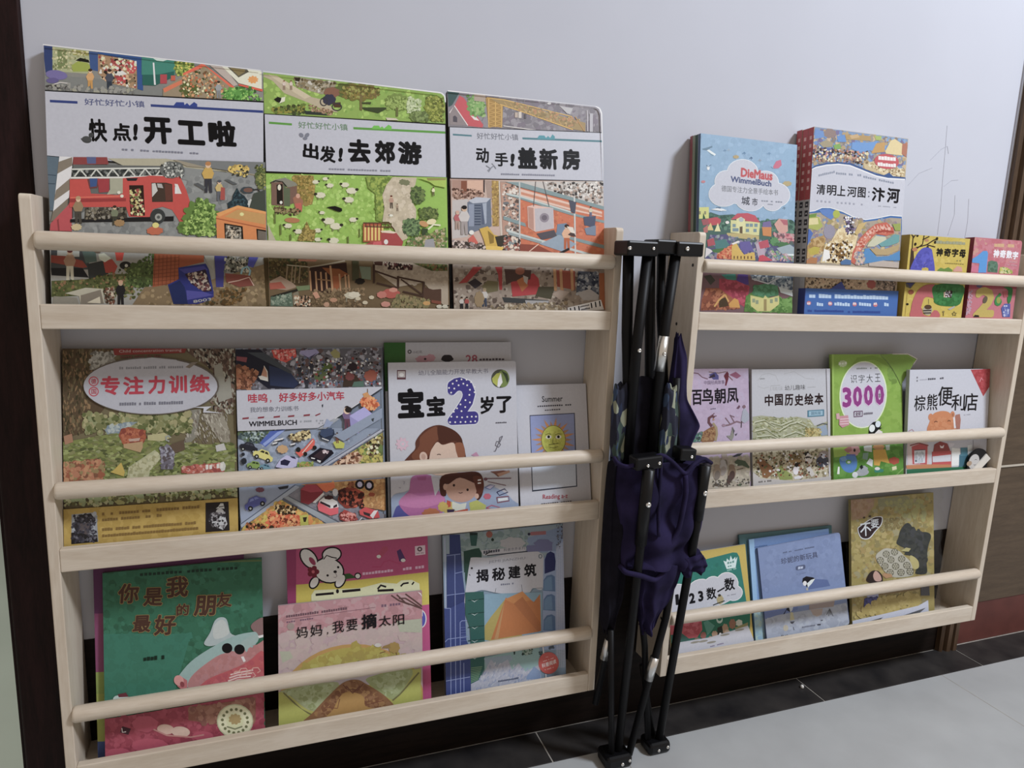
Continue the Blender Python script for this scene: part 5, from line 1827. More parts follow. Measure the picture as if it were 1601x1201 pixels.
def paint_purple(A):
    A.F('74406c')
    A.v(0, 0, 1)
    A.P('58284c', 140, 880, 400, 860, 400, 960, 140, 962)
    A.P('7c3858', 140, 960, 400, 955, 400, 1060, 140, 1055)
    A.P('7c8434', 140, 1052, 400, 1040, 400, 1120, 140, 1130)
    A.P('8c8a30', 140, 1085, 400, 1085, 400, 1165, 140, 1165)
    A.P('3c4c7c', 140, 1160, 400, 1150, 400, 1260, 140, 1260)


def paint_rabbit(A):
    A.F('aa3c68')
    A.v(420, 840, .16864)
    A.P('8c2c58', 160, 130, 258, 120, 262, 2200, 160, 2200)
    A.P('b8a02c', 258, 450, 700, 420, 1510, 330, 1510, 630, 258, 800)
    A.P('b04070', 258, 800, 1510, 630, 1510, 2000, 258, 2000)
    A.L('a83060', 12, 970, 285, 1050, 285, 1080, 240, 1130, 225, 1240, 260)
    A.P('a83c5c', 1010, 190, 1070, 100, 1110, 95, 1120, 130, 1050, 205, 1015, 210)
    A.E('e4d8dc', 1032, 190, 20, 16)
    A.P('4c2c5c', 1200, 140, 1235, 120, 1285, 220, 1270, 240, 1225, 235)
    A.E('e4d8dc', 1260, 225, 22, 16)
    A.P('c8a8b4', 1370, 95, 1465, 85, 1468, 170, 1372, 182)
    A.E('5c4048', 1415, 122, 24, 22)
    A.E('c8a8b4', 1415, 122, 10, 10)
    A.G('7c5c68', 1385, 165, 1455, 160, 9, 7)
    A.G('d898b4', 880, 362, 1460, 296, 28, 20, .8)
    k, w = '1c1418', 'd2ccd4'
    # rabbit peeking over the yellow field
    for ink, d in ((k, 14), (w, 0)):
        A.E(ink, 378, 208, 60 + d, 98 + d, -38)
        A.E(ink, 592, 170, 82 + d, 58 + d, -8)
        A.E(ink, 542, 220, 34 + d, 60 + d, 20)
        A.E(ink, 562, 318, 136 + d, 108 + d, 12)
        A.E(ink, 428, 430, 32 + d, 52 + d, 32)
        A.E(ink, 672, 415, 34 + d, 62 + d, 32)
    A.E(w, 545, 220, 34, 50, 20)
    A.E(w, 562, 318, 134, 106, 12)
    A.L(k, 10, 515, 215, 545, 178, 590, 195, 640, 205)
    A.E('8c2c4c', 410, 232, 22, 44, -38)
    A.P('2c4c24', 715, 350, 760, 345, 820, 385, 715, 400)
    A.E(k, 835, 368, 32, 30)
    A.E(w, 835, 370, 22, 21)
    for i in range(5):
        t = i * 1.2566
        A.E('6c1428', 418 + 34 * math.cos(t), 330 + 34 * math.sin(t), 24, 24)
    A.E('b44c5c', 418, 330, 15, 15)
    A.E(k, 652, 288, 11, 11)
    A.E(k, 553, 364, 11, 11)
    A.E(k, 624, 330, 16, 13)
    A.L('8c7880', 6, 626, 340, 640, 370, 625, 385, 610, 378)
    # large letters half hidden by the book in front
    A.P('c0b890', 400, 545, 430, 500, 860, 480, 1060, 430, 1200, 440, 1240, 410, 1340, 405, 1410, 440, 1420, 560, 400, 600)
    A.L(k, 22, 440, 543, 610, 528)
    A.L(k, 24, 690, 512, 860, 496)
    A.E(k, 645, 510, 14, 20)
    A.L(k, 18, 1020, 490, 1050, 455, 1100, 470)
    A.L(k, 22, 1020, 505, 1170, 498)
    A.L(k, 16, 1235, 465, 1260, 440, 1310, 432)
    A.L(k, 14, 1340, 450, 1360, 425)
    A.E('d8d4e8', 1420, 765, 56, 86)
    A.E('4c4c9c', 1420, 765, 46, 76)
    A.P('c8c8dc', 1415, 700, 1440, 695, 1440, 740, 1415, 745)
    A.P('c8c8dc', 1415, 770, 1435, 765, 1435, 800, 1415, 805)


def paint_sun_mother(A):
    A.F('b4928c')
    A.v(420, 840, .16864)
    A.P('b47c78', 70, 600, 1420, 480, 1420, 830, 75, 900)
    A.S(['bc8480', 'ac7470', 'b87c78', 'b88c84'], 160, 60, 80, 620, 1410, 510, 1410, 820, 80, 900)
    A.G('6c484c', 150, 725, 725, 655, 26, 26, .8)
    A.L('7c5054', 5, 150, 742, 985, 640)
    A.G('74505c', 155, 775, 410, 740, 16, 12)
    A.G('74505c', 1040, 640, 1220, 620, 26, 7)
    for a in ((1180, 525, 1260, 600, 1415, 660), (1260, 520, 1340, 580, 1415, 640), (1130, 530, 1200, 580, 1300, 620), (1200, 560, 1260, 560, 1400, 650)):
        A.L('5c3c34', 14, *a)
    A.P('d8d0c4', 1370, 500, 1400, 515, 1418, 555, 1395, 525)
    A.v(420, 960, .16864)
    A.S(['b8988c', 'b4988a', 'b89c8c'], 110, 80, 75, 180, 1410, 60, 1410, 380, 80, 560)
    A.P('a8a484', 1180, 60, 1410, 40, 1410, 170, 1210, 160)
    A.P('a8a484', 90, 330, 190, 330, 220, 390, 120, 440)
    A.E('9c8474', 195, 95, 34, 34)
    A.E('b48438', 760, 860, 690, 590, -8, 40)
    A.E('a89430', 770, 870, 670, 570, -8, 40)
    A.S(['ac9834', 'a48c2c', 'b0a03c', 'a08830'], 200, 60, 300, 470, 800, 280, 1200, 340, 1380, 520, 1380, 800, 100, 900)
    A.P('a8a040', 80, 720, 1410, 500, 1410, 860, 80, 1070)
    A.C('b09c98', 500, 640, 620, 520, 760, 470, 900, 460, 1000, 520, 1060, 640)
    A.C('9a9a68', 120, 700, 600, 620, 620, 700, 420, 900, 180, 740)
    A.C('94985c', 930, 580, 1330, 510, 1200, 760, 1120, 780, 950, 660)
    A.S(['a4a874', '8c9054', '9ca068'], 110, 40, 150, 710, 590, 640, 560, 760, 420, 880)
    A.S(['a4a874', '8c9054', '9ca068'], 90, 40, 950, 600, 1300, 530, 1190, 740, 1110, 760)
    A.L('706838', 14, 130, 720, 300, 880, 400, 930)
    A.L('706838', 14, 1390, 540, 1220, 740, 1150, 800)
    A.P('a8a43c', 80, 720, 390, 940, 360, 1060, 90, 1080)
    A.P('a8a43c', 1400, 560, 1400, 840, 1130, 880, 1180, 790)
    A.C('8c5c34', 360, 1020, 420, 900, 640, 670, 740, 610, 830, 605, 900, 640, 1060, 740, 1170, 850, 1170, 900)
    A.S(['94643c', '845430', 'a0703c', '7c4c2c'], 150, 40, 420, 960, 640, 700, 780, 620, 900, 660, 1140, 850)
    A.C('b08038', 600, 880, 680, 740, 780, 720, 880, 760, 900, 850, 1000, 890, 560, 960)
    A.L('6c3c2c', 10, 720, 660, 780, 730, 850, 660)
    A.L('6c3c2c', 8, 690, 650, 740, 700, 780, 690, 830, 700, 880, 640)
    A.L('7c4830', 8, 660, 780, 640, 870, 520, 860)
    A.L('7c4830', 8, 900, 760, 910, 840, 1060, 800)
    A.P('1c1414', 675, 458, 715, 452, 700, 478)
    A.P('1c1414', 810, 434, 850, 428, 835, 452)
    A.L('5c4c3c', 7, 640, 475, 680, 455, 740, 465)
    A.L('5c4c3c', 7, 790, 450, 830, 428, 890, 436)
    A.B('a07c34', 1160, 305, 54, 54, 8, .12)
    A.P('947034', 1060, 290, 1120, 270, 1130, 310, 1050, 310)
    A.L('84602c', 9, 1080, 340, 1030, 355)
    A.L('84602c', 9, 1180, 350, 1190, 385)
    A.B('c0b4a0', 1010, 280, 34, 20)
    for ch, x, y, s, h, b in (('妈', 250, 212, 108, 110, .005), ('妈', 382, 196, 112, 110, .005), ('，', 535, 178, 14, 26, .01), ('我', 588, 165, 108, 112, .005), ('要', 718, 148, 104, 108, .005),
                              ('摘', 858, 134, 142, 142, .03), ('太', 1018, 110, 112, 100, .005), ('阳', 1150, 100, 102, 98, .005)):
        A.T(ch, '191316', x, y, x + s, y - s * .12, h, b)


def paint_architecture(A):
    A.F('7c90a8')
    A.v(680, 810, .13741)
    A.P('8a98a8', 100, 200, 1500, 80, 1500, 420, 100, 500)
    A.P('7c8cb0', 1060, 230, 1490, 90, 1490, 400, 1060, 400)
    A.S(['74888c', '849498', '8c9ca0'], 100, 60, 300, 190, 1060, 120, 1060, 380, 320, 440)
    A.P('323c70', 175, 190, 295, 190, 320, 620, 345, 850, 340, 1200, 140, 1200, 140, 410, 175, 410)
    A.P('3a4478', 145, 410, 300, 410, 340, 860, 150, 880)
    A.L('a8acd0', 9, 120, 220, 130, 1030)
    A.L('7c88bc', 8, 140, 430, 300, 410)
    A.L('7c88bc', 8, 235, 420, 235, 1200)
    A.L('7c88bc', 8, 240, 630, 330, 610)
    A.L('7c88bc', 8, 140, 880, 345, 855)
    A.P('1c2c2c', 405, 170, 495, 170, 495, 200, 405, 205)
    A.P('2c5450', 405, 200, 497, 195, 480, 320, 420, 320)
    A.P('24443c', 335, 380, 510, 340, 540, 400, 540, 620, 340, 620)
    A.L('84a49c', 9, 400, 350, 515, 340)
    A.P('2c4c44', 350, 520, 400, 520, 380, 900, 350, 700)
    A.E('985448', 628, 190, 36, 38)
    A.E('24342c', 665, 250, 16, 18)
    A.B('a8a4ac', 890, 290, 150, 70, 7, .15)
    A.B('6c6c98', 1240, 300, 110, 55, 7, .15)
    A.P('6c6c98', 1050, 320, 1340, 300, 1340, 380, 1050, 390)
    A.P('a06068', 1085, 185, 1100, 165, 1270, 155, 1270, 195, 1100, 205)
    A.E('2c2c44', 1078, 190, 16, 16)
    A.P('b4b0bc', 530, 370, 1040, 330, 1040, 380, 560, 430)
    A.G('4c4c5c', 560, 410, 750, 385, 34, 7, .8)
    A.T('科普世界系列', '4c4c5c', 790, 384, 1030, 364, 34, .003)
    A.L('34343c', 12, 580, 420, 660, 375)
    # banner
    A.C('b6b3c0', 340, 950, 380, 650, 410, 480, 440, 450, 640, 452, 820, 415, 1130, 388, 1200, 400, 1245, 470, 1235, 800, 1120, 800, 1080, 850, 960, 850, 860, 870, 690, 850, 540, 820, 400, 870, 370, 940)
    A.L('5c6c7c', 6, 400, 870, 540, 825, 690, 855, 860, 875, 1080, 855, 1130, 805, 1230, 800)
    A.L('6c6c78', 6, 690, 850, 700, 800)
    A.L('6c6c78', 6, 1000, 845, 990, 760)
    A.L('2c2c3c', 10, 600, 430, 820, 410, 1060, 385)
    A.T('JIEMI JIANZHU', '7c7c8c', 618, 525, 1035, 480, 36, .0)
    for ch, x, y, s in (('揭', 478, 738, 140), ('秘', 655, 720, 150), ('建', 840, 700, 140), ('筑', 1020, 678, 140)):
        A.T(ch, '12111a', x, y, x + s, y - 14, 148, .032)
    A.G('74748a', 755, 770, 905, 755, 20, 7)
    A.E('24242c', 427, 572, 12, 12)
    A.L('4c4c54', 8, 395, 640, 410, 655)
    A.E('5c6c7c', 1205, 440, 22, 26)
    A.E('b6b3c0', 1205, 440, 12, 16)
    # tower of arches
    A.P('8c9cc4', 1240, 480, 1300, 380, 1380, 380, 1480, 200, 1480, 1500, 1220, 1500)
    A.P('2c3064', 1252, 640, 1252, 480, 1280, 410, 1320, 385, 1365, 410, 1378, 500, 1370, 600)
    for y in (660, 880, 1110):
        A.P('54709c', 1235, y + 170, 1240, y + 50, 1275, y, 1330, y - 12, 1368, y + 10, 1372, y + 180)
        A.P('6484ac', 1245, y + 165, 1248, y + 60, 1285, y + 20, 1330, y + 10, 1340, y + 165)
    for i in range(10):
        x = 1385 + i * 11
        A.L('c4c4dc', 3, x, 330 - i * 8, x - 4, 1700, dz=1e-6)
    for i in range(72):
        y = 350 + i * 18
        A.L('bcbcd8', 3, 1382, y, 1482, y - 10, dz=1e-6)
    A.S(['4c4c5c', '6c6c7c'], 26, 14, 1390, 80, 1480, 70, 1440, 360, 1390, 360)
    A.v(680, 940, .13741)
    # pyramids, pagoda, mountains
    A.P('7c9cb4', 565, -80, 1220, -100, 1220, 440, 565, 470)
    A.P('a89448', 565, 440, 570, 280, 640, 180, 810, -30, 1000, 400, 700, 460)
    A.P('b86c34', 640, 440, 810, -40, 880, -10, 1000, -110, 1110, 0, 1130, 10, 1200, -80, 1210, 340, 1170, 350)
    A.P('c47c3c', 800, -20, 1000, -110, 1100, -10, 900, 30)
    A.P('b88450', 680, 430, 800, 0, 720, 440)
    A.P('ac6434', 900, 30, 1000, -50, 1205, 250, 1205, 340, 1170, 345)
    A.P('3a4680', 110, 80, 180, 75, 340, 0, 360, 440, 560, 900, 410, 1100, 130, 1150, 100, 440)
    A.L('8c98cc', 7, 182, 80, 182, 1100)
    A.L('8c98cc', 7, 235, -120, 238, 1100)
    A.L('8c98cc', 7, 290, 240, 292, 1080)
    A.L('8c98cc', 7, 330, 700, 330, 1060)
    A.L('8c98cc', 7, 120, 80, 182, 80)
    A.L('8c98cc', 7, 290, 240, 310, 222, 370, 220)
    A.L('8c98cc', 7, 110, 470, 150, 430, 380, 400)
    A.L('8c98cc', 7, 110, 910, 400, 860)
    for i in range(6):
        A.L('6c78b4', 4, 290, 300 + i * 30, 360, 295 + i * 30, dz=1e-6)
    A.P('2c5c58', 350, -100, 560, -110, 570, 460, 410, 480, 400, 300, 350, 150)
    A.P('2c5c58', 405, 640, 570, 620, 570, 760, 500, 900, 410, 940)
    for y in (-8, 145, 298, 450, 640):
        A.L('1c403c', 10, 380, y, 565, y - 20)
        A.P('c8dcd4', 415, y - 5, 440, y + 2, 455, y + 12, 470, y, 500, y - 12, 470, y + 4, 455, y + 18, 440, y + 8)
    for i in range(9):
        A.L('7c9c74', 6, 410, 760 + i * 20, 540 - i * 6, 742 + i * 18, dz=1e-6)
    A.P('84a4a8', 565, 640, 1190, 500, 1190, 800, 565, 860)
    A.P('8c9cb0', 560, 650, 860, 610, 890, 660, 620, 860)
    A.P('a4a4b8', 410, 940, 510, 890, 580, 770, 640, 660, 700, 740, 830, 660, 880, 780, 950, 700, 1030, 800, 1190, 720, 1210, 880, 410, 1040)
    A.S(['b0b0c0', '989cb4', 'acacbc', '8c94b4'], 120, 36, 430, 980, 640, 700, 960, 730, 1180, 780, 1180, 880, 430, 1020, flat=.4, rot=-60, jit=20)
    A.P('7c90b8', 1040, 860, 1130, 740, 1200, 800, 1200, 880, 1040, 890)
    A.L('e0e0e8', 12, 1230, 520, 1240, 620)
    A.L('e0e0e8', 12, 1260, 830, 1262, 880)
    A.P('1c2c2c', 895, 570, 915, 565, 912, 605, 898, 608)
    A.S(['24342c', '4c6c5c', '8c9c94'], 40, 20, 1000, 550, 1110, 540, 1100, 600, 1000, 605)
    A.S(['5c7468', '34444c'], 16, 16, 1190, 580, 1220, 575, 1220, 610, 1190, 610)
    A.S(['4c5464'], 16, 16, 1300, 520, 1350, 510, 1350, 540, 1300, 540)
    A.G('4c5470', 720, 920, 955, 880, 20, 14)
    A.E('c4504c', 1292, 702, 116, 124)
    A.T('科普阅读', 'e4c8cc', 1220, 762, 1382, 706, 52, .02)
    A.G('dca8a8', 1230, 690, 1350, 650, 12, 10)
    A.G('dca8a8', 1250, 785, 1350, 755, 12, 8)
    A.G('dca8a8', 1260, 640, 1290, 635, 8, 3)


G3 = 'books on the bottom tier of the left shelf'
make_book('picture_book', 'green picture book with a long-nosed soft toy in pink, leftmost on the left bottom tier', 'book', G3,
          (0.043, 0.022, 0.0125, 0.213, 0.2705, 0.006, 0.2, -0.006), [(160.2, 896.5), (409.8, 872.5), (414.8, 1151.9), (165.2, 1196.3)], 'b2acb0', paint_mouse_friend, spine='3c5c3c', back='5c6c5c')
make_book('picture_book', 'purple and olive book of which only the left edge shows behind the green toy book', 'book', G3,
          (0.032, 0.031, 0.0125, 0.2, 0.277, 0.005, 0.19, 0.0), [(146.7, 887.6), (383.1, 864.2), (390.6, 1149.1), (155.9, 1191.6)], 'a8a0a4', paint_purple, spine='6c3858', back='6c4c5c')
make_book('picture_book', 'pink and yellow book with a white cartoon rabbit, standing behind the salmon book', 'book', G3,
          (0.2935, 0.033, 0.0125, 0.2225, 0.276, 0.006, 0.18, 0.0), [(448, 860), (671, 838.5), (676, 1096.4), (455, 1136.2)], 'a8a0a8', paint_rabbit, spine='7c2448', back='a8406c')
make_book('picture_book', 'salmon picture book with a large yellow sun, in front of the rabbit book', 'book', G3,
          (0.2755, 0.022, 0.0165, 0.2235, 0.19, 0.005, 0.20, -0.02), [(432.5, 943), (658, 923), (661.2, 1106.4), (435, 1143.1)], 'b8b0ac', paint_sun_mother, spine='b08078', back='a08c84')
make_book('picture_book', 'blue picture book with towers and orange pyramids, rightmost on the left bottom tier', 'book', G3,
          (0.5385, 0.022, 0.0125, 0.2165, 0.277, 0.010, 0.18, 0.0), [(693, 837.5), (880.5, 820), (885.0, 1064.5), (697.8, 1098.8)], 'b6b3c0', paint_architecture, spine='4c4c54', back='8c90a0')


# ------------------------------------------------------------------ top tier, right shelf
def paint_sky_city(A):
    A.F('8fb4d4')
    A.v(1060, 195, .12492)
    A.S(['94b8d8', '8cb0d0', '98bcdc'], 120, 60, 260, 110, 1500, 230, 1480, 1200, 230, 1100)
    A.P('6c8ca4', 285, 300, 340, 285, 410, 260, 415, 280, 340, 320, 290, 315)
    A.P('e0ecf4', 340, 320, 370, 310, 460, 370, 440, 390, 400, 370)
    A.P('6c94a8', 340, 320, 400, 365, 440, 385, 410, 385)
    for (x, y, c) in ((570, 320, '6c90b4'), (820, 350, '5c84ac'), (910, 412, '3c5c84'), (1140, 350, '7098bc'), (1020, 440, '94a4b4'), (1330, 1045, '6c8ca4'), (620, 310, 'a0b8cc'), (1450, 440, '84a4c4')):
        A.L(c, 9, x - 22, y + 8, x, y - 6, x + 20, y + 2)
        A.L(c, 7, x, y - 16, x + 4, y + 20)
    A.P('d0708c', 1190, 520, 1230, 450, 1290, 430, 1300, 500, 1260, 540, 1200, 545)
    A.L('6c90b0', 8, 1160, 520, 1190, 545)
    A.B('c8848c', 300, 722, 28, 18, 5)
    A.B('b8a878', 1370, 735, 60, 34, 7)
    A.B('b8a474', 715, 400, 40, 24, 6)
    A.E('e4ecf4', 362, 545, 18, 28)
    A.L('5c7c9c', 8, 340, 510, 360, 530, 400, 505)
    A.P('dce8f0', 410, 1075, 480, 1050, 560, 1065, 600, 1090, 500, 1090)
    A.E('44688c', 495, 1052, 34, 9)
    # cloud
    for ink, d in (('e0e8f0', 8), ('c6cad8', 0)):
        for (x, y, rx, ry) in ((800, 600, 195, 165), (590, 720, 140, 140), (1090, 720, 165, 140), (560, 880, 185, 150), (1230, 880, 170, 150), (900, 930, 190, 155), (1180, 980, 120, 100), (800, 820, 330, 180)):
            A.E(ink, x, y, rx + d, ry + d, n=26)
    A.T('DieMaus', 'c8545c', 775, 655, 1180, 700, 118, .04, halo='e0b4b8', hw=.02)
    A.T('WimmelBuch', '54608c', 645, 722, 1165, 778, 78, .035)
    A.T('德国专注力全景手绘本书', '80848c', 530, 842, 1250, 890, 78, .0)
    A.T('城', '484c58', 785, 1008, 890, 1016, 108, .012)
    A.T('市', '484c58', 920, 1020, 990, 1024, 100, .012)
    A.G('8c94a4', 1040, 965, 1310, 980, 18, 9)
    A.G('8c94a4', 1120, 1005, 1210, 1012, 12, 4)
    # town
    A.v(1060, 320, .14993)
    A.P('4c7068', 160, 140, 330, 90, 420, 120, 560, 110, 800, 160, 860, 180, 1000, 160, 1180, 160, 1230, 200, 1240, 640, 150, 640)
    A.S(['54806c', '3c6054', '64907c'], 90, 30, 300, 110, 1220, 170, 1220, 300, 300, 260)
    A.P('d0d478', 190, 40, 310, 35, 310, 155, 200, 160)
    for (x, y) in ((205, 80), (260, 80)):
        A.R('8c8c6c', x, y, x + 20, y + 34)
    A.P('2c5c44', 245, 160, 250, 95, 275, 160)
    A.P('e4ecf4', 330, 60, 400, 45, 500, 65, 440, 76)
    A.P('a85c64', 230, 170, 380, 140, 440, 160, 420, 210, 300, 220, 250, 230)
    A.P('c4505c', 300, 160, 400, 140, 440, 180, 420, 220, 320, 230)
    A.P('d8c078', 280, 280, 330, 200, 360, 280)
    A.P('e0dca0', 370, 290, 405, 200, 435, 290)
    A.P('b8706c', 250, 260, 300, 220, 300, 300, 260, 310)
    A.E('e8e4e0', 505, 195, 20, 16)
    A.P('d4d490', 540, 170, 850, 190, 840, 330, 540, 300)
    A.P('c85464', 540, 165, 610, 100, 720, 95, 800, 120, 850, 195, 720, 180, 620, 160)
    A.P('dcdc9c', 600, 160, 650, 135, 690, 160, 690, 310, 610, 305)
    for (x, y) in ((560, 210), (560, 255), (590, 255), (700, 205), (740, 205), (700, 260), (780, 260), (790, 205)):
        A.R('7c98a4', x, y, x + 34, y + 34)
    A.P('6c5c44', 635, 240, 665, 235, 665, 310, 635, 305)
    A.E('b0bcc0', 652, 165, 26, 24)
    A.P('c0b070', 500, 305, 700, 310, 840, 335, 840, 380, 620, 360, 500, 340)
    A.P('d08848', 870, 240, 970, 240, 970, 340, 880, 330)
    A.P('7c70a4', 880, 190, 960, 175, 975, 240, 875, 240)
    A.P('d4a094', 1000, 210, 1050, 150, 1140, 160, 1145, 280, 1080, 330, 1030, 270)
    A.P('b86874', 1060, 160, 1140, 165, 1145, 220, 1100, 215)
    A.P('c87484', 1030, 330, 1080, 300, 1210, 310, 1200, 400, 1040, 390)
    A.S(['d88c94', 'a85c6c', '7c5c64', 'c0a0a0'], 70, 24, 990, 300, 1210, 320, 1200, 410, 1040, 400)
    A.P('5c5c88', 320, 330, 500, 320, 540, 360, 800, 400, 1220, 430, 1230, 620, 270, 600)
    A.S(['8c88a4', '6c7c8c', '94a4a8', '5c6c6c', 'a494a0'], 140, 30, 330, 330, 1220, 400, 1220, 600, 300, 560)
    A.P('4c8484', 370, 390, 480, 370, 530, 430, 460, 480, 380, 470)
    A.P('b45460', 290, 380, 360, 360, 380, 430, 300, 450)
    A.P('4c7c48', 340, 480, 500, 460, 480, 520, 360, 510)
    A.P('c8543c', 390, 560, 440, 500, 540, 430, 560, 420, 550, 580, 400, 575)
    A.S(['d8704c', 'e0a068', 'a84430'], 60, 22, 400, 530, 540, 440, 550, 575, 410, 570)
    A.P('d8b448', 550, 440, 600, 410, 640, 480, 680, 530, 790, 500, 800, 590, 550, 585)
    A.P('6c64a8', 630, 400, 740, 390, 790, 510, 740, 490, 690, 530, 640, 470)
    for i in range(6):
        A.R('7c5c34', 570 + i * 36, 545, 584 + i * 36, 575)
    A.P('e4e0dc', 550, 415, 620, 385, 640, 400, 560, 430)
    A.P('b8a8bc', 800, 420, 860, 380, 900, 460, 900, 560, 830, 560)
    A.P('c05468', 830, 400, 930, 370, 950, 450, 850, 470)
    A.P('d0485c', 840, 540, 880, 530, 990, 590, 830, 600)
    A.B('5c9460', 1000, 390, 50, 50, 9, .2)
    A.B('4c7c50', 1080, 420, 90, 26, 9, .2)
    A.P('9cb0bc', 1020, 460, 1160, 420, 1220, 460, 1210, 530, 1080, 520)
    A.P('dce8ec', 1090, 520, 1220, 520, 1210, 540, 1100, 535)
    A.P('d8d4d8', 280, 460, 330, 480, 350, 500, 300, 540, 270, 570)
    A.S(['c8b0bc', '6c94a4', '8cb070', 'b8848c'], 60, 22, 950, 490, 1220, 540, 1220, 600, 980, 580)
    # below the rail
    A.P('7c5c64', 240, 720, 420, 700, 1240, 740, 1240, 1160, 220, 1120)
    A.P('6c7c8c', 740, 720, 1240, 760, 1230, 900, 1060, 860, 940, 840, 760, 780)
    A.S(['94a4b0', '4c5c74', '6c8090', 'b8c4cc'], 110, 26, 760, 730, 1230, 760, 1220, 980, 1060, 860, 760, 780)
    A.P('4c4c44', 260, 760, 330, 740, 380, 800, 330, 850)
    A.P('3c8c7c', 440, 740, 590, 730, 600, 790, 530, 810)
    A.P('5c4494', 620, 730, 720, 740, 730, 840, 650, 850, 600, 800)
    A.P('b44058', 420, 780, 600, 800, 740, 860, 700, 1080, 560, 1000, 420, 900)
    A.S(['c04c64', 'a03850', '9c3c4c'], 80, 34, 440, 800, 720, 860, 690, 1040, 560, 960)
    A.P('a05c3c', 280, 880, 420, 880, 560, 980, 640, 1090, 230, 1110, 240, 1000)
    A.S(['8c4c34', 'b06c48', '7c4430'], 90, 34, 280, 900, 440, 900, 600, 1080, 240, 1100)
    A.P('4c3c28', 420, 1000, 490, 970, 520, 1060, 420, 1080)
    A.L('d0a04c', 18, 370, 1070, 420, 1000, 480, 945)
    A.L('d0a04c', 16, 480, 945, 520, 1020)
    A.P('d0983c', 520, 1040, 580, 980, 620, 1000, 640, 1080, 530, 1075)
    A.P('5c8c3c', 700, 960, 760, 920, 1050, 1000, 1180, 960, 1190, 1130, 680, 1120)
    A.S(['6c9c48', '4c7c34', '74a450'], 90, 34, 700, 980, 1180, 980, 1180, 1120, 690, 1110)
    A.P('4c8c64', 760, 930, 800, 850, 900, 830, 1000, 840, 1040, 900, 1040, 950, 900, 970, 780, 950)
    A.S(['549870', '448058'], 50, 30, 790, 860, 1020, 860, 1020, 940, 790, 940)
    A.P('ccc878', 745, 950, 880, 980, 900, 950, 930, 980, 1045, 950, 1045, 1040, 950, 1115, 820, 1115, 750, 1060)
    for (x, y) in ((765, 985), (800, 1000), (950, 990), (1000, 975)):
        A.R('8c9c7c', x, y, x + 30, y + 40)
    A.P('9c8c54', 885, 990, 915, 990, 915, 1110, 885, 1110)
    A.P('c4d0d4', 1040, 860, 1180, 900, 1190, 960, 1060, 920)
    A.L('c8ccd4', 14, 760, 780, 930, 830, 1060, 760)


def plain(col):
    def f(A):
        A.F(col)
    return f


G4 = 'books on the top tier of the right shelf'
WR = 'c6cad8'
QS = [(1093, 207.5), (1247.5, 224.5), (1236.6, 504.6), (1088.3, 503.6)]
make_book('picture_book', 'sky blue city picture book with a white cloud title, front one of its stack', 'book', G4,
          (0.961, 0.022, 0.6455, 0.2, 0.313, 0.0074, 0.11, -0.006), QS, WR, paint_sky_city, spine='54688c', back='8c9cac')
for k, (c, lab) in enumerate((('3c5448', 'dark green thin book, second in the stack behind the sky blue city book'),
                              ('8c9480', 'grey green thin book, third in the stack behind the sky blue city book'),
                              ('9c545c', 'red thin book at the back of the stack behind the sky blue city book'))):
    make_book('picture_book', lab, 'book', G4, (0.961, 0.0298 + 0.0078 * k, 0.6455, 0.2, 0.3125, 0.0074, 0.11, -0.006), QS, WR, plain(c), spine=c, back=c)


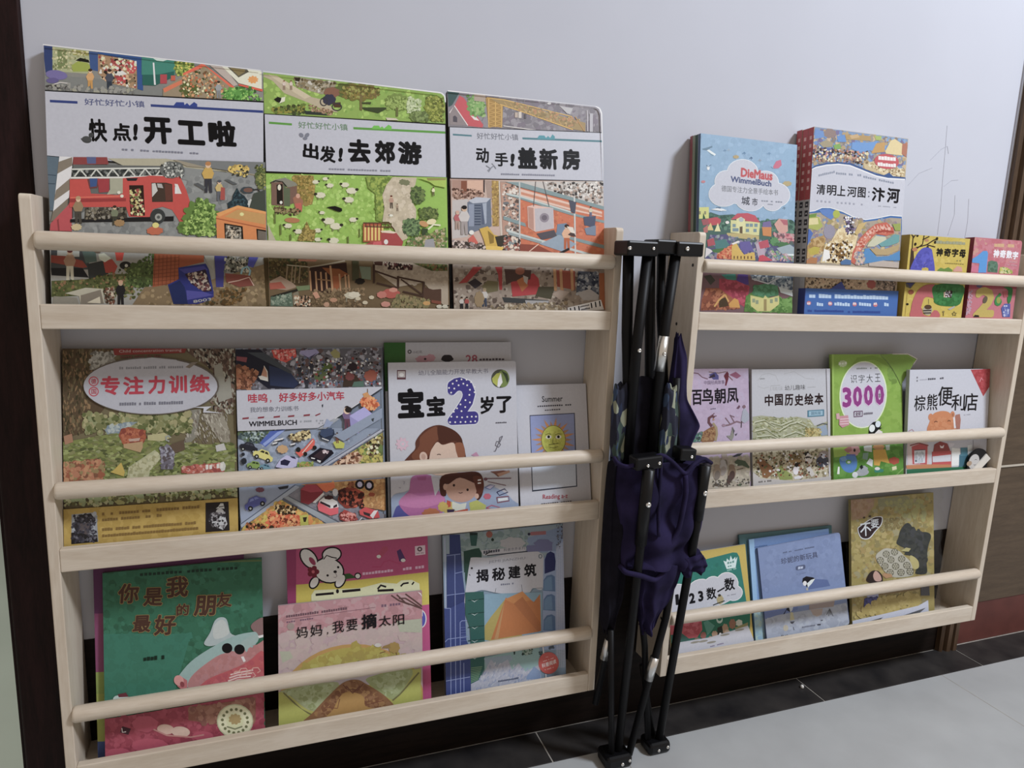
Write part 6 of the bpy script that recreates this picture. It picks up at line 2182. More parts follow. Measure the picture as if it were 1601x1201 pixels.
def paint_river(A):
    A.F('b4a488')
    A.v(1230, 190, .13325)
    A.P('7c98c0', 320, 75, 1450, 200, 1400, 680, 240, 580)
    A.S(['6c90c8', '9c948c', 'b49c74', '84a4cc', '8c8078', 'c8b08c', '7c74a0'], 320, 44, 320, 90, 1450, 210, 1400, 640, 260, 520)
    A.P('6c94d0', 320, 100, 440, 130, 430, 200, 310, 220)
    A.B('94807c', 500, 150, 80, 60, 8)
    A.P('b4945c', 680, 160, 990, 170, 1000, 230, 700, 220)
    A.P('c8a878', 740, 170, 840, 150, 860, 190, 760, 210)
    A.P('6494d4', 580, 180, 680, 160, 700, 250, 600, 250)
    A.P('6c9cd8', 770, 250, 960, 250, 1080, 230, 1060, 340, 960, 350, 860, 370, 760, 330)
    A.P('5c6cb0', 350, 390, 400, 320, 520, 330, 560, 400, 520, 430, 380, 420)
    A.P('a4987c', 370, 270, 450, 230, 540, 260, 530, 310, 420, 320)
    A.P('7cac54', 540, 290, 620, 270, 640, 330, 560, 340)
    A.P('a4b85c', 1040, 165, 1130, 170, 1120, 220, 1060, 220)
    A.P('dcc890', 1170, 350, 1240, 220, 1290, 200, 1380, 260, 1380, 400, 1180, 380)
    A.P('b4745c', 1380, 260, 1445, 240, 1430, 420, 1370, 380)
    A.P('c49854', 1060, 260, 1170, 240, 1160, 360, 1000, 380)
    A.P('c8b488', 900, 500, 1050, 470, 1100, 560, 1300, 560, 1410, 550, 1400, 660, 1150, 640, 920, 570)
    A.S(['d8c498', 'b4986c', '8c7450', 'e0d4b0'], 90, 26, 920, 490, 1400, 560, 1390, 650, 1150, 630)
    A.S(['e0d8b8', '3c3430', 'a87c54', 'c88c7c', '5c4c5c'], 120, 22, 300, 300, 960, 380, 900, 520, 300, 480)
    for (x, y) in ((430, 480), (540, 450), (630, 470), (950, 430)):
        A.man(x, y + 20, 100, 'd8cca4', 'b49c74')
    A.E('c8545c', 1185, 475, 150, 90, 4)
    A.G('f0e0e0', 1085, 455, 1300, 468, 52, 6, .9)
    A.G('f0e0e0', 1075, 530, 1300, 545, 46, 7, .9)
    # white waved title field
    A.P('3c5c94', 250, 590, 320, 540, 450, 505, 600, 490, 760, 505, 900, 560, 1040, 620, 1150, 640, 1215, 610, 1260, 650, 1420, 665, 1400, 800, 250, 800)
    A.P('e8ecf4', 240, 600, 330, 555, 460, 525, 600, 512, 740, 525, 900, 585, 1060, 645, 1200, 672, 1410, 680, 1400, 700, 240, 640)
    A.P('c2c5d4', 240, 612, 330, 568, 460, 538, 600, 526, 740, 540, 900, 600, 1060, 660, 1200, 688, 1410, 694, 1380, 1160, 900, 1180, 220, 1100)
    A.G('8c94a8', 360, 670, 560, 622, 28, 9, .8)
    A.G('8c94a8', 570, 640, 880, 660, 28, 12, .8)
    A.G('8c94a8', 900, 675, 1300, 750, 28, 15, .8)
    for ch, x, y, s in (('清', 335, 880, 105), ('明', 460, 888, 112), ('上', 582, 892, 100), ('河', 702, 902, 112), ('图', 828, 908, 95)):
        A.T(ch, '14141c', x, y, x + s, y + 6, 122, .018)
    A.T('：', '5c6070', 955, 905, 972, 906, 70, .01)
    A.T('汴', '14141c', 995, 950, 1150, 960, 170, .035)
    A.T('河', '14141c', 1178, 965, 1330, 975, 178, .035)
    A.G('a0a4b8', 340, 968, 920, 1004, 22, 12, .4)
    A.G('a4a8b8', 1080, 1012, 1300, 1026, 10, 12)
    A.v(1230, 330, .14154)
    A.P('3c70b4', 200, 40, 300, 25, 380, -10, 460, -10, 600, 30, 720, 85, 860, 118, 1000, 100, 1150, 68, 1280, 76, 1280, 620, 160, 600)
    A.L('e0ecf8', 9, 200, 38, 300, 22, 380, -14, 470, -14, 610, 26, 730, 82, 870, 114, 1000, 94, 1150, 62, 1280, 70)
    A.P('a89c8c', 200, 55, 320, 45, 520, 30, 640, 60, 740, 110, 870, 135, 1000, 118, 1150, 88, 1275, 95, 1250, 640, 160, 620)
    A.S(['b4a080', '9c8c84', 'c8b488', '8c7c94', 'a4945c', '7c94b8'], 260, 40, 200, 80, 740, 110, 1260, 110, 1240, 600, 180, 590)
    A.P('5c84c8', 340, 10, 460, 0, 560, 40, 480, 120, 380, 60)
    A.E('a8b434', 540, 55, 40, 44)
    A.P('a8b04c', 210, 90, 340, 90, 390, 190, 330, 240, 210, 210)
    A.P('6c9434', 220, 70, 320, 50, 310, 90, 230, 100)
    A.P('d8cc90', 220, 110, 330, 100, 340, 170, 230, 180)
    A.E('9490a4', 460, 250, 66, 80)
    A.P('4c70bc', 190, 230, 240, 225, 280, 270, 220, 400, 180, 440)
    A.P('b08c50', 280, 330, 400, 290, 420, 360, 360, 480, 200, 560, 170, 480)
    A.S(['bc985c', 'a07c40', 'c4a468'], 60, 34, 280, 330, 400, 310, 380, 460, 210, 540)
    A.P('b8a828', 220, 450, 290, 415, 355, 425, 340, 490, 250, 510)
    A.P('b47848', 180, 580, 260, 530, 330, 540, 320, 600, 170, 600)
    A.P('dcc898', 540, 250, 610, 190, 680, 280, 780, 290, 740, 460, 700, 600, 360, 590, 420, 380, 480, 360)
    A.S(['e4d4a8', 'd0b884', 'c8ac78'], 110, 34, 560, 240, 740, 300, 700, 560, 420, 560, 480, 380)
    A.P('84602c', 550, 500, 590, 430, 625, 480, 610, 530, 570, 560)
    A.P('6c4c28', 480, 370, 510, 380, 520, 440, 490, 440)
    A.S(['5c4424', '3c2c20', 'e8e4dc', '94702c'], 70, 22, 440, 380, 720, 320, 700, 580, 400, 580)
    A.P('e4e4e4', 400, 440, 460, 460, 470, 540, 380, 580)
    A.P('403448', 640, 130, 690, 110, 710, 170, 670, 230)
    A.S(['e8e8ec', '34303c', '6c5c84'], 40, 22, 620, 90, 720, 90, 740, 260, 660, 280)
    A.P('c8ac68', 740, 260, 790, 160, 880, 140, 820, 220, 770, 290)
    A.P('c8604c', 700, 580, 720, 470, 800, 320, 900, 220, 980, 160, 1100, 140, 1180, 200, 1190, 260, 1100, 290, 980, 270, 900, 350, 830, 430, 780, 540, 750, 610)
    A.S(['d47860', 'b8503c', 'dc9078', 'e0b0a0'], 110, 24, 720, 540, 790, 350, 960, 190, 1160, 200, 1100, 260, 940, 260, 800, 470)
    A.L('a83c2c', 20, 980, 255, 1080, 235, 1180, 245)
    for i in range(6):
        A.L('ecc4b4', 7, 960 + i * 36, 180 - i * 4, 975 + i * 36, 215 - i * 4)
    A.P('c4c4a8', 900, 370, 980, 290, 1090, 300, 1100, 330, 960, 410, 880, 410)
    A.P('64a0a4', 1010, 380, 1120, 320, 1200, 270, 1250, 280, 1240, 360, 1130, 400, 1040, 410)
    A.P('b49c6c', 910, 430, 1060, 440, 1250, 380, 1230, 450, 1110, 500, 980, 500)
    A.P('4c8cc8', 860, 430, 900, 430, 990, 520, 1130, 510, 1250, 450, 1250, 560, 1060, 560, 840, 600, 800, 590)
    A.P('94a444', 1170, 160, 1260, 150, 1260, 230, 1200, 230)
    A.P('b8aca4', 900, 590, 1060, 560, 1240, 580, 1230, 640, 900, 620)
    A.S(['a88c94', 'd8b8b4', '6c88a8', 'c0b49c'], 60, 24, 740, 480, 830, 460, 860, 600, 760, 600)
    A.P('4c74a8', 580, 580, 640, 545, 700, 560, 700, 610, 590, 610)
    # below the rail
    A.P('c4ac8c', 140, 720, 1220, 760, 1200, 900, 130, 880)
    A.S(['d0b894', 'b49c7c', 'c8a888', 'a88c70', '5c4c3c'], 150, 26, 200, 730, 860, 750, 840, 880, 190, 860)
    A.P('7c6c5c', 980, 770, 1200, 790, 1190, 890, 980, 880)
    A.B('a8544c', 925, 820, 55, 50, 7)
    A.S(['8c7868', '4c4440', 'b8a08c'], 50, 24, 980, 780, 1200, 790, 1190, 890, 980, 880)
    A.P('b8b4ac', 120, 730, 200, 730, 190, 870, 100, 860)


def paint_blue_band(A):
    A.F('3c6cb8')
    A.v(1230, 330, .14154)
    A.P('2c4c94', 60, 870, 140, 870, 130, 1140, 60, 1140)
    A.P('6c94d4', 140, 870, 165, 870, 155, 1140, 130, 1140)
    A.G('b4d0f0', 228, 968, 1140, 985, 44, 26, .92)
    for x in (225, 460, 730, 960):
        A.E('c8707c', x, 1025 + (x - 225) * .02, 24, 22)
        A.G('e0d4dc', x - 18, 1040, x + 18, 1040, 26, 2, .8)
    for (x0, x1, n) in ((262, 385, 5), (505, 680, 6), (778, 915, 5), (1005, 1138, 5)):
        A.G('b4d0f0', x0, 1048, x1, 1058, 38, n, .85)
    A.G('2c4c9c', 210, 1118, 610, 1122, 26, 16, .95)
    A.G('2c4c9c', 655, 1128, 1015, 1132, 26, 14, .95)


def river_spine(art, th, h):
    ink = art.c
    out = [([(0, 0), (th, 0), (th, h), (0, h)], ink('b8b8c0')),
           ([(0, h * .64), (th, h * .64), (th, h), (0, h)], ink('b84c54'))]
    for z in (.94, .90, .86, .81, .77, .73, .69):
        out.append(([(th * .3, h * z), (th * .7, h * z), (th * .7, h * (z + .018)), (th * .3, h * (z + .018))], ink('e0b0b0')))
    for z in (.60, .555, .51, .465, .42, .36, .32):
        out.append(([(th * .2, h * z), (th * .8, h * z), (th * .8, h * (z + .03)), (th * .2, h * (z + .03))], ink('3c3c44')))
        out.append(([(th * .35, h * (z + .01)), (th * .65, h * (z + .01)), (th * .65, h * (z + .018)), (th * .35, h * (z + .018))], ink('b8b8c0')))
    return out


QR = [(1271.5, 199.5), (1424, 216), (1397.8, 507.4), (1253.9, 506.5)]
rb, ra = make_book('picture_book', 'picture book with a white waved title field and a blue paper band', 'book', G4,
                   (1.186, 0.022, 0.6427, 0.22, 0.345, 0.0132, 0.07, -0.003), QR, 'c2c5d4', paint_river, spine='b8b8c0', back='9ca0ac', spine_art=river_spine)
for k, lab in enumerate(('red spined book directly behind the book with the blue paper band', 'red spined book rearmost behind the book with the blue paper band, against the wall')):
    make_book('picture_book', lab, 'book', G4, (1.186 - 0.0012 * k, 0.0358 + 0.0136 * k, 0.6432, 0.22, 0.3435, 0.0132, 0.07, -0.003), QR, 'c2c5d4', plain('b0a898'), spine='b8b8c0', back='9ca0ac', spine_art=river_spine)
ab = Art(QR, 0.22, 0.345, [(-0.0006, 0), (0.2206, 0), (0.2206, 0.0655), (0.078, 0.0655), (0.066, 0.075), (0.054, 0.0655), (-0.0006, 0.0655)], 'c2c5d4', 4)
ab.outline = [(-0.0006, 0), (0.2206, 0), (0.2206, 0.064), (-0.0006, 0.064)]
paint_blue_band(ab)
V, F, I = [], [], []
band_out = [(-0.0006, 0), (0.2206, 0), (0.2206, 0.064), (0.092, 0.064), (0.081, 0.078), (0.056, 0.064), (-0.0006, 0.064)]
for v, f in (prism_y(band_out, -0.0040, -0.0034), box(-0.0010, -0.0005, -0.0040, 0.0130, 0, 0.064)):
    k = len(V)
    V += v
    F += [tuple(i + k for i in q) for q in f]
    I += [ab.c('40509c')] * len(f)
for poly, z, ink in ab.polys:
    k = len(V)
    V += [(x, -0.0040 - z, y) for x, y in poly]
    F.append(tuple(range(k, k + len(poly))))
    I.append(ink)
o = link_mesh('paper_band', V, F, M['print'], rb, ink=I)
o['label'] = 'blue paper band with white printing'


def paint_letters(A):
    A.F('d8bc30')
    A.v(1390, 350, .13321)
    A.S(['dcc038', 'd4b828', 'e0c440'], 100, 50, 240, 130, 940, 160, 880, 1090, 140, 1080)
    for a in ((240, 540, 258, 300, 270, 150), (262, 340, 380, 250, 400, 140), (300, 290, 430, 255, 500, 210, 560, 180), (270, 180, 300, 140), (270, 170, 250, 140), (380, 200, 460, 160), (430, 255, 530, 280)):
        A.L('3c2c1c', 13, *a)
    A.P('4c3824', 225, 540, 245, 300, 275, 300, 290, 540)
    for (x, y) in ((295, 250), (440, 285), (530, 225), (550, 185), (320, 150)):
        A.E('2c2418', x, y, 15, 20, 20, n=9)
    A.B('c88048', 290, 310, 34, 24)
    A.B('c88c50', 430, 205, 26, 16)
    A.C('5c5cb8', 235, 560, 300, 390, 360, 310, 420, 285, 480, 300, 500, 350, 530, 560, 460, 560, 450, 520, 380, 520, 360, 560)
    A.P('d8bc30', 380, 530, 400, 460, 415, 455, 430, 530)
    A.S(['6464c4', '5454ac'], 40, 30, 300, 400, 480, 320, 500, 500, 300, 520)
    A.G('a8a878', 540, 240, 890, 252, 36, 9, .9)
    for ch, x, y, s in (('神', 540, 384, 78), ('奇', 632, 386, 84), ('字', 726, 390, 78), ('母', 815, 398, 76)):
        A.T(ch, '1c1a14', x, y, x + s, y + 3, 94, .04)
    A.G('8c7c34', 650, 468, 880, 478, 9, 9)
    A.G('8c8c4c', 790, 440, 860, 442, 16, 4)
    A.P('6c9434', 560, 545, 600, 515, 640, 530, 690, 510, 740, 540, 740, 560, 570, 560)
    A.P('e0a088', 750, 540, 800, 495, 850, 510, 860, 560, 750, 560)
    # below the rail
    A.P('6c6448', 180, 690, 300, 690, 240, 760, 190, 740)
    A.P('4c4c78', 190, 690, 290, 690, 235, 745)
    A.E('a05030', 248, 800, 34, 28)
    A.L('c8a82c', 6, 210, 760, 180, 1080)
    A.E('1c1a14', 205, 942, 16, 13)
    A.C('cc6460', 250, 1000, 270, 900, 330, 780, 420, 720, 540, 710, 620, 760, 620, 880, 520, 870, 420, 860, 380, 960, 400, 1060, 480, 1080, 500, 1020, 570, 1020, 580, 1100, 260, 1100)
    A.P('d8bc30', 370, 980, 400, 880, 460, 860, 520, 890, 520, 1020, 480, 1060, 420, 1060)
    A.C('2c8034', 525, 720, 870, 720, 855, 900, 820, 950, 760, 965, 620, 960, 540, 930, 520, 880)
    A.S(['348c3c', '24742c', '2c8838'], 60, 34, 540, 730, 850, 730, 830, 930, 560, 930)
    A.P('d8b48c', 640, 800, 700, 785, 740, 800, 720, 860, 640, 860)
    A.S(['4c2c24', 'e8e0dc', '2c2420'], 30, 20, 650, 790, 740, 790, 740, 860, 670, 860)
    A.E('b4a888', 448, 1010, 56, 60)
    A.E('5c4028', 452, 975, 44, 28)
    A.L('2c2420', 13, 395, 1018, 492, 1014)
    A.L('2c2420', 13, 400, 1046, 490, 1044)
    A.L('6c6440', 6, 458, 880, 460, 940)
    A.P('b8b4a0', 690, 1000, 770, 960, 780, 975, 720, 1010)
    A.L('6c6434', 8, 745, 1050, 762, 1045, 770, 1025, 780, 1045, 800, 1045, 785, 1060, 790, 1075, 770, 1068, 752, 1078, 757, 1060, 745, 1050)
    A.L('6c5c34', 7, 640, 1080, 640, 1030)
    A.E('8c7c3c', 640, 1030, 13, 10)


def paint_numbers(A):
    A.F('d8787c')
    A.v(1390, 350, .13321)
    A.P('dc9c84', 940, 170, 1120, 190, 1100, 280, 1000, 360, 930, 420)
    A.P('e08c84', 1180, 220, 1520, 220, 1500, 480, 1200, 470)
    A.S(['dc8488', 'd47074', 'd87c80'], 90, 46, 950, 180, 1530, 220, 1490, 590, 920, 570)
    A.G('e4b478', 1200, 280, 1500, 290, 46, 7, .95)
    for ch, x, y, s in (('神', 1188, 408, 74), ('奇', 1270, 412, 76), ('数', 1352, 420, 74), ('字', 1430, 430, 70)):
        A.T(ch, 'fbf6fa', x, y, x + s, y + 4, 96, .05)
    A.G('e0b0a8', 1400, 465, 1490, 470, 10, 5)
    A.G('e0b0a8', 1370, 500, 1495, 512, 10, 8)
    A.P('54a4dc', 920, 430, 990, 390, 1060, 330, 1110, 330, 1125, 360, 1110, 590, 1010, 590, 1020, 480, 930, 470)
    A.P('5c8464', 1130, 460, 1170, 445, 1240, 460, 1255, 500, 1250, 590, 1125, 580)
    A.S(['648c6c', '4c7454'], 20, 26, 1140, 470, 1240, 480, 1240, 570, 1140, 570)
    A.P('e0788c', 920, 520, 980, 500, 1010, 530, 1010, 590, 920, 580)
    A.P('a8b438', 1270, 560, 1310, 520, 1370, 530, 1440, 570, 1440, 600, 1270, 600)
    A.S(['5c9434', 'd0c84c', 'e0d890'], 26, 22, 1290, 530, 1420, 550, 1420, 600, 1290, 590)
    # below the rail
    A.P('c04c58', 890, 710, 1520, 730, 1520, 780, 890, 780)
    A.P('6c5c80', 990, 720, 1090, 720, 1050, 770, 1000, 760)
    A.T('2', 'd0b444', 965, 1100, 1220, 1105, 345, .055)
    A.E('6c6044', 1110, 905, 26, 44, 20)
    A.T('6', '349440', 1218, 975, 1310, 978, 150, .05)
    A.E('a0a838', 1275, 910, 26, 38)
    A.C('2c8438', 1330, 760, 1440, 770, 1430, 900, 1400, 950, 1380, 900, 1390, 800)
    A.P('cc5c60', 1320, 810, 1380, 800, 1390, 870, 1340, 880)
    A.P('5c68a8', 1330, 1100, 1310, 1000, 1350, 950, 1420, 950, 1420, 1100)
    A.G('c8ccdc', 1340, 985, 1390, 985, 20, 2)
    A.S(['7c88c0', 'c8ccdc'], 20, 16, 1340, 1000, 1400, 1000, 1400, 1090, 1340, 1090)
    A.P('2c2420', 975, 1100, 990, 1075, 1040, 1080, 1045, 1100)
    A.S(['d8989c', 'c4a0a8'], 40, 20, 900, 800, 950, 800, 930, 1080, 870, 1080)


make_book('board_book', 'small yellow board book with letters and a bare tree', 'book', G4,
          (1.413, 0.0125, 0.6412, 0.156, 0.171, 0.02, 0.045, -0.0091), [(1421.5, 368.5), (1516, 374.5), (1503.2, 511), (1407.5, 509.4)], 'd4d4d0', paint_letters, spine='b89828', back='b89828', board=0.002, inset=0.0005)
make_book('board_book', 'small pink board book with numerals, rightmost on the right top tier', 'book', G4,
          (1.580, 0.0125, 0.6397, 0.134, 0.175, 0.02, 0.04, -0.0091), [(1516.5, 371.5), (1597.6, 377.5), (1582, 512.3), (1506, 511)], 'd8d8d4', paint_numbers, spine='8c2c30', back='c06068', board=0.002, rr=0.006, inset=0.0005)


# ------------------------------------------------------------------ middle tier, right shelf
def paint_birds(A):
    A.F('b89cb8')
    A.v(1070, 560, .17493)
    A.S(['bca0bc', 'b498b4', 'b8a0bc'], 90, 40, 60, 100, 600, 100, 600, 780, 40, 780)
    A.P('b4a090', 40, 960, 600, 880, 600, 1200, 40, 1200)
    A.S(['ac9c8c', 'b8a894', 'a49484', 'b4a49c'], 90, 40, 200, 900, 600, 880, 600, 1140, 210, 1160)
    A.L('7c5464', 9, 95, 125, 140, 130, 180, 165, 230, 180)
    A.L('7c5c54', 7, 240, 115, 330, 125, 400, 112)
    A.P('544c84', 240, 140, 300, 115, 330, 150, 330, 185, 280, 185)
    A.P('3c2c3c', 235, 165, 290, 130, 300, 160, 250, 172)
    A.P('6c2434', 378, 150, 410, 108, 425, 130, 420, 180, 400, 240, 388, 240, 395, 190)
    A.P('94506c', 430, 140, 490, 112, 540, 150, 500, 175, 470, 160)
    A.L('7c4444', 7, 420, 150, 460, 190)
    A.T('中国经典故事', '7c6480', 195, 232, 385, 224, 36, .0)
    for ch, x, y, s, h in (('百', 78, 420, 98, 140), ('鸟', 172, 412, 105, 145), ('朝', 288, 405, 105, 140), ('凤', 405, 400, 105, 138)):
        A.T(ch, '17111c', x, y, x + s, y - 4, h, .022)
    A.G('6c5c74', 250, 458, 320, 450, 10, 4)
    A.C('8c5c3c', 160, 680, 210, 640, 270, 610, 300, 620, 310, 680, 280, 740, 220, 760, 150, 740)
    A.S(['9c6c44', 'a87c50', '7c4c34'], 50, 18, 170, 670, 290, 620, 290, 720, 170, 740)
    A.L('a08864', 20, 290, 740, 305, 680, 300, 620, 270, 580)
    A.L('6c4048', 24, 260, 610, 232, 575, 235, 535, 265, 515, 285, 530)
    A.L('6c4048', 7, 265, 510, 285, 490)
    A.L('6c4048', 7, 275, 520, 305, 515)
    A.P('b08060', 270, 535, 290, 550, 268, 560)
    A.C('546c64', 30, 750, 80, 700, 170, 655, 160, 720, 130, 750)
    A.S(['4c7c6c', '7c9c8c', '34443c', '5c5474'], 50, 18, 40, 740, 160, 665, 150, 740)
    A.L('84606c', 13, 360, 605, 420, 595, 490, 565, 530, 575, 600, 545)
    A.L('84606c', 8, 430, 590, 385, 530)
    A.L('84606c', 8, 470, 575, 430, 505, 470, 525)
    A.B('9c788c', 370, 600, 18, 14)
    A.P('a4a0b0', 530, 560, 545, 470, 565, 440, 605, 500, 600, 555, 560, 580)
    A.E('84606c', 560, 430, 15, 15)
    A.L('4c3c44', 7, 535, 560, 530, 620)
    A.P('6c4458', 490, 445, 515, 415, 525, 430, 510, 450)
    A.P('8c847c', 390, 695, 430, 690, 450, 610, 465, 640, 460, 700, 440, 740)
    A.P('5c545c', 445, 615, 470, 650, 455, 680)
    A.P('4c4450', 470, 680, 495, 670, 480, 695)
    for (x, y, c, d) in ((370, 930, 'a8948c', '74685c'), (355, 990, 'b0a4a4', '9c8c88'), (300, 1030, '9c8474', '7c6c64'), (435, 1030, '8c705c', '543c38')):
        A.E(c, x, y, 36, 60, 10)
        A.E(d, x, y + 20, 26, 44, 14)
        A.E(c, x, y - 58, 26, 22)
    A.P('543c38', 400, 1050, 450, 1050, 410, 1130, 380, 1140)
    A.P('4c5844', 460, 930, 490, 905, 560, 920, 600, 975, 590, 985, 530, 960, 490, 965)
    A.P('c4c8b4', 468, 945, 490, 950, 485, 965, 470, 960)
    A.P('3c3c44', 440, 880, 490, 855, 540, 850, 510, 875, 460, 885)
    A.L('5c4c3c', 6, 480, 1000, 540, 985)
    A.P('5c4c40', 260, 1140, 280, 1120, 330, 1125, 350, 1150)
    A.P('4c5c44', 480, 1140, 510, 1120, 520, 1140)
    A.S(['6c6058', '4c4440'], 30, 12, 250, 1100, 590, 1050, 590, 1140, 260, 1150)


def paint_history(A):
    A.F('bfb9ac')
    A.v(1170, 560, .17478)
    A.L('b0aa9c', 5, 100, 190, 140, 140, 200, 130, 260, 150, 280, 200)
    A.L('b0aa9c', 5, 100, 240, 150, 260, 200, 250)
    A.L('b0aa9c', 5, 330, 140, 420, 120, 520, 180, 600, 190)
    A.G('8c887c', 120, 182, 165, 180, 14, 4)
    A.L('a09a8c', 4, 215, 280, 215, 240, 300, 236)
    A.T('写给儿童', 'a8a294', 230, 282, 320, 280, 34, .0)
    A.T('幼儿趣味', '5c5850', 340, 284, 520, 280, 46, .005)
    A.L('a09a8c', 4, 540, 260, 610, 258)
    for ch, x, y, s in (('中', 160, 418, 75), ('国', 250, 415, 72), ('历', 338, 418, 76), ('史', 425, 420, 78), ('绘', 512, 416, 78), ('本', 600, 414, 78)):
        A.T(ch, '2c1a18', x, y, x + s, y - 1, 102, .03)
    A.P('4c7c84', 538, 462, 684, 456, 684, 515, 538, 522)
    A.P('94b4b4', 550, 470, 672, 466, 672, 506, 550, 512)
    A.T('国民版', '4c7078', 570, 503, 655, 500, 28, .01)
    A.P('a8a478', 50, 510, 130, 500, 230, 515, 330, 530, 440, 515, 560, 540, 600, 600, 720, 560, 720, 1110, 40, 1110)
    A.S(['b4b080', '8c8c50', 'a0a068', 'c8c490', '747840', '9c9458'], 230, 30, 50, 515, 230, 520, 440, 525, 560, 550, 620, 700, 50, 740, flat=.3, rot=10, jit=35)
    for a in ((60, 560, 150, 540, 240, 600), (60, 640, 160, 620, 260, 690), (200, 560, 300, 590, 400, 550), (280, 640, 380, 580, 480, 560), (320, 690, 430, 650, 540, 690), (80, 690, 200, 680, 300, 720), (430, 560, 520, 600, 560, 660)):
        A.L('c8c498', 10, *a)
        A.L('6c6c38', 6, *[v + 9 for v in a])
    A.P('b4a058', 560, 640, 640, 620, 660, 700, 540, 705)
    A.P('94a0a4', 620, 610, 700, 590, 720, 680, 660, 690)
    A.L('54544c', 9, 620, 600, 670, 580, 720, 590)
    A.S(['c8b468', '8c7c3c', 'b89848'], 50, 18, 520, 620, 660, 630, 650, 700, 520, 700)
    A.P('c4b488', 40, 810, 740, 790, 740, 1100, 40, 1110)
    A.S(['b8a878', 'd0c498', '8c7c50', 'a8946c', '6c5c3c', '9c8c60'], 260, 24, 50, 820, 730, 810, 730, 1080, 50, 1060)
    A.P('8c5c30', 80, 900, 130, 890, 210, 960, 240, 1010, 170, 1070, 130, 1060, 110, 980)
    A.P('8c9440', 250, 1000, 300, 950, 330, 990, 400, 1040, 400, 1080, 290, 1090)
    A.P('7c6434', 370, 860, 460, 840, 490, 890, 480, 930, 370, 930)
    A.P('a8844c', 360, 900, 480, 900, 490, 925, 350, 930)
    A.P('1c1a18', 505, 840, 540, 825, 560, 860, 515, 870)
    A.E('d8c8b0', 545, 895, 34, 44)
    A.E('3c342c', 540, 880, 20, 8)
    A.E('e0d4c4', 430, 1000, 26, 40)
    A.E('2c241c', 440, 950, 22, 20)
    A.P('dcd4c4', 410, 1060, 480, 1040, 480, 1075, 420, 1080)
    A.P('c8bca4', 520, 980, 560, 960, 600, 1040, 570, 1060)
    A.E('a08c7c', 680, 870, 50, 46)
    A.E('4c4c54', 670, 920, 60, 50)
    A.E('c8c4c4', 680, 870, 22, 20)
    A.S(['3c2c20', 'e4dcc8', '94502c', '5c6434'], 90, 15, 60, 840, 720, 830, 720, 1060, 80, 1050)
    A.P('bfb4a0', 40, 1010, 110, 1070, 250, 1080, 400, 1095, 560, 1075, 760, 1050, 760, 1200, 40, 1200)
    A.G('5c5448', 90, 1112, 210, 1100, 18, 9)
    A.P('c4bcb0', 700, 100, 720, 100, 740, 1060, 725, 1060)


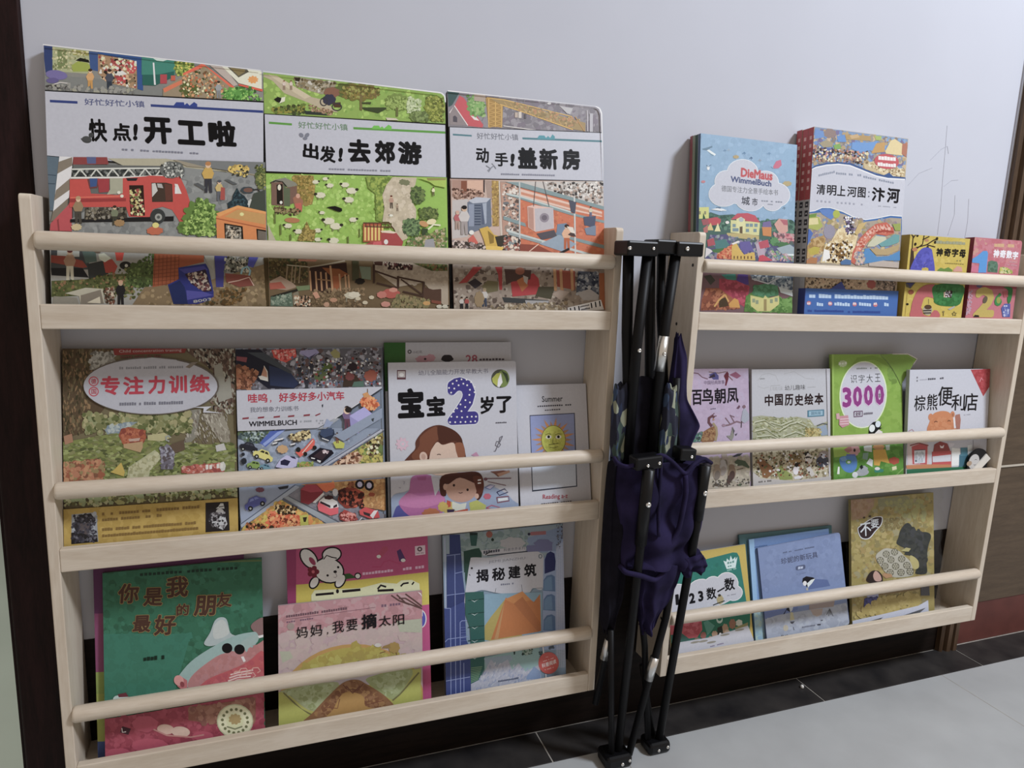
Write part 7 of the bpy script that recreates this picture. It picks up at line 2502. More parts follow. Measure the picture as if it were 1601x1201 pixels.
def paint_green_3000(A):
    A.F('86ac2c')
    A.v(1290, 545, .17483)
    A.S(['8cb034', '80a628', '88ae30'], 100, 50, 60, 60, 700, 60, 700, 780, 60, 780)
    A.P('98bc40', 40, 50, 62, 50, 90, 1180, 60, 1180)
    A.P('789a24', 170, 220, 280, 80, 420, 60, 540, 100, 600, 200, 560, 160, 440, 100, 300, 110, 220, 200, 170, 330, 130, 420)
    A.P('6c9424', 560, 60, 820, 60, 820, 160, 600, 330, 580, 200)
    A.S(['74982c', '6c8c28', '7ca034'], 60, 40, 560, 70, 780, 90, 640, 300, 590, 300)
    A.B('b4c48c', 145, 135, 42, 32)
    A.G('dce4c8', 110, 145, 190, 140, 22, 3)
    A.E('dce8b8', 338, 416, 218, 304, 3, 40)
    A.E('c8c6cc', 338, 416, 208, 295, 3, 40)
    A.G('7c8078', 275, 188, 470, 182, 16, 14)
    for ch, x, y, s in (('识', 222, 314, 58), ('字', 295, 312, 56), ('大', 368, 308, 58), ('王', 445, 302, 50)):
        A.T(ch, '3c3c3c', x, y, x + s, y - 2, 74, .0)
    for ch, x, y in (('3', 150, 536), ('0', 246, 528), ('0', 345, 518), ('0', 446, 512)):
        A.T(ch, '963484', x, y, x + 84, y - 3, 184, .045, halo='e4b8d8', hw=.03)
    A.T('字', '6c6068', 472, 448, 504, 446, 40, .01)
    A.L('6c4464', 8, 256, 570, 332, 566, 332, 612, 256, 618, 256, 570)
    A.T('全彩', '6c4464', 268, 608, 322, 605, 32, .01)
    A.G('7c7480', 345, 600, 430, 592, 20, 5)
    A.P('cc8c94', 120, 612, 200, 604, 214, 690, 150, 716, 120, 690)
    for y in (640, 662, 684):
        A.L('e4c4c8', 7, 128, y, 208, y - 6)
    A.P('d4a0a0', 90, 590, 120, 585, 125, 640, 95, 640)
    A.P('16181c', 390, 780, 395, 700, 430, 665, 490, 650, 505, 690, 490, 720, 430, 780)
    A.E('e4e8e8', 420, 720, 26, 34, 10)
    A.E('d8e0e4', 474, 682, 24, 30, 10)
    A.P('1c1c1c', 470, 710, 512, 715, 490, 730)
    A.P('e4d8d0', 430, 780, 480, 730, 515, 750, 510, 790)
    # below the rail
    A.P('549024', 50, 860, 860, 840, 860, 1190, 60, 1190)
    A.S(['5c982c', '4c8820', '649c34'], 70, 44, 60, 880, 740, 860, 740, 1120, 80, 1160)
    A.P('98b838', 60, 860, 200, 880, 240, 900, 220, 960, 80, 980)
    A.B('c89090', 260, 915, 56, 50, 7)
    A.E('2c2420', 263, 915, 10, 15)
    A.P('b0706c', 165, 910, 230, 870, 240, 920, 200, 940)
    A.P('5c6cb0', 190, 950, 270, 950, 280, 985, 190, 985)
    A.C('4c84c4', 130, 985, 190, 965, 275, 975, 285, 1060, 240, 1110, 180, 1100, 140, 1050)
    A.P('6c9ccc', 130, 985, 180, 970, 200, 1010, 150, 1010)
    A.E('5c9c3c', 210, 1018, 26, 20)
    A.E('c8d4d0', 212, 1020, 14, 10)
    A.E('a8a8ac', 335, 1110, 60, 30, -8)
    A.B('a0a4a8', 345, 1085, 44, 36, 7)
    A.P('1c2024', 310, 1060, 330, 1040, 345, 1065, 325, 1085)
    A.E('d8d8d8', 270, 1130, 26, 26)
    A.P('c8ccc8', 345, 880, 420, 865, 420, 930, 350, 920)
    A.P('7c9c8c', 340, 940, 390, 935, 380, 1000, 335, 990)
    A.P('d8dcdc', 370, 1030, 400, 985, 430, 1000, 425, 1060)
    A.P('d4a020', 430, 910, 540, 905, 560, 970, 580, 1030, 500, 1010, 490, 1050, 440, 1045)
    A.B('c88c50', 480, 885, 56, 28, 6)
    A.P('b8c4b8', 540, 870, 580, 865, 580, 910, 550, 915)
    A.P('2c8470', 440, 1090, 480, 1070, 530, 1085, 520, 1105, 450, 1110)
    A.E('d8d4d0', 470, 1075, 24, 14)
    A.B('b84c34', 620, 1005, 50, 34, 6)
    A.P('d8d4a0', 600, 1060, 640, 1050, 645, 1080, 605, 1090)
    A.P('e0e4d8', 115, 1060, 130, 1060, 130, 1125, 108, 1125)
    A.L('8cb454', 7, 640, 1130, 740, 1040)


def paint_bear_shop(A):
    A.F('bfc0c6')
    A.v(1400, 560, .15817)
    A.P('b03c40', 828, 112, 1060, 110, 1060, 260, 965, 390)
    A.S(['b84448', 'a83438'], 40, 34, 850, 120, 1050, 120, 970, 340)
    A.L('d88c90', 8, 930, 240, 950, 200, 965, 225)
    A.G('54545c', 335, 210, 520, 202, 22, 8, .85)
    A.G('9c9ca4', 240, 212, 330, 208, 12, 6)
    A.G('7c7c80', 200, 190, 222, 188, 20, 1)
    A.G('7c7c80', 200, 224, 222, 222, 20, 1)
    for ch, x, y, s, h in (('棕', 178, 528, 128, 162), ('熊', 325, 522, 122, 168), ('便', 450, 478, 165, 200), ('利', 603, 528, 150, 165), ('店', 745, 535, 150, 180)):
        A.T(ch, '16161a', x, y, x + s, y - 2, h, .012)
    A.G('9c9ca4', 745, 578, 830, 570, 10, 8)
    A.E('c87c4c', 372, 590, 28, 36)
    A.E('c87c4c', 620, 565, 24, 32)
    A.E('a86840', 622, 570, 12, 18)
    A.C('c87c48', 350, 740, 358, 640, 400, 560, 460, 535, 520, 530, 580, 545, 615, 590, 640, 660, 640, 740)
    A.S(['cc8450', 'c47844'], 60, 34, 370, 620, 610, 600, 630, 720, 360, 720)
    A.L('5c3424', 8, 412, 642, 430, 630, 448, 640)
    A.L('5c3424', 8, 562, 634, 580, 624, 596, 634)
    A.P('a86c58', 640, 600, 655, 570, 700, 562, 710, 620, 700, 710, 665, 715)
    A.P('d8d4d0', 625, 600, 645, 590, 655, 700, 635, 705)
    A.L('b08088', 8, 120, 730, 160, 710, 185, 735)
    # below the rail
    A.P('c8b8b4', 110, 840, 340, 830, 360, 1050, 120, 1060)
    A.P('bc4c4c', 160, 880, 250, 850, 340, 870, 335, 1050, 175, 1050)
    A.P('c8ccd0', 190, 915, 315, 910, 315, 1035, 195, 1045)
    A.L('5c4c4c', 8, 190, 915, 315, 910)
    A.S(['b4bcc0', 'a8b0b4'], 20, 24, 205, 940, 305, 930, 305, 1030, 205, 1030)
    A.E('4c5860', 212, 1018, 10, 10)
    A.L('8c4440', 12, 140, 870, 240, 845, 350, 870)
    A.P('94403c', 415, 860, 480, 830, 560, 850, 590, 910, 590, 950, 400, 950)
    A.P('b84848', 390, 930, 600, 920, 605, 1000, 600, 1080, 395, 1080)
    A.P('c4c4c8', 395, 975, 600, 955, 600, 1020, 400, 1030)
    A.P('c44c4c', 390, 1040, 605, 1020, 605, 1090, 395, 1095)
    A.P('e0d4d0', 475, 865, 500, 880, 525, 862, 515, 895, 485, 895)
    A.P('d0ccd0', 570, 840, 640, 850, 620, 880, 580, 890)
    A.P('dce4e8', 605, 890, 700, 900, 690, 1060, 605, 1065)
    A.P('d4dce0', 780, 870, 830, 860, 830, 1000, 790, 1040)
    A.P('4c8494', 705, 890, 780, 888, 780, 950, 790, 960, 790, 1070, 685, 1075, 690, 960, 710, 950)
    A.P('3c6c7c', 690, 970, 790, 965, 790, 1060, 690, 1070)
    A.P('c07c4c', 100, 1060, 320, 1050, 600, 1050, 600, 1085, 110, 1095)
    A.P('24704c', 110, 1100, 400, 1085, 950, 1060, 950, 1200, 120, 1200)
    A.L('9a9aa0', 5, 845, 820, 845, 900)


G5 = 'books on the middle tier of the right shelf'
make_book('picture_book', 'lilac picture book with birds, beside the folding chair', 'book', G5,
          (0.985, 0.022, 0.3269, 0.126, 0.234, 0.005, 0.19, -0.009), [(1082, 575.5), (1176.5, 574), (1176, 773.6), (1083, 781.2)], 'c4bcc8', paint_birds, spine='7c6480', back='a890ac')
make_book('picture_book', 'cream picture book with olive swirls, right of the lilac bird book', 'book', G5,
          (1.115, 0.022, 0.3256, 0.184, 0.232, 0.006, 0.17, -0.009), [(1178.5, 576), (1298.5, 578), (1300, 763.3), (1176.3, 773.5)], 'c8c2b8', paint_history, spine='a8a090', back='b4ac9c')


gb, ga = make_book('picture_book', 'bright green book with a curled corner, white oval and purple numerals', 'book', G5,
          (1.306, 0.022, 0.3237, 0.181, 0.26, 0.007, 0.18, -0.009), [(1297.5, 553.5), (1411, 553.5), (1413.5, 753.2), (1304.0, 762.8)], 'c8c6cc', paint_green_3000, spine='98bc40', back='7c9c34')
# the limp upper right corner of the green cover bends forward
V, F, I = [], [], []
base = [(0.122, 0.259), (0.140, 0.246), (0.155, 0.230), (0.168, 0.212), (0.177, 0.196)]
tip = [(0.150, 0.2605), (0.186, 0.2600), (0.207, 0.2500), (0.2000, 0.2385), (0.1832, 0.212)]
m, n2 = 10, 5
for side in (0, 1):
    for i in range(n2):
        for k in range(m + 1):
            t = k / m
            (bx, bz), (tx, tz) = base[i], tip[i]
            reach = (0.35, 0.8, 1.0, 0.75, 0.35)[i]
            V.append((bx + (tx - bx) * t, -0.0011 - 0.0115 * reach * t ** 1.7 + side * 0.0005, bz + (tz - bz) * (t - 0.10 * t * (1 - t))))
w0 = n2 * (m + 1)
for i in range(n2 - 1):
    for k in range(m):
        a = i * (m + 1) + k
        F.append((a, a + m + 1, a + m + 2, a + 1))
        I.append(ga.c('7a9c2c' if k < m - 1 else '86a834'))
        F.append((w0 + a, w0 + a + 1, w0 + a + m + 2, w0 + a + m + 1))
        I.append(ga.c('d0d0d0'))
rim = [i * (m + 1) + m for i in range(n2)]
for a, b in zip(rim[:-1], rim[1:]):
    F.append((a, b, w0 + b, w0 + a))
    I.append(ga.c('dcdcdc'))
link_mesh('curled_corner', V, F, M['print'], gb, ink=I, smooth=True)
v, f = tube([V[q] for q in rim[:4]], 0.0011, n=8)
link_mesh('page_edge', v, f, M['page'], gb, smooth=True)
make_book('picture_book', 'white picture book with an orange bear and a red corner', 'book', G5,
          (1.490, 0.0192, 0.3219, 0.2275, 0.229, 0.008, 0.12, -0.009), [(1419, 575), (1566, 577.5), (1553, 742.2), (1416, 753.4)], 'bfc0c6', paint_bear_shop, spine='a8a8ac', back='a8a8ac')


# ------------------------------------------------------------------ bottom tier, right shelf
def paint_count(A):
    A.F('bda03c')
    A.v(1050, 840, .16647)
    A.P('1c7468', -300, 330, 265, 230, 560, 162, 600, 165, 622, 200, 700, 600, 740, 800, 740, 1000, -300, 1100)
    A.S(['20786c', '1a6c60', '1c7464'], 90, 50, 130, 290, 580, 190, 690, 620, 100, 780)
    A.P('c4dcd0', 472, 235, 500, 245, 505, 215, 530, 238, 540, 190, 560, 228, 585, 200, 585, 228, 605, 200, 590, 300, 505, 312)
    A.G('5c8c84', 510, 268, 580, 252, 20, 3)
    A.G('5c8c84', 515, 296, 575, 282, 14, 3)
    A.G('94bcb0', 510, 330, 600, 312, 12, 6)
    for ink, d in (('dcdce0', 7), ('b9b5be', 0)):
        for (x, y, rx, ry) in ((20, 560, 160, 110), (140, 540, 130, 90), (260, 500, 120, 95), (380, 470, 90, 90), (510, 450, 105, 105), (580, 530, 78, 66), (300, 580, 300, 90), (420, 540, 160, 80)):
            A.E(ink, x, y, rx + d, ry + d, -10)
    for ch, x, y, s, h, b in (('1', 20, 640, 34, 100, .05), ('2', 152, 628, 58, 98, .05), ('3', 240, 610, 50, 100, .05), ('数', 320, 595, 95, 112, .025), ('一', 422, 524, 70, 14, .03), ('数', 492, 515, 98, 118, .025)):
        A.T(ch, '15141a', x, y, x + s, y - s * (.16 if ch != '一' else .55), h, b)
    A.G('94909c', 515, 558, 600, 542, 10, 7)
    A.B('a89468', 448, 590, 34, 44, 7)
    A.E('3c342c', 440, 550, 14, 12)
    A.L('2c3028', 9, 380, 640, 420, 625, 490, 600)
    A.P('b9b5be', -300, 720, 120, 640, 200, 625, 300, 640, 120, 780, -300, 860)
    # below the rail
    A.P('1c6c54', 60, 790, 740, 690, 740, 830, 60, 980)
    A.P('b84c58', -300, 860, 100, 790, 270, 770, 280, 870, 230, 940, 150, 950, 80, 900, -300, 960)
    A.S(['c05864', 'ac404c'], 50, 34, 90, 800, 260, 780, 250, 900, 110, 900)
    A.P('34645c', -300, 950, 90, 910, 150, 950, 140, 970, -300, 1060)
    A.P('4c8c7c', 290, 800, 330, 780, 400, 830, 370, 880, 330, 920)
    A.E('b4c4b8', 445, 775, 30, 34)
    A.E('1c6c54', 445, 762, 22, 24)
    A.B('c0bcac', 635, 805, 34, 32, 6)
    A.B('94644c', 570, 815, 34, 50, 7)
    A.B('a88468', 500, 860, 34, 50, 7)
    A.P('2c3028', 425, 850, 470, 830, 485, 920, 425, 935)
    A.E('e0dcd8', 455, 915, 12, 20)
    for (x, y, c) in ((290, 920, '9c5c54'), (360, 960, 'a8846c'), (400, 910, 'b08c74'), (230, 970, '7c7060'), (520, 900, 'b89c84')):
        A.B(c, x, y, 30, 34, 7)
    A.P('8c8454', 590, 850, 720, 800, 720, 840, 620, 880)
    A.P('b9b5be', -300, 1060, 60, 985, 180, 965, 350, 940, 560, 880, 720, 830, 780, 960, 780, 1200, -300, 1200)
    for (x, y) in ((210, 985), (290, 975), (370, 985), (500, 915), (640, 870)):
        A.E('8c8478', x, y, 46, 10, -10)
    A.G('7c6c8c', 360, 1032, 490, 1000, 13, 12)


def paint_new_toy(A):
    A.F('7b8aae')
    A.v(1150, 820, .1582)
    A.S(['7f8eb2', '7786aa', '7c8bb0'], 100, 50, 180, 270, 1000, 100, 1070, 600, 250, 720)
    A.G('545c74', 430, 308, 640, 266, 14, 14)
    A.G('545c74', 655, 262, 755, 243, 14, 7)
    A.T('珍妮的新玩具', '4c5068', 418, 420, 795, 342, 62, .012)
    A.P('545c78', 568, 440, 580, 430, 655, 415, 668, 425, 668, 452, 655, 462, 580, 474, 568, 465)
    A.G('b4bcd0', 592, 464, 645, 453, 26, 2, .9)
    A.G('6c7898', 580, 520, 690, 495, 10, 8)
    A.P('1c1a20', 640, 590, 645, 550, 680, 530, 750, 540, 770, 550, 720, 575, 700, 600, 700, 640, 680, 625)
    A.P('d8dce4', 700, 640, 690, 600, 730, 565, 772, 550, 745, 595)
    A.E('e0e0e0', 668, 600, 20, 24)
    A.P('5c6c98', 770, 555, 900, 560, 930, 620, 700, 660)
    A.P('b4a890', 680, 650, 700, 640, 705, 665, 690, 670)
    # below the rail
    A.P('a4a8b4', 230, 940, 860, 830, 1100, 780, 1140, 1010, 300, 1150)
    A.P('6c7cac', 250, 860, 460, 820, 620, 790, 600, 860, 430, 900, 280, 950)
    A.S(['a8acb8', '9ca0ac', 'acb0b8'], 90, 44, 300, 950, 1100, 800, 1120, 1000, 320, 1120)
    A.P('a08c84', 720, 790, 980, 760, 970, 820, 720, 850)
    A.P('b09c90', 730, 850, 860, 840, 850, 900, 800, 920, 760, 900)
    A.P('24242c', 460, 900, 490, 850, 500, 820, 520, 830, 530, 880, 490, 860, 470, 900)
    A.P('c4c4c4', 510, 820, 560, 815, 550, 860, 530, 880)
    A.P('c0b488', 530, 880, 555, 880, 575, 950, 530, 960)
    A.P('4c4c54', 530, 970, 580, 965, 560, 990, 545, 990)
    A.L('5c5c64', 8, 565, 1020, 575, 1050)
    for k in range(4):
        A.L('5c5c60', 7, 930, 840, 900 + k * 22, 900 + (k % 2) * 12)
    A.G('6c6c78', 655, 1030, 790, 1005, 16, 9)
    A.P('3c3c44', 805, 990, 845, 985, 840, 1000, 810, 1000)
    A.P('5c5c64', 840, 950, 865, 945, 860, 958, 842, 960)
    A.E('b8ac94', 490, 1030, 26, 30)
    A.S(['54545c'], 7, 12, 440, 1100, 510, 1095, 510, 1120, 440, 1120)


def paint_sky_thin(A):
    A.F('7498c4')
    A.v(1150, 820, .1582)
    A.P('6c8cbc', 160, 120, 1000, 60, 1000, 300, 160, 300)
    A.G('44608c', 165, 236, 300, 215, 14, 8)
    A.P('8cb4d4', 100, 140, 160, 130, 240, 1180, 160, 1180)
    A.P('94b4bc', 140, 870, 270, 850, 310, 1150, 170, 1160)
    A.S(['9cc0c4', 'a8c0b4', '8cb0c4'], 40, 30, 140, 800, 270, 800, 300, 1140, 180, 1150)


def paint_no(A):
    A.F('a8903c')
    A.v(1310, 765, .18322)
    A.S(['b09844', 'a08834', 'b89c4c', '9c8030', 'ac8c40', 'a4945c', '94803c'], 420, 40, 100, 60, 860, 60, 820, 780, 720, 1080, 110, 1120)
    A.P('ac8454', 110, 70, 340, 70, 330, 140, 250, 240, 120, 260)
    A.S(['b48c5c', 'a87c4c', 'b0845c'], 60, 30, 120, 80, 330, 80, 250, 230, 130, 240)
    A.P('948c54', 370, 80, 640, 70, 680, 140, 620, 160, 370, 150)
    A.S(['8c7434', '7c682c', '9c8c4c'], 90, 24, 340, 280, 620, 260, 600, 340, 380, 380)
    A.S(['a89c4c', '9c9450'], 60, 30, 430, 110, 820, 100, 780, 300, 600, 250)
    A.C('dcd4cc', 172, 340, 200, 310, 280, 262, 340, 238, 400, 240, 408, 275, 390, 320, 340, 370, 290, 425, 240, 436, 195, 415)
    A.C('2c1014', 178, 342, 205, 315, 285, 268, 340, 244, 394, 246, 400, 275, 384, 316, 334, 365, 285, 418, 240, 428, 200, 408)
    A.T('不', 'd8d4d4', 198, 412, 300, 400, 118, .012)
    A.T('要', 'd8d4d4', 298, 342, 370, 336, 78, .012)
    A.E('4c3420', 235, 240, 12, 9)
    A.E('4c3420', 290, 232, 14, 10)
    A.C('34362c', 525, 478, 545, 430, 570, 360, 610, 315, 645, 312, 672, 350, 690, 390, 790, 395, 830, 430, 800, 520, 780, 640, 775, 740, 680, 740, 700, 690, 690, 620, 640, 590, 590, 575, 640, 530, 590, 520, 550, 500)
    A.S(['3c3c30', '2c3028', '40403a'], 80, 34, 570, 380, 660, 340, 790, 420, 770, 700, 700, 720, 700, 600, 600, 560)
    A.C('c0ac58', 640, 590, 680, 605, 710, 640, 710, 690, 670, 705, 640, 660)
    A.P('b8a858', 560, 545, 610, 520, 650, 530, 630, 555, 590, 552)
    # lacy cloth the figures hold
    A.C('bcb08c', 335, 590, 380, 540, 440, 520, 540, 545, 590, 590, 640, 640, 660, 720, 640, 760, 480, 765, 390, 690)
    for (x, y) in ((375, 622), (430, 570), (505, 555), (470, 620), (565, 615), (415, 672), (510, 675), (608, 670), (460, 728), (555, 728), (635, 722)):
        A.E('6c6448', x, y, 33, 30, n=12)
        for k in range(6):
            t = k * 1.047
            A.E('b4a880', x + 19 * math.cos(t), y + 18 * math.sin(t), 8, 8, n=8, dz=2e-6)
        A.E('b4a880', x, y, 8, 8, n=8, dz=2e-6)
    A.P('c08850', 390, 750, 400, 730, 470, 740, 480, 765, 420, 775)
    A.C('2c1814', 250, 800, 262, 745, 300, 710, 350, 712, 385, 745, 392, 790, 370, 830)
    A.C('d09c7c', 306, 750, 325, 712, 350, 722, 375, 755, 380, 790, 350, 800, 320, 790)
    # below the rail
    A.P('a09cac', 240, 890, 350, 880, 350, 930, 250, 930)
    A.P('3c3c6c', 225, 940, 340, 925, 340, 1010, 290, 1030, 215, 1030)
    A.S(['44447c', '34345c'], 30, 22, 230, 945, 335, 935, 330, 1010, 225, 1020)
    A.P('54504c', 720, 845, 790, 840, 790, 920, 715, 920)
    A.P('8c6c34', 360, 890, 720, 850, 715, 870, 360, 915)
    A.S(['b89c40', 'b0943c', 'c0a44c'], 120, 36, 350, 930, 700, 900, 700, 1010, 120, 1100)
    A.P('ccc8c0', 100, 1128, 400, 1065, 690, 1000, 775, 955, 775, 1100, 100, 1300)
    A.P('4c4a44', 190, 1148, 385, 1094, 325, 1142, 205, 1156)
    A.P('5c5a54', 530, 1088, 752, 1016, 692, 1062, 560, 1094)


G6 = 'books on the bottom tier of the right shelf'
make_book('picture_book', 'teal and yellow counting book with a white cloud on its cover', 'book', G6,
          (0.972, 0.022, 0.013, 0.184, 0.192, 0.004, 0.25, 0.03), [(1034, 873), (1162.5, 855), (1180.5, 1005.8), (1049, 1033.6)], 'b9b5be', paint_count, spine='a8903c', back='b4b0b8')
make_book('picture_book', 'slate blue picture book leaning in front of two thin blue books', 'book', G6,
          (1.1885, 0.022, 0.010, 0.209, 0.190, 0.004, 0.24, 0.055), [(1176, 861.5), (1311, 833.5), (1330, 976), (1199.9, 1008.6)], 'c0bcc0', paint_new_toy, spine='3c4464', back='8c98b4', rr=0.006)
make_book('picture_book', 'light blue thin book, directly behind the slate blue picture book', 'book', G6,
          (1.166, 0.0285, 0.0105, 0.2, 0.2055, 0.004, 0.235, 0.015), [(1167.5, 844), (1294.1, 826.4), (1306.8, 983.4), (1182.1, 1008.4)], 'c0bcc0', paint_sky_thin, spine='6c94bc', back='7c9cbc')
make_book('picture_book', 'dark teal thin book, rearmost behind the light blue thin book', 'book', G6,
          (1.142, 0.036, 0.0105, 0.232, 0.214, 0.004, 0.225, -0.01), [(1157.1, 837.2), (1301.8, 822.0), (1308.3, 984.3), (1163.2, 1008.8)], 'c0bcc0', plain('4c7478'), spine='3c6468', back='4c7478')
nb, na = make_book('picture_book', 'ochre picture book with a dark bear silhouette in a clear plastic sleeve', 'book', G6,
                   (1.403, 0.022, 0.0085, 0.232, 0.27, 0.006, 0.18, -0.01), [(1330.5, 778), (1470, 775), (1461.2, 963.2), (1330.5, 985.3)], 'c4bcac', paint_no, spine='94803c', back='a8903c')

# clear plastic sleeve around the ochre book, crumpled at its right side
rnd = random.Random(6)
sv, sf = [], []
nx, nz = 18, 16
for side, yy in ((0, -0.0035), (1, 0.0085)):
    for j in range(nz + 1):
        for i in range(nx + 1):
            x = -0.004 + 0.266 * i / nx
            z = -0.0005 + 0.2755 * j / nz
            edge = max(0.0, (x - 0.232) / 0.03)
            wob = (0.0012 + 0.005 * edge) * rnd.uniform(-1, 1)
            if side:
                wob = min(wob, 0.0008)
            x2 = x - edge * 0.012 * (1 - z / 0.28) + edge * 0.004 * math.sin(z * 70)
            close = 1.0 - max(0.0, (i - nx + 2) / 2.0)
            sv.append((x2, 0.0025 + (yy - 0.0025 - (0.001 if side == 0 else -0.001)) * close + wob, z))
w1 = (nx + 1) * (nz + 1)
for j in range(nz):
    for i in range(nx):
        a = j * (nx + 1) + i
        sf.append((a, a + 1, a + nx + 2, a + nx + 1))
        sf.append((w1 + a, w1 + a + nx + 1, w1 + a + nx + 2, w1 + a + 1))
sl = link_mesh('plastic_sleeve', sv, sf, M['clear'], nb, smooth=True)
sl['label'] = 'clear crumpled plastic sleeve'


# little booklet tipped over at the right end of the middle tier
def paint_penguin(A):
    A.F('1c1b20')
    A.E('b8b4b0', .028, .022, .017, .015, n=18)


bk = empty('booklet', (1.651, 0.0154, 0.319))
tag(bk, 'small booklet with a black and white face, in front of the orange bear book', 'booklet', G5)
blk, wht, tanc, grey = (0.012, 0.012, 0.014), (0.56, 0.55, 0.54), (0.40, 0.30, 0.22), (0.22, 0.21, 0.21)


def ell(cx, cz, rx, rz, n=20):
    return [(cx + rx * math.cos(2 * math.pi * k / n), cz + rz * math.sin(2 * math.pi * k / n)) for k in range(n)]


out = [(0.004, 0.0), (0.060, 0.0)] + [(0.033 + 0.029 * math.cos(math.pi * k / 16), 0.034 + 0.030 * math.sin(math.pi * k / 16)) for k in range(17)]
V, F, I = [], [], []


def flat_shape(pts, y, ink):
    k = len(V)
    V.extend((x, y, z) for x, z in pts)
    F.append(tuple(range(k, k + len(pts))))
    I.append(ink)


v, f = prism_y(out, 0.0, 0.003)
V += v
F += f
I += [blk] * len(f)
flat_shape(ell(0.021, 0.036, 0.0155, 0.0165), -0.00010, wht)
flat_shape(ell(0.008, 0.033, 0.0075, 0.0055), -0.00014, tanc)
flat_shape([(0.020, 0.039), (0.025, 0.0415), (0.031, 0.039), (0.025, 0.0404)], -0.00018, blk)
flat_shape([(0.019, 0.030), (0.025, 0.0275), (0.030, 0.0305), (0.025, 0.0295)], -0.00018, grey)
link_mesh('cover', V, F, M['print'], bk, ink=I)
link_mesh('page_block', *prism_y([(0.008, 0.004), (0.024, 0.004), (0.066, 0.041), (0.052, 0.052), (0.020, 0.022)], -0.0026, -0.0003), M['page'], bk)


# ------------------------------------------------------------------ folded chair frame between the shelves
chair = empty('folding_chair', (0.875, -0.03, FLOOR_Z))
tag(chair, 'black folding chair with navy fabric, standing folded between the two bookshelves', 'folding chair')
CO = Vector((0.875, -0.03, FLOOR_Z))


def rel(pts):
    return [tuple(Vector(p) - CO) for p in pts]


def rod(name, pts, r, n=14, mat='steel'):
    v, f = tube(rel(pts), r, n)
    return link_mesh(name, v, f, M[mat], chair, smooth=True)


R0 = 0.0072
rod('leg', [(0.8005, -0.018, 0.7577), (0.8085, -0.016, 0.6311), (0.8258, -0.02, 0.4304), (0.832, -0.022, 0.31)], 0.0086)
rod('leg', [(0.8415, -0.012, 0.7594), (0.8565, -0.008, 0.6094), (0.8690, -0.012, 0.4254), (0.872, -0.014, 0.31)], 0.0086)
rod('leg', [(0.8213, -0.089, 0.4255), (0.8245, -0.076, 0.3000), (0.8300, -0.058, 0.1500), (0.8396, -0.028, -0.1126)], R0)
rod('leg', [(0.931, -0.080, 0.421), (0.9318, -0.065, 0.2826), (0.9310, -0.050, 0.1599), (0.9277, -0.020, -0.1126)], R0)
rod('strut', [(0.8241, -0.036, 0.7588), (0.8158, -0.036, 0.6074), (0.8142, -0.036, 0.42)], 0.0082)
rod('strut', [(0.8650, -0.008, 0.7605), (0.8719, -0.006, 0.6715), (0.8938, -0.004, 0.5273), (0.900, -0.006, 0.42)], 0.0072)
rod('strut', [(0.8741, -0.036, 0.7608), (0.8623, -0.036, 0.6176), (0.8557, -0.036, 0.42)], 0.0086)
rod('strut', [(0.8947, -0.034, 0.5599), (0.9053, -0.034, 0.42)], 0.0068)
rod('cross_strut', [(0.9076, -0.050, 0.2243), (0.9026, -0.047, 0.1468), (0.8580, -0.035, -0.1126)], 0.0064)
rod('cross_strut', [(0.8213, -0.030, 0.2258), (0.8134, -0.020, 0.1233), (0.7986, -0.010, -0.0191)], 0.0058)
rod('cross_strut', [(0.8491, -0.045, 0.1951), (0.8762, -0.030, 0.089), (0.9085, -0.015, -0.1126)], 0.0056)
rod('cross_strut', [(0.7992, -0.045, 0.1391), (0.8250, -0.032, -0.1126)], 0.0052)
rod('cross_strut', [(0.8804, -0.020, 0.0459), (0.9238, -0.006, -0.1126)], 0.0050)


def block(name, x0, x1, y0, y1, z0, z1, mat, bevel=0.003, parent=chair, turn=0.0):
    cx, cy, cz = (x0 + x1) / 2, (y0 + y1) / 2, (z0 + z1) / 2
    v, f = box(x0 - cx, x1 - cx, y0 - cy, y1 - cy, z0 - cz, z1 - cz)
    c, s = math.cos(turn), math.sin(turn)
    v = [(c * x - s * z + cx - CO.x, y + cy - CO.y, s * x + c * z + cz - CO.z) for x, y, z in v]
    return link_mesh(name, v, f, M[mat], parent, bevel=bevel)


def rivet(x, y, z, r, parent):
    """domed rivet head facing the room"""
    V, F = [], []
    prof = [(1.0, 0.0), (1.0, -0.35), (0.8, -0.6), (0.45, -0.72), (0.38, -0.45)]
    n = 14
    for q, d in prof:
        for k in range(n):
            t = 2 * math.pi * k / n
            V.append((x - CO.x + r * q * math.cos(t), y - CO.y + r * d, z - CO.z + r * q * math.sin(t)))
    for i in range(len(prof) - 1):
        for k in range(n):
            F.append((i * n + k, i * n + (k + 1) % n, (i + 1) * n + (k + 1) % n, (i + 1) * n + k))
    F.append(tuple((len(prof) - 1) * n + k for k in range(n)))
    link_mesh('rivet', V, F, M['chrome'], parent, smooth=True)


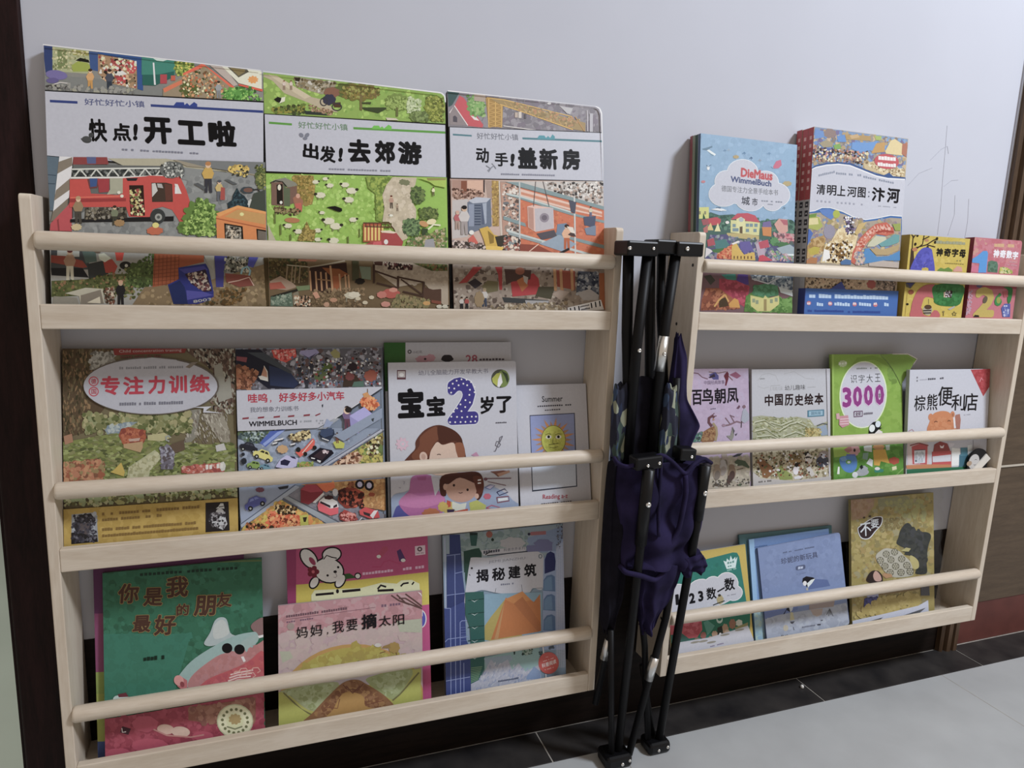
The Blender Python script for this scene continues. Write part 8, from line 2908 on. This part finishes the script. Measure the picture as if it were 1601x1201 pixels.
bk = block('hinge_bracket', 0.7805, 0.8335, -0.052, -0.006, 0.7500, 0.7725, 'black_plastic')
rivet(0.7835, -0.052, 0.7610, 0.0030, bk)
rivet(0.8240, -0.052, 0.7620, 0.0026, bk)
bk = block('hinge_bracket', 0.8330, 0.8690, -0.046, -0.004, 0.7545, 0.7765, 'black_plastic')
bk = block('hinge_bracket', 0.8660, 0.9135, -0.052, -0.010, 0.7525, 0.7745, 'black_plastic')
rivet(0.8830, -0.052, 0.7640, 0.0036, bk)
bk = block('hinge_bracket', 0.8000, 0.8470, -0.088, -0.062, 0.4260, 0.4470, 'black_plastic', turn=0.05)
rivet(0.8200, -0.088, 0.4330, 0.0028, bk)
rivet(0.8400, -0.088, 0.4360, 0.0028, bk)
bk = block('hinge_bracket', 0.8830, 0.9130, -0.080, -0.054, 0.4330, 0.4530, 'black_plastic', turn=-0.08)
rivet(0.9035, -0.080, 0.4400, 0.0028, bk)
ft = block('foot', 0.8090, 0.8590, -0.048, -0.006, FLOOR_Z, FLOOR_Z + 0.024, 'black_plastic', bevel=0.006)
rivet(0.8385, -0.048, FLOOR_Z + 0.010, 0.0032, ft)
rivet(0.8525, -0.048, FLOOR_Z + 0.014, 0.0028, ft)
ft = block('foot', 0.9000, 0.9440, -0.036, 0.002, FLOOR_Z, FLOOR_Z + 0.022, 'black_plastic', bevel=0.006)
rivet(0.9185, -0.036, FLOOR_Z + 0.010, 0.0028, ft)
rivet(0.9365, -0.036, FLOOR_Z + 0.013, 0.0030, ft)
rivet(0.8170, -0.0435, 0.6060, 0.0034, chair)
lo = rod('sleeve', [(0.8213, -0.0892, 0.428), (0.8229, -0.0825, 0.360), (0.8245, -0.0765, 0.300)], 0.0096, mat='black_plastic')
rivet(0.8225, -0.0935, 0.3720, 0.0044, lo)
lo = rod('sleeve', [(0.931, -0.0803, 0.425), (0.9315, -0.0700, 0.330)], 0.0096, mat='black_plastic')
rivet(0.9312, -0.0850, 0.3790, 0.0044, lo)


def clip_on(p, q, r):
    c = rod('metal_clip', [p, q], r, n=12, mat='chrome')
    return c


c1 = clip_on((0.8632, -0.0365, 0.628), (0.8596, -0.0365, 0.572), 0.0088)
rivet(0.8610, -0.0455, 0.600, 0.0034, c1)
clip_on((0.8890, -0.0442, 0.0740), (0.8810, -0.0420, 0.0320), 0.0080)
clip_on((0.8117, -0.0190, 0.1050), (0.8066, -0.0155, 0.0680), 0.0072)


def drape(name, rows, cy, hd, mat, seed, folds=7, depth=0.010, n=64, sub=5, hollow=0.02):
    """hanging cloth bundle: rows of (x left, x right, z left, z right) from top to bottom"""
    rnd = random.Random(seed)
    ph = [rnd.uniform(0, 6.28) for _ in range(6)]
    dense = []
    for i in range(len(rows) - 1):
        for k in range(sub):
            t = k / sub
            t = t
            dense.append([a + (b - a) * t for a, b in zip(rows[i], rows[i + 1])])
    dense.append(list(rows[-1]))
    V, F = [], []
    m = len(dense)
    for j, (xl, xr, zl, zr, sc) in enumerate(dense):
        u = j / (m - 1)
        for k in range(n):
            t = 2 * math.pi * k / n
            ct, st = math.cos(t), math.sin(t)
            ex = math.copysign(abs(ct) ** 0.75, ct)
            ey = math.copysign(abs(st) ** 0.75, st)
            w = depth * (0.45 + 0.75 * u) * (math.sin(folds * t + ph[0] + 3.0 * u + 1.2 * math.sin(5 * u + ph[1])) * 0.6
                                             + math.sin((folds + 4) * t + ph[2] - 4.5 * u) * 0.35
                                             + math.sin(17 * u + 2.3 * ct + ph[3]) * 0.5)
            x = (xl + xr) / 2 + (xr - xl) / 2 * ex * (1 - 0.10 * depth * 10 * math.sin(folds * t + ph[4] + 6 * u))
            y = cy + (hd * sc + w) * ey
            z = zl + (zr - zl) * (ct + 1) / 2 + 0.006 * math.sin(3 * t + ph[5]) * (1 if j in (0, m - 1) else 0.4)
            V.append((x - CO.x, y - CO.y, z - CO.z))
    for j in range(m - 1):
        for k in range(n):
            k2 = (k + 1) % n
            F.append((j * n + k, (j + 1) * n + k, (j + 1) * n + k2, j * n + k2))
    for j, sgn, dz in ((0, 1, -hollow), (m - 1, -1, hollow)):
        ring = [V[j * n + k] for k in range(n)]
        cxm = sum(p[0] for p in ring) / n
        cym = sum(p[1] for p in ring) / n
        czm = sum(p[2] for p in ring) / n + dz
        base = len(V)
        for k in range(n):
            V.append((cxm + (ring[k][0] - cxm) * 0.88, cym + (ring[k][1] - cym) * 0.8, ring[k][2] + dz * 0.7))
        V.append((cxm, cym, czm))
        for k in range(n):
            k2 = (k + 1) % n
            q = (j * n + k, j * n + k2, base + k2, base + k)
            F.append(q if sgn > 0 else q[::-1])
            tq = (base + k, base + k2, base + n)
            F.append(tq if sgn > 0 else tq[::-1])
    o = link_mesh(name, V, F, M[mat], chair, smooth=True)
    sb = o.modifiers.new('smooth_cloth', 'SUBSURF')
    sb.levels = 1
    sb.render_levels = 1
    return o


# main seat cloth hanging in the middle, its hem and the darker cloth at the left
drape('seat_fabric', [(0.792, 0.958, 0.432, 0.424, 1.0), (0.790, 0.962, 0.392, 0.380, 1.02), (0.796, 0.956, 0.346, 0.330, 0.95),
                      (0.800, 0.946, 0.306, 0.290, 0.9), (0.802, 0.940, 0.276, 0.262, 0.92), (0.806, 0.930, 0.250, 0.238, 0.85)],
      -0.044, 0.030, 'navy', 3, folds=6, depth=0.012)
drape('fabric_tail', [(0.838, 0.925, 0.262, 0.256, 0.8), (0.842, 0.916, 0.226, 0.212, 0.75), (0.846, 0.896, 0.186, 0.176, 0.6), (0.852, 0.880, 0.146, 0.142, 0.42), (0.858, 0.872, 0.126, 0.124, 0.25)],
      -0.046, 0.026, 'navy', 8, folds=5, depth=0.009, hollow=0.01)
drape('fabric_flap', [(0.914, 0.958, 0.268, 0.262, 0.8), (0.912, 0.962, 0.250, 0.246, 1.0), (0.916, 0.956, 0.232, 0.228, 0.7)],
      -0.058, 0.020, 'navy', 5, folds=5, depth=0.006, hollow=0.006)
drape('dark_fabric', [(0.783, 0.838, 0.428, 0.428, 0.8), (0.781, 0.830, 0.350, 0.346, 0.9), (0.783, 0.826, 0.262, 0.258, 0.9),
                      (0.784, 0.820, 0.196, 0.190, 0.8), (0.788, 0.812, 0.150, 0.148, 0.55), (0.794, 0.806, 0.128, 0.126, 0.3)],
      -0.032, 0.020, 'black_cloth', 11, folds=5, depth=0.006, hollow=0.008)
drape('back_fabric', [(0.893, 0.899, 0.630, 0.628, 0.35), (0.890, 0.914, 0.592, 0.590, 0.6), (0.886, 0.920, 0.524, 0.524, 0.8), (0.882, 0.950, 0.482, 0.478, 0.9), (0.880, 0.934, 0.446, 0.442, 0.9), (0.884, 0.924, 0.420, 0.418, 0.8)],
      -0.026, 0.016, 'navy', 21, folds=4, depth=0.005, hollow=0.006)
drape('inner_fabric', [(0.818, 0.872, 0.556, 0.562, 0.7), (0.814, 0.876, 0.520, 0.520, 0.9), (0.812, 0.880, 0.462, 0.460, 1.0), (0.812, 0.884, 0.420, 0.418, 1.0)],
      -0.016, 0.012, 'black_cloth', 31, folds=5, depth=0.004, hollow=0.006)


def leaf_material():
    m = bpy.data.materials.new('leaf_patterned_cloth')
    m.use_nodes = True
    nt = m.node_tree
    N, L = nt.nodes, nt.links
    b = N['Principled BSDF']
    b.inputs['Roughness'].default_value = 0.9
    tc = N.new('ShaderNodeTexCoord')
    mp = N.new('ShaderNodeMapping')
    mp.inputs['Rotation'].default_value = (0.3, 0.6, 0.2)
    mp.inputs['Scale'].default_value = (2.4, 2.4, 1.0)
    L.new(tc.outputs['Object'], mp.inputs['Vector'])
    vo = N.new('ShaderNodeTexVoronoi')
    vo.inputs['Scale'].default_value = 42
    L.new(mp.outputs['Vector'], vo.inputs['Vector'])
    rp = N.new('ShaderNodeValToRGB')
    rp.color_ramp.interpolation = 'CONSTANT'
    els = [(0.0, (0.012, 0.014, 0.03)), (0.45, (0.05, 0.08, 0.07)), (0.62, (0.02, 0.03, 0.07)), (0.78, (0.28, 0.30, 0.22)), (0.9, (0.04, 0.07, 0.14))]
    rp.color_ramp.elements[0].position, rp.color_ramp.elements[0].color = 0.0, (*els[0][1], 1)
    rp.color_ramp.elements[1].position, rp.color_ramp.elements[1].color = els[1][0], (*els[1][1], 1)
    for p, c in els[2:]:
        e = rp.color_ramp.elements.new(p)
        e.color = (*c, 1)
    sp = N.new('ShaderNodeSeparateColor')
    L.new(vo.outputs['Color'], sp.inputs['Color'])
    L.new(sp.outputs['Red'], rp.inputs['Fac'])
    L.new(rp.outputs['Color'], b.inputs['Base Color'])
    return m


M['leafy'] = leaf_material()
drape('patterned_lining', [(0.789, 0.808, 0.548, 0.550, 0.7), (0.786, 0.814, 0.510, 0.510, 1.0), (0.788, 0.818, 0.450, 0.450, 1.0), (0.792, 0.816, 0.424, 0.424, 0.9)],
      -0.024, 0.012, 'leafy', 41, folds=3, depth=0.004, hollow=0.005)
drape('patterned_lining', [(0.871, 0.890, 0.550, 0.546, 0.6), (0.868, 0.896, 0.500, 0.496, 0.9), (0.866, 0.898, 0.424, 0.422, 1.0)],
      -0.040, 0.012, 'leafy', 51, folds=3, depth=0.004, hollow=0.005)


# rolled rim and hem of the seat cloth, and the long fold at its right
def rolled(name, pts, r):
    dense = []
    for a, b in zip(pts[:-1], pts[1:]):
        for k in range(4):
            dense.append(tuple(p + (q - p) * k / 4 for p, q in zip(a, b)))
    dense.append(pts[-1])
    sm = [dense[0]] + [tuple((a + 2 * b + c) / 4 for a, b, c in zip(*t)) for t in zip(dense[:-2], dense[1:-1], dense[2:])] + [dense[-1]]
    v, f = tube(rel(sm), r, n=10)
    return link_mesh(name, v, f, M['navy'], chair, smooth=True)


rolled('fabric_rim', [(0.784, -0.045, 0.4358), (0.7821, -0.062, 0.4305), (0.7913, -0.076, 0.4295), (0.8154, -0.079, 0.4363), (0.8479, -0.080, 0.4479), (0.8681, -0.080, 0.4349),
                      (0.8952, -0.079, 0.4104), (0.9093, -0.078, 0.4269), (0.9363, -0.066, 0.4324), (0.9640, -0.050, 0.4173)], 0.0034)
rolled('fabric_rim', [(0.8038, -0.052, 0.2555), (0.8035, -0.070, 0.2518), (0.8247, -0.079, 0.2484), (0.8552, -0.078, 0.2349), (0.8700, -0.074, 0.2432)], 0.0044)
rolled('fabric_fold', [(0.8952, -0.079, 0.4104), (0.8990, -0.080, 0.3821), (0.8962, -0.079, 0.3494), (0.8920, -0.078, 0.3172), (0.8809, -0.076, 0.2957), (0.8628, -0.074, 0.2846)], 0.0042)
rolled('fabric_fold', [(0.8479, -0.080, 0.4479), (0.8500, -0.078, 0.4000), (0.8520, -0.077, 0.3500), (0.8570, -0.076, 0.3100)], 0.0030)


# ------------------------------------------------------------------ small things
bead = empty('plastic_bead', (1.322, 0.055, FLOOR_Z))
v, f = tube([(0, 0, 0.0), (0, 0, 0.001), (0, 0, 0.004), (0, 0, 0.006), (0, 0, 0.0068)], [0.0025, 0.0036, 0.0036, 0.0024, 0.0008], n=14)
link_mesh('bead_body', v, f, M['bead'], bead, smooth=True)
tag(bead, 'tiny white plastic bead lying on the black border tile', 'bead')


def scribble(pts):
    """faint pencil line left on the wall"""
    v, f = tube([(x, WALL_Y - 0.00015, z) for x, z in pts], 0.00034, n=5)
    link_mesh('pencil_mark', v, f, M['pencil'], bpy.data.objects['wall_back'])


scribble([(1.552, 1.03), (1.556, 0.985), (1.560, 0.93), (1.566, 0.87), (1.567, 0.82)])
scribble([(1.520, 0.962), (1.545, 0.985), (1.560, 0.992), (1.566, 0.978)])
scribble([(1.600, 0.90), (1.606, 0.862), (1.596, 0.82)])
scribble([(1.640, 0.895), (1.646, 0.85), (1.645, 0.81)])
scribble([(1.470, 0.91), (1.495, 0.935), (1.528, 0.948)])
scribble([(1.566, 0.915), (1.585, 0.928), (1.603, 0.930)])
